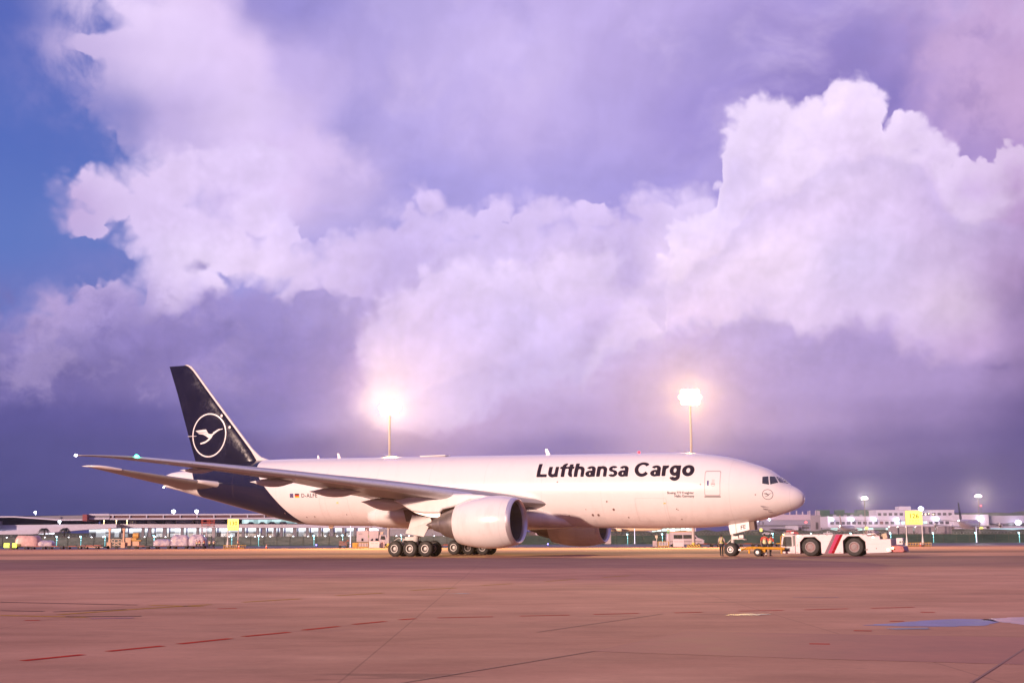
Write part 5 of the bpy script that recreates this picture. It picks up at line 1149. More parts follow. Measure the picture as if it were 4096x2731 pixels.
stage_board('130', -53.9, 256, 2.15, 3.45, 2.2, 'square lit yellow board numbered 130 on two posts', -1.6, 3.95, ('N 22 37 8', 'E 113 48 4'))
stage_board('126', 74.35, 246, 3.1, 3.95, 2.6, 'square lit yellow board numbered 126 on two posts behind the tow tractor', -1.55, 4.35, ('N 22 37 8', 'E 113 48 4'))
# wrapped pallets on dollies
WRAP = bpy.data.materials.new('plastic_wrap'); WRAP.use_nodes = True
T = NT(WRAP.node_tree); b_ = T.n['Principled BSDF']; g_ = T.node('ShaderNodeTexCoord').outputs['Object']
cn = T.noise(g_, 1.6, 4, .6); T.put(b_.inputs['Base Color'], T.ramp(cn, [(.35,(.22,.17,.24)),(.5,(.42,.34,.40)),(.65,(.55,.42,.38))])); b_.inputs['Roughness'].default_value = .28; b_.inputs['Coat Weight'].default_value = .4
bn = T.node('ShaderNodeBump'); bn.inputs['Strength'].default_value = .9; bn.inputs['Distance'].default_value = .12
T.l.new(T.noise(g_, 3.2, 5, .7, 1.5), bn.inputs['Height']); T.l.new(bn.outputs[0], b_.inputs['Normal'])
WRAPP = mat('wrap_pink', (.50,.30,.28), .4, var=.2, vscale=1.5, bump=.6, bscale=3)
def cargo(label, x, y, w, d, h, seed, m_=None, top=.6, z=None):
    rnd = random.Random(seed); m = MB(); rings = []; N = 28
    for t in (0, .06, .3, .55, .75, .88, .96, 1.0):
        k = 1.0 if t < .55 else 1-(1-top)*((t-.55)/.45)**1.8
        rr = []
        for j in range(N):
            a = 2*math.pi*j/N; c, s = math.cos(a), math.sin(a); e = .35
            px = abs(c)**e*(1 if c > 0 else -1); py = abs(s)**e*(1 if s > 0 else -1); q = 1+.035*math.sin(3*a+seed)+rnd.uniform(-.02,.02)
            rr.append((px*w/2*k*q, py*d/2*k*q, h*t*(1-.05*math.cos(2*a+seed))))
        rings.append(rr)
    m.loft(rings); o = m.build('wrapped_cargo', m_ or WRAP, smooth=50); o.location = (x, y, G0+.62 if z is None else z); return tag(o, label, 'cargo pallet', 'wrapped cargo pallets on dollies')
DK = mat('dolly_dark', (.09,.055,.05), .6, var=.2); DR = mat('dolly_red', (.34,.07,.04), .5, var=.2)
def make_dolly():
    t = thing('pallet_dolly', 'x', 'dolly', (0,0,G0), 0, 'empty and loaded pallet dollies on the far apron')
    m = MB(); m.box((0,0,.50),(3.2,2.2,.12)); m.box((0,-1.05,.56),(3.2,.1,.12)); m.box((0,1.05,.56),(3.2,.1,.12)); m.box((-1.85,0,.38),(.7,.10,.10)); m.build('deck', DK, t)
    m = MB(); m.box((0,-1.12,.60),(1.4,.05,.12)); m.build('red_stop', DR, t)
    for x in (-1.1,1.1):
        for y in (-.8,.8):
            m = MB(); m.lathe([(-.09,.05),(-.09,.21),(.09,.21),(.09,.05)], (x,y,.22), (0,1,0), 14, True); m.build('wheel', RUB, t)
    return t
DOL = make_dolly(); first = True
spots = [(-94.6,256,'dolly under the large pink wrapped pallet'),(-91.2,256,'second dolly of the pallet train, right of the pink wrapped load'),(-87.8,256,'empty dolly beside the tail end of the pink wrapped load'),(-84.4,256,'empty dolly halfway between the pink load and the cargo loader'),(-81.0,256,'empty dolly just before the cargo loader'),
 (-71.0,255,'empty dolly at the right end of the cargo loader'),(-67.5,257,'dolly under the lowest lilac wrapped pallet'),(-64.1,257,'dolly under the middle lilac wrapped pallet'),(-60.7,257,'dolly under the right lilac wrapped pallet'),
 (36.4,251,'empty dolly in front of the nose of the white van'),(39.9,251,'empty dolly behind the man with yellow straps'),(44.2,251,'empty dolly seen behind the nose wheel'),(47.6,251,'empty dolly behind the two workers in red'),(51.0,251,'empty dolly just left of the tow tractor cab'),(-12.4,252,'red edged dolly glimpsed between the two main wheel trucks')]
for i, (x, y, lb) in enumerate(spots):
    if i == 0: DOL.location = (x, y, G0); DOL['label'] = lb
    else: dup(DOL, (x, y, G0), 0, lb)
cargo('large pink plastic wrapped cargo pallet at the far left', -93.3, 256, 4.6, 2.6, 1.95, 1, WRAPP, .8)
cargo('low sagging lilac wrapped heap just right of the large pink pallet', -89.7, 256, 2.9, 2.3, 1.1, 2, None, .35)
cargo('low lilac wrapped pallet, first of three beside the cargo loader', -67.6, 257, 3.3, 2.4, 1.2, 3, None, .55)
cargo('tall dome topped lilac wrapped pallet, middle one of three', -64.2, 257, 3.5, 2.5, 2.0, 4, None, .6)
cargo('tall dome topped lilac wrapped pallet behind the group of workers', -60.9, 257, 3.2, 2.5, 2.05, 5, None, .6)
# glowing high visibility boxes at the far left
t = thing('lit_marker_cart', 'small cart with two glowing yellow green panels at the far left', 'cart', (-95.9, 254, G0))
for x, w in ((-.75,1.0),(.75,.75)):
    m = MB(); m.box((x,0,.80),(w,.25,.85)); m.build('glowing_panel', mat('lime_glow', (.8,.9,.1), .4, emit=(.75,1.0,.06), estr=1.5), t, bevel=.05)
m = MB(); m.box((0,0,.72),(.5,.2,.25)); m.box((0,0,.30),(.6,.5,.12)); m.tube([(-.2,-.2,.15),(-.2,.2,.15)], .15, 10); m.tube([(.2,-.2,.15),(.2,.2,.15)], .15, 10); m.build('frame', DK, t)
# cargo loader
t = thing('cargo_loader', 'beige cargo loader with two tall posts and a scissor lifted platform', 'cargo loader', (-75.6, 259, G0))
LB = mat('loader_beige', (.55,.32,.20), .5, var=.15); LY = mat('loader_ochre', (.50,.27,.06), .5, var=.15)
for x in (-2.7,.05):
    m = MB(); m.box((x,-.9,2.0),(.32,.32,3.6)); m.box((x,-.9,3.75),(.55,.45,.4)); m.box((x,-.9,.75),(.8,.8,1.1)); m.build('lift_post', LB, t, bevel=.03)
m = MB()
for z in (.7,1.25,1.85): m.box((-1.3,-.4,z),(2.4,1.4,.10))
for x in (-2.3,-1.65,-.95,-.3): m.box((x,-1.05,1.2),(.10,.10,1.4))
m.tube([(-2.4,-1.1,.5),(-.2,-1.1,1.7)], .05, 6); m.tube([(-2.4,-1.1,1.7),(-.2,-1.1,.5)], .05, 6); m.build('scissor_platform', mat('loader_cream', (.60,.42,.30), .5), t)
m = MB(); m.lathe([(-.6,.3),(-.55,.55),(.55,.55),(.6,.3)], (2.3,-.3,2.55), (1,0,0), 18, True); m.box((1.9,-.3,1.9),(1.2,1.0,.35)); m.box((2.2,-.3,1.6),(2.4,.8,.22)); m.build('control_cab', LY, t, bevel=.04)
m = MB(); m.box((.9,-.3,1.2),(1.1,1.1,1.9)); m.box((2.4,-.3,1.0),(1.3,1.0,.9)); m.build('engine_housing', LB, t, bevel=.04)
m = MB(); m.box((0,0,.38),(7.4,2.4,.28)); m.build('chassis', DK, t)
for x in (-2.8,-1.2,1.2,2.8):
    m = MB(); m.lathe([(-.15,.05),(-.15,.32),(.15,.32),(.15,.05)], (x,-1.15,.32), (0,1,0), 16, True); m.build('wheel', RUB, t)
# a low trailer of orange plates beside the loader
t = thing('plate_trailer', 'low flat trailer with orange slabs left of the cargo loader', 'trailer', (-82.5, 260.5, G0))
m = MB(); m.box((0,0,.35),(5.0,2.0,.16)); m.build('deck', LB, t)
for k, x in enumerate((-1.7,-.2,1.4)):
    m = MB(); m.box((x,-.2,.62+.04*k),(1.3,1.4,.14), ry=R(-4+3*k)); m.build('slab', DR, t)
# workers by the pallets
far_people = [(-60.5,254.5,80,'stand','first worker from the left in the group before the right wrapped pallet'),(-59.9,254.2,120,'lean','second worker from the left in the group before the right wrapped pallet'),(-59.2,254.6,60,'stride','third worker of the group, stooping before the right wrapped pallet'),
 (-58.0,254.3,90,'stand','left worker of the pair standing under the red railed steps'),(-57.2,254.4,100,'stand','right worker of the pair standing under the red railed steps'),(-52.5,254.0,200,'lean','worker leaning beside the right post of board 130')]
for x, y, a, ps, lb in far_people:
    person(lb, (x,y,G0), R(a), ps, 1.72, REDS if ps != 'stand' else GREYS, 'tabard', group='workers on the far apron', bands=False, detail=False, arms=((.15,.3),(.1,.2)), lean=R(14) if 'stoop' in lb else 0)
# maintenance steps
t = thing('maintenance_steps', 'tall narrow access steps with a red railed platform above the wrapped pallets', 'access steps', (-59.6, 259.5, G0))
RR = mat('rail_red', (.50,.10,.07), .5); PW = mat('step_pale', (.55,.48,.50), .5)
m = MB()
for z in (5.6,5.0,4.45):
    m.tube([(-1.15,-.6,z),(1.15,-.6,z)], .045, 6); m.tube([(-1.15,.6,z),(1.15,.6,z)], .045, 6)
for x in (-1.15,.0,.45,1.15):
    for y in (-.6,.6): m.tube([(x,y,4.4),(x,y,5.62)], .045, 6)
m.build('platform_railing', RR, t)
m = MB(); m.box((0,0,4.38),(2.4,1.3,.10)); m.build('platform', DK, t)
m = MB()
for k in range(9): m.box((-.62,-.6,.5+k*.44),(1.0,.30,.06))
m.build('step_treads', PW, t)
m = MB()
for x in (-1.15,-.1,1.15): m.tube([(x,-.6,.1),(x,-.6,4.38)], .06, 6); m.tube([(x,.6,.1),(x,.6,4.38)], .06, 6)
m.box((0,0,.3),(2.5,1.4,.16)); m.build('frame', PW, t)
# cones
def make_cone():
    t = thing('traffic_cone', 'x', 'traffic cone', (0,0,G0), 0, 'orange traffic cones on the apron')
    m = MB(); m.lathe([(0,.20),(.35,.13),(.72,.04),(.76,.03)], (0,0,.05), (0,0,1), 14, True); c = m.build('cone_body', mat('cone_orange', (.62,.09,.03), .5), t)
    m = MB(); m.lathe([(.36,.135),(.52,.095)], (0,0,.05), (0,0,1), 14); m.build('white_band', REFL, c)
    m = MB(); m.box((0,0,.03),(.52,.52,.06)); m.build('cone_base', mat('cone_base_dark', (.10,.03,.02), .7), t); return t
CN = make_cone(); CN.location = (-51.7,251,G0); CN['label'] = 'orange and white cone in front of board 130'
dup(CN, (-46.5,251,G0), 0, 'orange and white cone standing alone right of board 130'); dup(CN, (74.9,244.5,G0), 0, 'orange and white cone between the posts of board 126')
for x, w in ((-53.0,1.0),(-49.0,1.3)):
    m = MB(); m.box((x,250.5,G0+.06),(w,.4,.12)); tag(m.build('wheel_chock_bar', DK, bevel=.02), 'dark low wheel chock bar lying left of the lone cone' if x > -50 else 'dark low wheel chock bar beside the cone at board 130', 'chock', 'chock bars on the far apron')
# generator trolley
t = thing('ground_power_trolley', 'small dark brown tank trolley on four wheels below the rear fuselage', 'trolley', (-32.5, 256, G0))
BRN = mat('trolley_brown', (.16,.085,.075), .5, var=.2)
m = MB(); m.box((-.1,0,.78),(1.7,.9,.62), taper=.85); m.lathe([(-.5,.2),(-.45,.42),(.45,.42),(.5,.2)], (-.45,0,.98), (1,0,0), 16, True); m.build('tank', BRN, t, bevel=.08)
m = MB(); m.tube([(.2,-.3,1.0),(.75,-.3,1.5),(1.0,-.3,1.35)], .06, 6); m.tube([(.2,.3,1.0),(.75,.3,1.5),(1.0,.3,1.35)], .06, 6); m.tube([(.9,0,.6),(1.35,0,.75)], .05, 6); m.build('hose_arm', DR, t)
for x in (-.75,.65):
    for y in (-.45,.45):
        m = MB(); m.lathe([(-.09,.04),(-.09,.24),(.09,.24),(.09,.04)], (x,y,.24), (0,1,0), 14, True); m.build('wheel', RUB, t)
# box truck
t = thing('box_truck', 'white box truck with its cab on the right, parked behind the left mast', 'truck', (-27.6, 262, G0))
TWH = mat('truck_white', (.46,.38,.40), .5, var=.05)
m = MB(); m.box((-.9,0,2.25),(4.3,2.3,2.1)); bx = m.build('cargo_box', TWH, t, bevel=.04)
m = MB(); m.box((-.9,-1.16,1.45),(4.1,.02,.04)); m.box((-2.3,-1.17,2.7),(.7,.03,.3)); m.build('box_trim', GREYLINE, bx)
m = MB(); m.prism([(1.35,.75),(3.0,.75),(3.05,1.55),(2.75,2.45),(1.35,2.5)], -1.05, 1.05, 'y'); cb = m.build('cab', TWH, t, bevel=.06)
m = MB(); m.prism([(1.62,1.65),(2.45,1.55),(2.62,1.75),(2.42,2.3),(1.72,2.3)], -1.08, -1.05, 'y'); m.build('cab_window', TGL, cb); m = MB(); m.prism([(3.06,1.55),(2.80,2.36),(2.82,2.36),(3.09,1.55)], -.9, .9, 'y'); m.build('windscreen', TGL, cb)
m = MB(); m.box((1.75,-.4,2.85),(.8,.9,.55)); m.box((1.3,-.9,3.05),(.3,.2,.15)); m.build('cooling_unit', mat('unit_tan', (.50,.38,.30), .5), cb, bevel=.04)
m = MB(); m.box((0,0,.95),(6.2,1.6,.25)); m.build('chassis', DK, t)
for x in (-2.2,2.1):
    for y in (-.95,.95):
        m = MB(); m.lathe([(-.14,.08),(-.14,.42),(.14,.42),(.14,.08)], (x,y,.42), (0,1,0), 18, True); m.build('wheel', RUB, t)
m = MB(); m.add([(-.35,-1.175,1.35),(.15,-1.175,1.35),(.2,-1.175,1.75),(.0,-1.175,1.85)], [(0,1,2,3)]); m.box((-1.9,-1.17,1.6),(.4,.02,.5)); m.box((.9,-1.17,1.6),(.5,.02,.5)); m.build('box_marking', INK, bx)
# barriers, cabinets, camera pole, white board left and right
def barrier(x, y, label, n=6, w=2.0):
    t = thing('apron_barrier', label, 'barrier', (x, y, G0), 0, 'orange and white water barriers')
    m = MB(); m.box((0,0,1.02),(w,.5,.10)); m.box((0,0,.20),(w,.6,.16)); m.box((-w/2,0,.55),(.14,.5,1.0)); m.box((w/2,0,.55),(.14,.5,1.0)); m.build('frame', mat('barrier_orange', (.52,.30,.06), .5), t, bevel=.03)
    for k in range(n):
        m = MB(); m.box((-w/2+.25+(w-.5)*k/(n-1),-.05,.62),(.17,.4,.74)); m.build('white_slat', mat('slat_white', (.58,.50,.50), .5), t, bevel=.03)
    for k in range(3): m = MB(); m.box((-w/2+.4+k*(w-.8)/2,0,.06),(.3,.5,.12)); m.build('foot', DK, t)
    return t
barrier(-28.6, 254.5, 'orange framed barrier with white slats in front of the box truck'); barrier(28.4, 251, 'orange framed barrier with white slats in front of the white van')
def cabinet(x, y, w, h, label, m_, d=.6, cat='cabinet', name='utility_cabinet'):
    t = thing(name, label, cat, (x, y, G0)); m = MB(); m.box((0,0,h/2+.08),(w,d,h-.1)); b = m.build('housing', m_, t, bevel=.03)
    m = MB(); m.box((0,0,.05),(w*1.05,d*1.05,.10)); m.build('plinth', DK, t); m = MB(); m.box((w*.3,-d/2-.01,h*.55),(.05,.02,.18)); m.build('handle', BLKP, b); return t
OCH = mat('cabinet_ochre', (.52,.27,.03), .5, var=.1); CG = mat('cabinet_grey', (.42,.34,.34), .5)
cabinet(-30.2, 254.5, .9, 1.0, 'ochre yellow cabinet left of the slatted barrier', OCH); cabinet(-24.9, 254.5, .8, 1.15, 'grey ribbed cabinet right of the white notice board', CG)
c = cabinet(26.8, 251, .8, 1.15, 'pale grey cabinet with a lamp post at its side, left of the van', CG)
m = MB(); m.tube([(.35,0,0),(.35,0,1.7)], .06, 8); m.box((.30,0,1.95),(.42,.3,.5)); m.build('signal_box', mat('signal_cream', (.65,.55,.42), .5), c)
def notice(x, y, w, h, label, txt):
    t = thing('notice_panel', label, 'panel', (x, y, G0), 0, 'white notice panels'); m = MB(); m.box((0,0,h/2+.06),(w,.12,h)); b = m.build('panel', mat('panel_white', (.62,.56,.56), .45), t, bevel=.02)
    sign_text(txt, .30, 'lettering', mat('faint_pink', (.45,.24,.26), .5), b, (0,-.075,h*.68), ext=.002)
    m = MB(); m.box((0,0,.04),(w*.9,.5,.08)); m.build('foot', DK, t); return t
notice(-26.4, 253.5, 1.95, 1.2, 'white notice panel with faint red lettering below the left wing root', 'TEAR  VSLT')
notice(31.2, 250.5, 2.0, 1.35, 'white notice panel with faint red lettering and a bright reflection', 'DOTR  BREZ')
t = thing('camera_pole', 'slender pole with a cross arm and cameras in front of the box truck', 'camera pole', (-27.6, 253.8, G0))
m = MB(); m.tube([(0,0,0),(0,0,3.9)], .07, 8); m.tube([(-.6,0,3.88),(.6,0,3.88)], .06, 6); m.build('pole', mat('pole_brown', (.28,.2,.18), .5), t)
m = MB(); m.ball((-.35,-.05,3.4),(.17,.15,.24),10,8); m.build('dome_camera', TWH, t); m = MB(); m.box((.58,0,4.0),(.3,.14,.14)); m.build('camera', DK, t); m = MB(); m.box((.05,0,2.2),(.22,.08,.5)); m.build('small_sign', mat('sign_green', (.12,.30,.14), .5), t)
t = thing('camera_pole', 'slender pole with a small green sign, in front of the rear of the white van', 'sign pole', (29.6, 250.8, G0))
m = MB(); m.tube([(0,0,0),(0,0,3.6)], .06, 8); m.build('pole', MATS['pole_brown'], t); m = MB(); m.box((-.25,0,2.75),(.5,.08,.5)); m.build('small_sign', MATS['sign_green'], t); m = MB(); m.box((-.25,0,3.15),(.5,.1,.2)); m.build('orange_cap', mat('barrier_orange',(.5,.3,.06),.5), t)
t = thing('baggage_tractor', 'small orange tow cart between the left mast and the main wheels', 'cart', (-22.3, 256, G0))
m = MB(); m.box((0,0,.55),(2.6,1.2,.35)); m.box((1.0,0,.85),(.8,1.0,.4)); m.build('body', mat('cart_orange', (.50,.17,.08), .5, var=.2), t, bevel=.05)
m = MB(); m.tube([(-.5,-.3,.7),(-.5,-.3,1.3)], .04, 6); m.box((-.9,0,.9),(.5,.6,.5)); m.tube([(.8,-.4,.9),(.7,-.4,1.8)], .04, 6); m.tube([(.8,.4,.9),(1.3,.4,1.7)], .04, 6); m.build('levers', TWH, t)
for x in (-.8,.8):
    for y in (-.6,.6):
        m = MB(); m.lathe([(-.1,.05),(-.1,.28),(.1,.28),(.1,.05)], (x,y,.28), (0,1,0), 14, True); m.build('wheel', RUB, t)
# the van
t = thing('passenger_van', 'white high roofed van with an orange roof edge, partly behind the right mast', 'van', (33.4, 258, G0))
VW = mat('van_silver', (.46,.38,.40), .35, coat=.5)
m = MB(); m.prism([(-3.6,.55),(-3.65,1.6),(-3.5,2.55),(-3.2,2.82),(1.0,2.84),(1.5,2.72),(2.35,1.75),(3.3,1.45),(3.6,1.15),(3.62,.5),(3.1,.42),(-3.4,.42)], -1.0, 1.0, 'y'); vb = m.build('body', VW, t, bevel=.14)
m = MB(); m.prism([(-3.0,2.80),(1.0,2.84),(1.5,2.74),(1.52,2.84),(1.0,2.98),(-3.0,2.94)], -.95, .95, 'y'); m.build('roof_stripe', mat('van_orange', (.60,.30,.04), .45), vb)
for a, b2 in ((-2.3,-.6),(-.45,1.25)):
    m = MB(); m.prism([(a,1.55),(b2,1.55),(b2,2.28),(a,2.28)], -1.02, -1.0, 'y'); m.build('side_window', TGL, vb, bevel=.01)
m = MB(); m.prism([(1.45,1.5),(2.15,1.55),(1.6,2.25),(1.45,2.28)], -1.02, -1.0, 'y'); m.build('door_window', TGL, vb); m = MB(); m.prism([(1.62,2.66),(2.38,1.80),(2.46,1.84),(1.70,2.72)], -.85, .85, 'y'); m.build('windscreen', TGL, vb)
m = MB(); m.box((0,-1.01,1.0),(6.2,.02,.16)); m.build('side_trim', mat('van_trim', (.18,.13,.13), .5), vb)
for y in (-.75,.75): m = MB(); m.ball((3.42,y,1.15),(.2,.2,.16),10,8); m.build('headlight', mat('headlight_glass', (.8,.75,.7), .1, emit=(1,.8,.7), estr=.6), vb)
m = MB(); m.box((3.60,0,.95),(.05,1.0,.3)); m.build('grille', BLKP, vb)
for x in (-2.3,2.5):
    for y in (-.9,.9):
        m = MB(); m.lathe([(-.12,.05),(-.12,.36),(.12,.36),(.12,.05)], (x,y,.36), (0,1,0), 20, True); m.build('wheel', RUB, t)
# thin kiosk column and small yellow far signs
c = cabinet(23.0*1.0+.9, 334, 1.5, 3.0, 'tall slatted equipment cabinet standing at the grass verge', CG, .8)
for k in range(5): m = MB(); m.box((0,-.43,.5+.52*k),(1.2,.06,.22)); m.build('louvre', TWH, c)
# ================================================================ PERIMETER FENCE, LAMPS, PALMS
FN = thing('perimeter_fence', 'long green screened perimeter fence with razor wire behind the service road', 'fence', (0, 346, -.4))
def screen_mat():
    m = bpy.data.materials.new('fence_screen'); m.use_nodes = True; T = NT(m.node_tree); b = T.n['Principled BSDF']
    g = T.node('ShaderNodeTexCoord').outputs['Object']; p = T.sep(g)
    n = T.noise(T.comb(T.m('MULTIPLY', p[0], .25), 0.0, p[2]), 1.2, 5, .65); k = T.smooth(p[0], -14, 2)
    a = T.ramp(n, [(.3,(.050,.060,.055)),(.7,(.11,.12,.115))]); c = T.ramp(n, [(.3,(.012,.030,.026)),(.7,(.026,.052,.044))])  # left stretch paler: lamp-lit mist is put into the screen colour
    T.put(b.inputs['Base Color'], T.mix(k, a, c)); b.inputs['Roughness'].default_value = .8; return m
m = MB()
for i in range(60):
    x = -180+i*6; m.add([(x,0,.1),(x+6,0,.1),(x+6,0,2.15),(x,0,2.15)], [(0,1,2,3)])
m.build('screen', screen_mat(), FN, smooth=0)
FPM = mat('fence_post_dark', (.035,.035,.03), .6); WIRE = mat('razor_wire', (.42,.44,.50), .35, .6)
for i in range(96):
    x = -160+i*3.4; m = MB(); m.tube([(x,-.05,0),(x,-.05,2.3)], .05, 4); m.tube([(x,-.05,2.25),(x-.42,-.15,2.8)], .035, 4); m.tube([(x,-.05,2.25),(x+.42,-.15,2.8)], .035, 4); m.build('post', FPM, FN, smooth=0)
m = MB(); pts = []
for i in range(2600):
    a = i*.9; pts.append((-160+i*.127, -.1+.30*math.cos(a), 2.62+.30*math.sin(a)))
m.tube(pts, .014, 3); m.build('razor_wire_coil', WIRE, FN, smooth=0)
m = MB(); m.box((0,-.03,2.2),(360,.05,.06)); m.box((0,-.03,1.15),(360,.04,.04)); m.build('top_rail', FPM, FN, smooth=0)
# short white downlights standing just behind the fence on the left
def fence_lamp(x, label):
    t = thing('fence_lamp', label, 'lamp post', (x, 349, -.2), 0, 'small white lamps behind the fence'); m = MB(); m.tube([(0,0,0),(0,0,1.9)], .05, 5); m.build('post', FPM, t, smooth=0)
    m = MB(); m.ball((0,-.05,1.98),(.20,.14,.16),10,6); m.build('lamp_head', mat('white_downlight', (1,1,1), .3, emit=(.90,.92,1.0), estr=7), t); return t
U = [(44.6,-1),(195.6,0),(242.3,0),(289.1,0),(335.9,0),(380.5,0),(425.2,0),(590.3,0),(632.8,0),(673.2,0),(925.5,0),(993.5,0),(1027.5,0),(1057.3,0),(1088.1,0),(1178.5,0),(1238,0),(1306,0),(1352.8,0),(1400.3,0),(1587.4,0),(1637.6,0),(1736.2,0),(1777,0)]
fl = None
for i, (u, _) in enumerate(U):
    x = (u-2048)/5259.39*345*1.011
    lb = 'white fence lamp number %d counted from the left edge' % (i+1) if 0 else 'small round white lamp on a short post behind the left part of the fence'
    if fl is None: fl = fence_lamp(x, lb)
    else: dup(fl, (x, 349, -.2), 0, lb)
# cyan poles before the fence; lamp light on them put in as glow
def cyan_pole(x, y, h, label, tall=False):
    t = thing('glowing_pole', label, 'lamp post', (x, y, -.45), 0, 'cyan glowing poles along the fence' if not tall else 'tall white poles at the verge')
    if tall:
        m = MB(); m.tube([(0,0,0),(0,0,h)], [.11,.07], 8); m.build('pole', mat('white_glow_pole', (.7,.7,.8), .4, emit=(.6,.62,1), estr=.55), t)
        m = MB(); m.box((0,0,.06),(.5,.4,.12)); m.build('base', WIRE, t); return t
    m = MB(); m.tube([(0,0,0),(0,0,h)], [.045,.05], 6); m.build('pole', mat('cyan_lit_pole', (.2,.6,.65), .4, emit=(.10,.72,.80), estr=.9), t)
    m = MB(); m.tube([(0,0,h-.35),(-.28,0,h+.18)], .055, 6); m.ball((-.05,0,h),(.12,.10,.16),8,6); m.ball((0,0,h*.62),(.08,.07,.08),8,6); m.build('lamp_head', mat('ice_lamp', (.8,1,1), .3, emit=(.45,.85,1), estr=2.6), t)
    ld = bpy.data.lights.new('pole_light', 'POINT'); lo = bpy.data.objects.new('pole_light', ld); COL.objects.link(lo); lo.parent = t; lo.location = (0,-.5,h-.1); ld.energy = 70; ld.color = (.35,.85,1); ld.shadow_soft_size = .15
    return t
names = ['over the large pink wrapped pallet','above the dark dollies right of the pink load','left of the cargo loader posts','at the left post of the cargo loader','behind the low lilac wrapped pallet','beneath the red railed steps','between the posts of board 130','left of the lone orange cone','under the rear fuselage above a tiny blue light','beside the ground power trolley','just left of the main wheels','between the far engine and the slatted cabinet','behind the slatted barrier left of the van','above the nose wheel strut','behind the workers in red','above the roof of the tow tractor cab','above the middle of the tow tractor','behind the rear of the tow tractor','right of board 126','under the dark tailed aircraft','near the right edge of the picture']
us = [163, 253, 348, 443, 636, 834, 942, 1047.7, 1265.6, 1378.3, 1609.5, 2499.9, 2637, 2914, 3072, 3224, 3380, 3536, 3703.7, 3871, 4042]
for u, nm in zip(us, names): cyan_pole((u-2048)/5259.39*335*1.011, 337, 2.45, 'thin cyan glowing pole '+nm)
cyan_pole(30.8, 336, 3.9, 'tall white pole standing between the far engine and the van', True); cyan_pole(117.2, 336, 4.1, 'tall white leaning pole under the wing of the dark tailed aircraft', True); cyan_pole(-32.0, 262, 4.6, 'tall white pole left of the box truck', True)
for i, (x, lb) in enumerate(((-49.3,'tiny blue light on the verge under the rear fuselage'),(8.8,'tiny blue light on the verge right of the near engine'))):
    m = MB(); m.ball((0,0,.2),(.16,.12,.14),8,6); m.cyl((0,0,0),(0,0,.2),.05,.05,6); o = m.build('edge_light', mat('blue_lamp', (.3,.3,1), .3, emit=(.16,.14,1), estr=9)); o.location = (x, 333.5, -.5); tag(o, lb, 'edge light', 'blue edge lights')
# palms
LEAF = mat('palm_leaf', (.020,.026,.020), .7, var=.3)
def palm(x, y, h, label, seed, lean=0):
    t = thing('palm_tree', label, 'palm tree', (x, y, .4), 0, 'palm trees before the left terminal'); rnd = random.Random(seed)
    m = MB(); m.tube([(0,0,0),(.1,0,h*.5),(lean,0,h)], [.26,.18,.14], 8); m.build('trunk', mat('palm_bark', (.07,.05,.045), .9), t)
    m = MB()
    for k in range(22):
        a = 2*math.pi*k/22+rnd.uniform(-.1,.1); up = rnd.uniform(.0,1.1); L_ = rnd.uniform(2.2,3.0); pts = []
        for j in range(7):
            s = j/6; pts.append(Vector((lean+math.cos(a)*L_*s*.8, math.sin(a)*L_*s*.8, h+up*s*1.4-(1.9+up)*s*s)))
        for j in range(6):
            p, q = pts[j], pts[j+1]; d = (q-p).normalized(); sd = d.cross(Vector((0,0,1))).normalized()
            for e in range(3):
                c = p.lerp(q, e/3); w = .55*math.sin(math.pi*min((j+e/3+.6)/6.6, 1))+.08
                for s2 in (1,-1): m.add([c, c+d*.12, c+sd*s2*w+d*.22-Vector((0,0,.25*w))], [(0,1,2)])
    m.build('crown', LEAF, t, smooth=0); return t
palm(-138.3, 392, 4.0, 'dark palm tree on the left, its fronds drooping evenly', 3); palm(-133.8, 396, 4.1, 'dark palm tree on the right, with a broader untidy crown', 8, .3)
# ================================================================ TERMINAL AND HANGARS
CW = mat('terminal_white', (.36,.34,.43), .6, var=.05, vscale=.1); CGY = mat('terminal_grey', (.15,.135,.16), .7, var=.1, vscale=.1); CRED = mat('terminal_maroon', (.055,.005,.010), .6)
CDK = mat('terminal_dark', (.035,.028,.035), .8); PIL = mat('pillar_grey', (.12,.115,.15), .6); REDB = mat('box_red', (.16,.012,.022), .6)
TM = thing('terminal', 'long low terminal on the left with a white and maroon banded roof and lit bays', 'terminal building', (0, 806, 2.0))
def tb(name, c, d, m_, par=None, **k):
    m = MB(); m.box((c[0], c[1], c[2]-2.0), d); return m.build(name, m_, par or TM, smooth=0, **k)
def tp(name, poly, y0, y1, m_, par=None):
    m = MB(); m.prism([(x, z-2.0) for x, z in poly], y0, y1, 'y'); return m.build(name, m_, par or TM, smooth=0)
tb('roof_band', (-186,5,15.25), (112,30,.8), CW); tb('roof_band', (-186,5,12.85), (112,30,.9), CW); rs = tb('roof_stripe', (-186,5.3,14.05), (112,29,1.6), CRED)
for k in range(11): tb('stripe_divider', (-240+k*10.1,4.9,14.05), (.6,30,1.62), CW, rs)
tb('roof_band_end', (-248.2,5,15.4), (12.4,30.6,1.1), CW); tb('roof_band_end', (-248.2,5,13.1), (12.4,30.6,1.1), CW); tb('roof_stripe_end', (-248.2,5.2,14.3), (12.3,30,1.1), CGY)
tb('red_block', (-255.6,3,13.6), (2.7,34,3.9), REDB)
tp('grey_roof', [(-340,14.2),(-302,14.9),(-286,15.3),(-257,15.6),(-257,12.9),(-274.6,12.9),(-302,15.0),(-340,14.9)], 12, 40, CGY)
tp('curved_eave', [(-340,14.0),(-312,14.9),(-302,14.9),(-274.6,12.9),(-257,12.9),(-257,12.1),(-275,12.1),(-302,14.1),(-312,14.1),(-340,13.2)], -2, 14, CW)
tp('upper_wall', [(-340,14.2),(-302,14.2),(-275,12.2),(-257,12.2),(-257,9.6),(-340,9.6)], 16, 18, CDK)
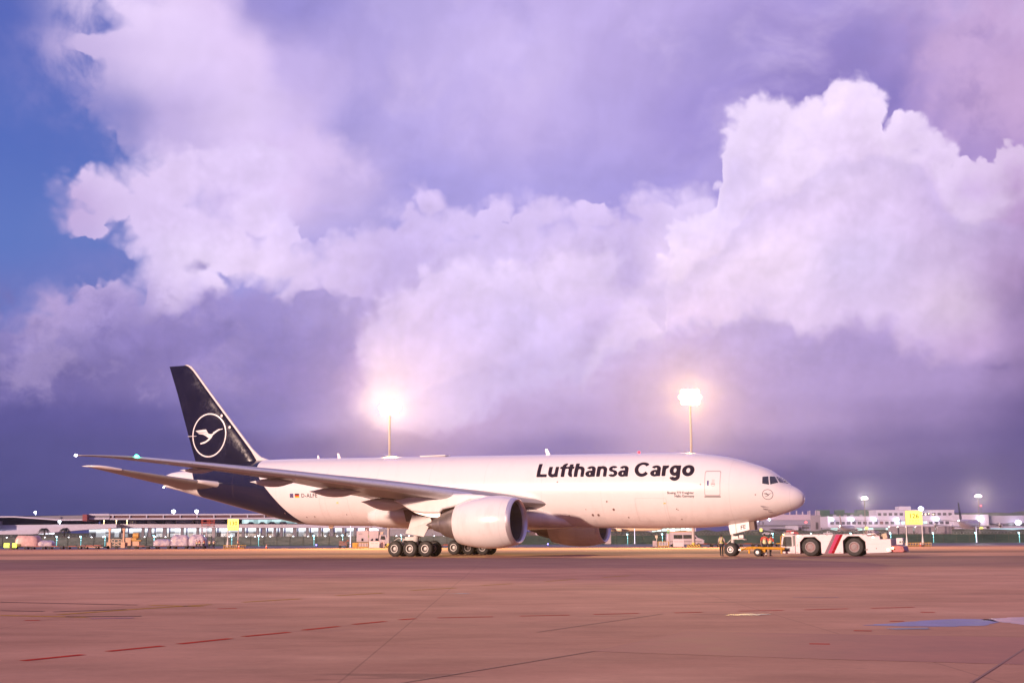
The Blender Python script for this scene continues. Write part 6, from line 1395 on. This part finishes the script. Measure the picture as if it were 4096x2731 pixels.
tb('side_block', (-322,-4,11.2), (22,14,1.6), CW); tb('side_lattice', (-324,-4,7.6), (26,14,5.4), CW)
tb('dark_wall', (-190,16,11.2), (130,1,3.4), CDK); tb('wall_end', (-250,15.2,11.2), (10,1.2,3.4), CGY)
tp('deck_band', [(-340,9.6),(-310,9.6),(-252,9.95),(-238,9.95),(-79,9.0),(-79,6.9),(-238,7.6),(-252,6.9),(-276,6.5),(-312,6.3),(-340,6.3)], 0, 26, CW)
tp('ramp_band', [(-340,3.6),(-311,3.9),(-288.6,4.0),(-252,6.9),(-238,7.55),(-238,9.9),(-252,9.7),(-290,7.2),(-311,5.6),(-340,5.0)], -9, -1, CW)
def bay_mat(name, seed, lo, hi, c1, c2, e):
    m = bpy.data.materials.new(name); m.use_nodes = True; T = NT(m.node_tree); b = T.n['Principled BSDF']
    g = T.node('ShaderNodeTexCoord').outputs['Object']; p = T.sep(g)
    n = T.noise(T.comb(T.m('MULTIPLY', T.m('FLOOR', T.m('MULTIPLY', p[0], .35)), 7.3), seed, T.m('FLOOR', T.m('MULTIPLY', p[2], .45))), 3.1, 0, .5)
    up = T.smooth(p[2], lo, hi)
    v = T.m('ADD', T.m('MULTIPLY', T.smooth(n, .35, .7), .45), T.m('MULTIPLY', up, .95))
    T.put(b.inputs['Emission Color'], T.mix(n, c1, c2)); T.put(b.inputs['Emission Strength'], T.m('MULTIPLY', v, e)); b.inputs['Base Color'].default_value = (.3,.3,.3,1)
    m.cycles.emission_sampling = 'NONE'; return m
BAY = bay_mat('bay_glow', 1.0, 2.2, 4.6, (.80,.88,1.0), (.95,.97,1.0), 1.15)
cols_ = [-237.2,-225,-220.8,-211.8,-201.2,-191.7,-182,-164,-155.3,-151.5,-144.8,-140.7,-132.7,-125,-117.5,-110.2,-103.1,-96,-89]
for k, x in enumerate(cols_): tb('column', (x,2.5,4.6), (1.6 if k % 3 else 2.2,1.6,5.8), PIL)
cols2 = [-262]+cols_+[-80]
for a, b2 in zip(cols2, cols2[1:]): 
    if b2-a > 3: tb('lit_bay', ((a+b2)/2,14,4.7), (b2-a-1.0,.5,5.2), BAY)
tb('lit_strip', (-300,-.5,5.0), (44,.5,1.9), mat('strip_glow', (.9,.9,1), .5, emit=(.86,.90,1), estr=1.9))
tb('lit_upper_hall', (-150,13,11.2), (34,.5,2.4), bay_mat('hall_glow', 3.0, -5, 30, (.35,.75,.80), (.85,1,1), 1.1))
WL = mat('roof_lamp_white', (1,1,1), .3, emit=(.80,.88,1), estr=9)
for x, z, s in ((-319.5,17.2,.7),(-290,17.2,.8),(-206,17.3,1.3),(-192,17.3,1.2),(-275,11.6,.9),(-151,16.9,.5)):
    m = MB(); m.ball((x,-1,z-2),(s,.4,s*.8),8,6); m.tube([(x,-1,z-2.6),(x,0,z-3.4)],.15,5); m.build('roof_lamp', WL, TM)
for x in (-240.5,-234,-248): 
    m = MB(); m.tube([(x,-1,7.6),(x,-1,9.6)],.15,5); m.ball((x,-1,9.9),(.4,.3,.4),8,6); m.build('deck_lamp', mat('warm_globe', (1,.8,.5), .3, emit=(1,.75,.4), estr=4), TM)
# vehicles on the upper deck
GV = [mat('far_white', (.50,.46,.50), .5), mat('far_blue', (.05,.07,.16), .4), mat('far_dark', (.03,.03,.045), .4), mat('far_red', (.35,.05,.05), .5)]
def far_vehicle(x, y, z, L_, H_, kind, col, label, grp='vehicles on the terminal deck', rz=0):
    nm = {'van':'parked_van','car':'parked_car','bus':'parked_bus','pickup':'pickup_truck'}[kind]
    t = thing(nm, label, {'pickup':'pickup'}.get(kind, kind), (x,y,z), rz, grp); W2 = 1.0 if kind != 'bus' else 1.25
    P_ = {'van':[(-.5,.15),(-.5,.95),(-.42,1),(.22,1),(.34,.62),(.48,.5),(.5,.15)], 'bus':[(-.5,.1),(-.5,1),(.49,1),(.5,.1)], 'car':[(-.5,.2),(-.49,.55),(-.34,.65),(-.2,1),(.12,1),(.28,.62),(.48,.52),(.5,.2)], 'pickup':[(-.5,.2),(-.5,.6),(-.12,.6),(-.08,1),(.14,1),(.24,.62),(.48,.55),(.5,.2)]}[kind]
    m = MB(); m.prism([(a*L_, b*H_) for a, b in P_], -W2, W2, 'y'); b = m.build('body', col, t, bevel=.06)
    q = {'van':[(-.1,.6),(-.1,.9),(.2,.9),(.3,.62)],'bus':[(-.46,.5),(-.46,.85),(.46,.85),(.46,.5)],'car':[(-.3,.62),(-.19,.92),(.1,.92),(.24,.62)],'pickup':[(-.06,.62),(-.05,.9),(.12,.9),(.2,.62)]}[kind]
    m = MB(); m.prism([(a_*L_, b_*H_) for a_, b_ in q], -W2-.02, -W2, 'y'); m.build('side_window', TGL, b)
    for xx in (-.32,.32):
        for yy in (-W2,W2): m = MB(); m.lathe([(-.1,.03),(-.1,.34),(.1,.34),(.1,.03)], (xx*L_,yy*.92,.34), (0,1,0), 10, True); m.build('wheel', RUB, t)
    return t
for x, L_, H_, kd, ci, lb in ((-232,5,2.3,'van',0,'white van nearest the left end of the terminal deck'),(-227,7,2.1,'car',1,'first blue car on the terminal deck'),(-220.5,6,2.3,'van',0,'white van right of the first blue car'),(-209.8,5.2,2.1,'van',0,'white van alone before the long white bus'),(-200.5,10.5,3.2,'bus',0,'long white bus on the terminal deck'),(-192.3,3.5,2.8,'van',0,'small white truck right of the bus'),(-188,5,2.0,'car',0,'pale car behind the red railed steps'),(-180.5,8,2.9,'bus',0,'large white van above the worker group'),(-174,5,2.3,'car',1,'dark blue car left of board 130'),(-160,5,1.9,'car',1,'blue car just right of board 130'),(-153,5,1.9,'car',2,'dark car before the lit upper hall'),(-147,6,2.0,'car',1,'second blue car before the lit upper hall'),(-140,5,2.0,'van',0,'white van before the lit upper hall')):
    far_vehicle(x, 812, 9.5+(x+240)*-.006, L_, H_, kd, GV[ci], lb)
# low building right of the terminal
LBD = thing('service_building', 'low grey service building seen between the near engine and the box truck', 'building', (-48, 800, 1.8))
m = MB(); m.box((0,0,2.2),(64,12,4.4)); m.build('wall', mat('service_grey', (.20,.19,.22), .7, var=.1, vscale=.1), LBD, smooth=0); m = MB(); m.box((0,0,4.6),(66,13,.5)); m.build('roof', CW, LBD, smooth=0)
m = MB(); m.box((22,-6.1,1.8),(8,.2,2.4)); m.build('roller_door', CDK, LBD, smooth=0)
m = MB(); m.box((0,0,1.3),(9,2.5,2.6)); o = m.build('shipping_container', mat('container_orange', (.40,.12,.05), .6), smooth=0, bevel=.05); o.location = (-33, 790, 4.2-1.6); tag(o, 'orange container beyond the fence above the main wheels', 'container')
# lit glass hall behind the white van
GH = thing('glass_hall', 'brightly lit teal glass hall seen below the belly behind the white van', 'building', (120, 1000, 2.0))
m = MB(); m.box((0,0,4.5),(34,14,9)); m.build('wall', CW, GH, smooth=0)
for k in range(9): m = MB(); m.box((-14.2+k*3.55,-7.2,3.6),(2.9,.3,4.2)); m.build('window', mat('teal_window%d' % (k % 3), (.5,.8,.75), .3, emit=((.55,1,.85),(.75,1,.95),(.35,.6,.55))[k % 3], estr=(1.1,1.0,.5)[k % 3]), GH, smooth=0)
m = MB(); m.box((0,-7.3,8.2),(35,.3,1.2)); m.build('fascia', CDK, GH, smooth=0)
m = MB(); m.box((0,0,0),(.8,.5,.8)); 
SB = thing('welcome_board', 'low dark red board with pale capital letters under the belly', 'sign', (16.5, 700, 1.2)); m = MB(); m.box((2.5,0,1.5),(20,.4,2.6)); m.build('board', mat('board_maroon', (.07,.03,.035), .7), SB, smooth=0)
sign_text('WELCOME TO SHENZHEN', 2.0, 'lettering', mat('letter_pink', (.7,.55,.55), .5, emit=(.5,.35,.35), estr=.4), SB, (-4.5,-.25,.8), align='LEFT', bold=.03, sx=.72)
# hangar C
HC = thing('hangar', 'big grey maintenance hangar with a pale roof and chimneys behind the nose', 'hangar', (235, 1150, 2.0))
def hb(name, x0, x1, z0, z1, y0, y1, m_, par): m = MB(); m.box(((x0+x1)/2-par.location[0], (y0+y1)/2, (z0+z1)/2-2), (x1-x0, y1-y0, z1-z0)); return m.build(name, m_, par, smooth=0)
HB = mat('hangar_bluegrey', (.19,.18,.26), .7, var=.06, vscale=.05); HP = mat('hangar_pink', (.34,.27,.36), .7, var=.05, vscale=.05); HG = mat('hangar_grey', (.20,.17,.21), .7)
hb('wall', 196, 257.9, 2, 14.6, 0, 40, HB, HC); m = MB(); m.prism([(-27,12.6),(-14,16.4),(-10,17.2),(22.9,17.2),(22.9,12.6)], -.6, 40, 'y'); m.build('roof', HP, HC, smooth=0)
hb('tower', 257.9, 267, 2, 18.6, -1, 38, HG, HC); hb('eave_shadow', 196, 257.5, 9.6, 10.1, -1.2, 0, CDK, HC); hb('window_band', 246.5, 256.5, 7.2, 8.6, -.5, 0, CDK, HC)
hb('annex', 236, 246, 2, 9.6, -6, 0, CW, HC); hb('annex_window', 245.2, 249.5, 5.0, 7.6, -2.4, -2, CDK, HC); hb('annex_side', 246, 250, 2, 9.6, -2, 0, HP, HC); hb('tower_opening', 262.2, 264.2, 6.5, 12.5, -1.5, -1, CDK, HC)
hb('canopy', 222, 240, 6.6, 7.0, -8, 0, CDK, HC)
for x in (206,209.5,213,216.5): hb('slit_window', x, x+.5, 10.8, 13.2, -.5, 0, CDK, HC)
for k in range(7): hb('ground_window', 203+k*4.2, 205+k*4.2, 3.0, 4.8, -.4, 0, CDK, HC)
for x, z in ((229,21.6),(233,20.2),(236.5,22.6),(242.0,22.4),(248,22.6),(253.3,22),(258,22.3),(259.6,22.8),(264.8,22.8),(266.5,22.6),(267.8,22.5)): hb('chimney', x, x+.9, 18, z, 10, 11.5, HP, HC)
for x, z in ((200,20.6-2.2),(224.5,18.4),(222,15),(205,14.2),(212,14.2)): m = MB(); m.ball((x-235,-2,z-2),(.9,.5,.9),8,6); m.build('wall_lamp', WL, HC)
# building D
BD = thing('office_building', 'long white building with rows of square windows behind the tow tractor', 'office building', (290, 1000, 2.0))
BW = mat('office_white', (.38,.35,.45), .65, var=.04, vscale=.05); WD = mat('window_slate', (.055,.05,.07), .25, var=.3, vscale=.3); WLIT = mat('window_lit', (.3,.5,.5), .3, emit=(.40,.70,.68), estr=.75); WM = mat('window_maroon', (.10,.03,.04), .3)
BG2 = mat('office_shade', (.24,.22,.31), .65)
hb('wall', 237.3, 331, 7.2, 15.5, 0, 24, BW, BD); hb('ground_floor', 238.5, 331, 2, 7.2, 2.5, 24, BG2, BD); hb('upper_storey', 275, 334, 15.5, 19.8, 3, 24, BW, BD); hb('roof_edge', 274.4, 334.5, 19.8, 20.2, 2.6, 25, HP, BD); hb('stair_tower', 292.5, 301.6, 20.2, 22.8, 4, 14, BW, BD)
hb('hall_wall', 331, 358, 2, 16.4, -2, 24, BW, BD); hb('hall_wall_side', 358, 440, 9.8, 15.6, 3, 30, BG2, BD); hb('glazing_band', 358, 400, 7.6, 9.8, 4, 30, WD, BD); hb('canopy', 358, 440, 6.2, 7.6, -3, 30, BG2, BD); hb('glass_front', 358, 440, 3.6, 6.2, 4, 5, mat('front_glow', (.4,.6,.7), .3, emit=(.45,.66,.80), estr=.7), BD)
for k in range(22):
    x = 239.2+k*4.13; hb('window', x, x+2.7, 9.4, 11.5, -.15, .0, WM if k in (9,) else (WLIT if k in (12,13,17) else WD), BD)
for k in range(14):
    x = 276.2+k*4.1; hb('window', x, x+2.5, 15.9, 17.9, 2.85, 3.0, WD, BD)
for k in range(11):
    x = 240+k*8.3; hb('ground_window', x, x+7.2, 3.2, 6.8, 2.3, 2.5, WLIT if k % 3 != 1 else mat('window_dim', (.12,.16,.17), .3, emit=(.2,.3,.3), estr=.4), BD)
hb('string_course', 237.2, 331, 12.4, 12.6, -.1, 0, HG, BD)
for x, z, s in ((239.5,12.9,1.5),(254.8,12.9,1.4),(271.5,12.9,1.5),(288.5,12.9,1.5),(306.8,20.9,1.9),(318.5,13.1,1.6),(351.5,12.8,2.1),(379.5,10.2,2.2)):
    m = MB(); m.ball((x-290,-3.5,z-2),(s,.5,s*.75),10,7); m.tube([(x-290,-3.2,z-2),(x-290,0,z-2.2)],.12,5); m.build('wall_flood_lamp', mat('flood_blue_white', (1,1,1), .3, emit=(.82,.88,1), estr=16), BD)
for x in (244,252,257,264,291): hb('roof_unit', x, x+1.9, 15.5, 16.9, 8, 10, BG2, BD)
for x in (309.5,312,314.5,318): m = MB(); m.ball((x-290,2.4,14.7+random.uniform(0,.9)),(.45,.2,.35),8,5); m.build('reflected_lamp', mat('warm_globe', (1,.8,.5), .3, emit=(1,.75,.4), estr=4), BD)
# netted scaffolds
NETM = mat('net_green', (.022,.075,.060), .85, var=.25, vscale=.08)
for i, (x0, x1, z, lb) in enumerate(((289,300,25.0,'green netted scaffold block right of the big hangar, leftmost and tall'),(300,308,21.2,'low green netted scaffold between two taller ones on the left'),(308,315.5,25.0,'narrow tall green netted scaffold, second from the left'),(315.5,329,22.3,'long low green netted scaffold between the two right tall ones'),(329,343,25.2,'broad tall green netted scaffold nearest the office building roof'))):
    t = thing('netted_scaffold', lb, 'scaffold', ((x0+x1)/2, 1260+i*3, 2)); m = MB(); m.box((0,0,(z-2)/2),(x1-x0,10,z-2)); m.build('net', NETM, t, smooth=0); m = MB()
    for k in range(5): m.tube([(-(x1-x0)/2+(x1-x0)*k/4,-5.2,0),(-(x1-x0)/2+(x1-x0)*k/4,-5.2,z-1.6)], .12, 4)
    m.build('scaffold_poles', FPM, t, smooth=0)
# a broad dark tree between hangar and office building
t = thing('tree', 'broad dark tree between the big hangar and the white office building', 'tree', (262, 1060, 2.0)); m = MB(); m.tube([(0,0,0),(0,0,4)], [.6,.4], 8)
for a in range(5): m.tube([(0,0,3),(math.cos(a*1.3)*3,math.sin(a*1.3)*2,6.5)], [.3,.1], 5)
m.build('trunk', mat('palm_bark', (.07,.05,.045), .9), t); rnd = random.Random(4); m = MB()
for k in range(2600):
    a, b2, r = rnd.uniform(0,6.28), rnd.uniform(-1,1), rnd.random()**.33; cl = rnd.choice(((0,0,5.6,5.2,3.6),(-3.4,0,4.6,3.4,2.6),(3.6,0,4.3,3.6,2.6),(1,0,8.0,3.2,2.2)))
    s_ = math.sqrt(1-b2*b2); c = Vector((cl[0]+cl[3]*r*s_*math.cos(a), cl[1]+3*r*s_*math.sin(a), cl[2]+cl[4]*r*b2)); n1 = Vector((rnd.uniform(-1,1),rnd.uniform(-1,1),rnd.uniform(-1,1))).normalized()*.34; n2 = n1.cross(Vector((rnd.uniform(-1,1),rnd.uniform(-1,1),rnd.uniform(-1,1)))).normalized()*.34
    m.add([c+n1, c+n2, c-n1, c-n2], [(0,1,2,3)])
me_ = bpy.data.meshes.new('crown'); me_.from_pydata([tuple(v) for v in m.v], [], m.f); me_.materials.append(mat('tree_dark', (.018,.026,.020), .8, var=.4, vscale=.4)); o = bpy.data.objects.new('crown', me_); COL.objects.link(o); o.parent = t
# hedge row behind the far apron and the hill
m = MB(); rnd = random.Random(2)
vsx = []; N_ = 260
for i in range(N_):
    x = -700+i*8; h = 3.2+rnd.uniform(0,1.6); vsx.append((x, h))
m.prism([(-700,0)]+vsx+[(-700+8*N_,0)], 960, 972, 'y'); o = m.build('hedge', mat('hedge_dark', (.030,.036,.030), .9, var=.4, vscale=.2), smooth=0); o.location = (0,0,1.0); o['kind'] = 'stuff'
m = MB(); xs2 = [415+i*12 for i in range(60)]; rows = []
for j, (y, k) in enumerate(((1310,0),(1350,.75),(1390,1.0),(1460,1.05))):
    rows.append([(x, y, 2+k*(23.5+2.6*math.sin(x*.022)+1.3*math.sin(x*.074+j))*min(1, max(.0,(x-400)/28))) for x in xs2])
n = len(xs2); m.add([v for r_ in rows for v in r_], [(j*n+i, j*n+i+1, (j+1)*n+i+1, (j+1)*n+i) for j in range(3) for i in range(n-1)])
struct(m.build('hill', mat('hill_green', (.050,.075,.040), .95, var=.25, vscale=.02, bump=1.0, bscale=.05), smooth=0))
# ================================================================ AIRLINERS ON THE FAR APRON
def far_airliner(x, y, z, rz, s, label, body, tail, engines=2, span=34, length=38, dia=3.9, finh=12.5, belly=None, group='airliners parked on the far apron'):
    """local +x forward; wheels on z = 0"""
    t = thing('distant_airliner', label, 'airplane', (x,y,z), rz, group); r = dia/2; zc_ = r+1.9*dia/4+.4; L2 = length
    m = MB(); rg = []
    for u, k, dz in ((.5,.02,-.1),(.49,.35,-.08),(.46,.7,-.03),(.41,.93,0),(.35,1,0),(-.18,1,0),(-.30,.88,.10),(-.40,.58,.34),(-.47,.28,.55),(-.50,.08,.66)):
        rg.append([(u*L2, r*k*math.cos(a), zc_+dz*r*1.0+r*k*math.sin(a)) for a in [2*math.pi*j/28 for j in range(28)]])
    m.loft(rg); m.build('fuselage', body, t, smooth=60)
    m = MB(); rg = []
    for zz, a, b2 in ((zc_+r*.6,-.31,-.455),(zc_+r*1.1,-.34,-.46),(finh,-.445,-.505)): rg.append([(a*L2-x_, t_, zz) for x_, t_ in foil((a-b2)*L2, .09, 8)])
    m.loft(rg); m.build('tail_fin', tail, t, smooth=50)
    for sd in (1,-1):
        m = MB(); rg = []
        for yy, a, b2, zz in ((r*.7,.10,-.11,zc_-r*.65),(span*.20,.0,-.11,zc_-r*.4),(span*.5,-.13,-.165,zc_+r*.35)): rg.append([(a*L2-x_, sd*yy, zz+t_) for x_, t_ in foil((a-b2)*L2, .11, 8)])
        m.loft(rg); w = m.build('wing', GREYW, t, smooth=50)
        m = MB(); rg = []
        for yy, a, b2, zz in ((r*.3,-.38,-.47,zc_+r*.45),(span*.19,-.45,-.49,zc_+r*.85)): rg.append([(a*L2-x_, sd*yy, zz+t_) for x_, t_ in foil((a-b2)*L2, .10, 8)])
        m.loft(rg); m.build('horizontal_stabilizer', GREYW, t, smooth=50)
        pos_ = [.17] if engines == 2 else [.18,.32]
        for k, p in enumerate(pos_):
            er = dia*.26 if engines == 2 else dia*.21; xx = .075-.1*k; zz = zc_-r*.9+p*r*1.4
            m = MB(); m.lathe([(-.2*er,er*.85),(0,er),(1.5*er,er*1.08),(3.2*er,er*.8),(3.1*er,er*.7)], (xx*L2, sd*p*span, zz), (-1,0,0), 20); e_ = m.build('engine', body, w, smooth=50)
            m = MB(); m.lathe([(.2*er,er*.8),(.25*er,.01)], (xx*L2, sd*p*span, zz), (-1,0,0), 20); m.build('intake', DARK, e_) if 0 else None
            m = MB(); m.lathe([(3.0*er,er*.7),(3.3*er,er*.45),(4.1*er,.02)], (xx*L2, sd*p*span, zz), (-1,0,0), 16); m.build('nozzle', mat('nozzle_dark', (.05,.03,.03), .6), w)
            m = MB(); m.box((xx*L2-2.4*er, sd*p*span, zz+er*1.0), (3.0*er,.3,1.3*er)); m.build('pylon', body, w)
        m = MB()
        for q in (0,1.3*dia/4): m.lathe([(-.25,.1),(-.25,dia*.15),(.25,dia*.15),(.25,.1)], (-.04*L2-q, sd*dia*.7, dia*.15), (0,1,0), 14, True)
        m.tube([(-.04*L2, sd*dia*.7, dia*.15),(-.03*L2, sd*dia*.6, zc_-r*.5)], .16, 6); m.build('main_landing_gear', RUB, t)
    m = MB(); m.lathe([(-.2,.1),(-.2,dia*.12),(.2,dia*.12),(.2,.1)], (.40*L2,0,dia*.12), (0,1,0), 12, True); m.tube([(.40*L2,0,dia*.12),(.40*L2,0,zc_-r*.7)], .12, 6); m.build('nose_landing_gear', RUB, t)
    m = MB(); m.ball((-.503*L2,0,zc_+r*.66),(.3,.3,.3),8,6); m.build('tail_light', MATS['white_lamp'], t)
    return t
FW = mat('far_cream', (.60,.50,.44), .35, coat=.4); FG = mat('far_body_white', (.62,.56,.60), .3, coat=.5); FRT = mat('far_tail_red', (.30,.05,.045), .35, coat=.4); FDT = mat('far_tail_navy', (.03,.025,.06), .25, coat=.5)
far_airliner(311, 905, 2.0, R(60), 1, 'large four engined airliner with a tall dark tail, seen from behind at the right', FG, FDT, 4, 66, 66, 6.3, 20.5)
far_airliner(226, 898, 1.9, R(62), 1, 'smaller airliner with a red tail seen from behind above the tow tractor', FW, FRT, 2, 34, 38, 3.9, 12.6)
far_airliner(72, 886, 1.8, R(-24), 1, 'sodium lit airliner glimpsed under the belly left of the white van', mat('far_sodium_lit_white', (.70,.52,.34), .4), FDT, 4, 60, 60, 5.2, 16)  # the sodium light is put into this body colour
# vehicles and containers by them
far_vehicle(166, 700, 1.8, 4.4, 1.75, 'pickup', GV[0], 'white and red pickup driving above the front wheel arch of the tow tractor', 'vehicles on the far apron')
far_vehicle(151.5, 720, 1.8, 6.5, 2.4, 'van', GV[3], 'reddish van with roof lights behind the cab roof of the tow tractor', 'vehicles on the far apron')
far_vehicle(137.5, 720, 1.8, 4.5, 1.5, 'car', GV[0], 'pale car left of the reddish van with roof lights', 'vehicles on the far apron')
CT = thing('air_cargo_container', 'x', 'cargo container', (0,0,0), 0, 'grey air cargo containers on the far apron'); m = MB(); m.prism([(-2.0,.3),(-2.0,3.6),(-1.4,4.3),(2.0,4.3),(2.0,.3)], -1.5, 1.5, 'y'); cb_ = m.build('shell', mat('container_grey', (.22,.18,.21), .5, .3, var=.2), CT, smooth=0, bevel=.05)
m = MB(); 
for zz in (1.3,2.4,3.4): m.box((0,-1.52,zz),(3.6,.05,.12))
m.build('ribs', mat('container_pale', (.35,.30,.33), .5), cb_); m = MB(); m.box((0,0,.15),(4.2,3,.3)); m.build('base', DK, CT)
lbs = ['leftmost grey container, behind the rear of the tow tractor','grey container second from the left behind the tow tractor','third grey container, just left of board 126','grey container directly left of the left post of board 126','container seen between the posts of board 126','container touching the right post of board 126','fourth container from the right, under the left wing','container under the inner left engine','container left of the dark aircraft landing gear']
for i, (u, lb) in enumerate(zip((3535,3572,3607,3638,3664,3694,3722,3742,3758), lbs)):
    xx = (u-2048)/5259.39*733; 
    if i == 0: CT.location = (xx,725,1.85); CT['label'] = lb
    else: dup(CT, (xx,725+2*(i%3),1.85), R((i*37)%9-4), lb)
def small_sign(x, y, z, w, h, label):
    t = thing('small_stand_board', label, 'sign', (x,y,z), 0, 'small distant yellow boards'); m = MB(); m.box((0,0,0),(w,.3,h)); m.build('lit_face', mat('lit_yellow', (.9,.8,.02), .4), t, bevel=.03); m = MB(); m.tube([(-w*.3,.1,-h/2),(-w*.3,.1,1.8-z)], .12, 6); m.tube([(w*.3,.1,-h/2),(w*.3,.1,1.8-z)], .12, 6); m.build('post', FPM, t); return t
def pxat(u, v, Y): return ((u-2048)/5259.39*Y*1.011, 1.65+(2139-v)/5259.39*Y*1.02)
for u, v, Y, w, h, lb in ((3434,2114,600,1.35,1.2,'small yellow board in front of the office building above the tow tractor'),(3020,2119,560,.95,1.2,'small yellow board just right of the nose gear bay'),(3883,2115,640,1.6,.7,'small yellow board under the right wing of the dark tailed aircraft')):
    a, b2 = pxat(u, v, Y); small_sign(a, Y, b2, w, h, lb)
# red obstruction lamps on thin masts
for u, v, Y, lb in ((3886,2029,1400,'thin far mast with a red lamp above the green hill'),(3197,2090,1100,'thin mast with a red lamp before the big hangar')):
    a, b2 = pxat(u, v, Y); t = thing('obstruction_light_mast', lb, 'mast', (a,Y,2.0)); m = MB(); m.tube([(0,0,0),(0,0,b2-2)], .22, 5); m.build('pole', FPM, t); m = MB(); m.ball((0,-.3,b2-2),(.8,.6,.8),8,6); m.build('red_lamp', mat('red_obstruction', (1,.1,.1), .3, emit=(1,.04,.05), estr=5), t)
# ================================================================ HUMID EVENING AIR
m = MB(); m.box((0, 650, 21.5), (3400, 1800, 46)); hz = m.build('haze', mat('x', (1,1,1)), smooth=0)
hm = bpy.data.materials.new('haze'); hm.use_nodes = True; T = NT(hm.node_tree); T.n.clear()
pv = T.node('ShaderNodeVolumePrincipled'); pv.inputs['Density'].default_value = 0.0001; pv.inputs['Color'].default_value = (.92,.88,.94,1); pv.inputs['Anisotropy'].default_value = 0.86
ou = T.node('ShaderNodeOutputMaterial'); T.l.new(pv.outputs[0], ou.inputs['Volume']); hz.data.materials.clear(); hz.data.materials.append(hm); hz['kind'] = 'stuff'
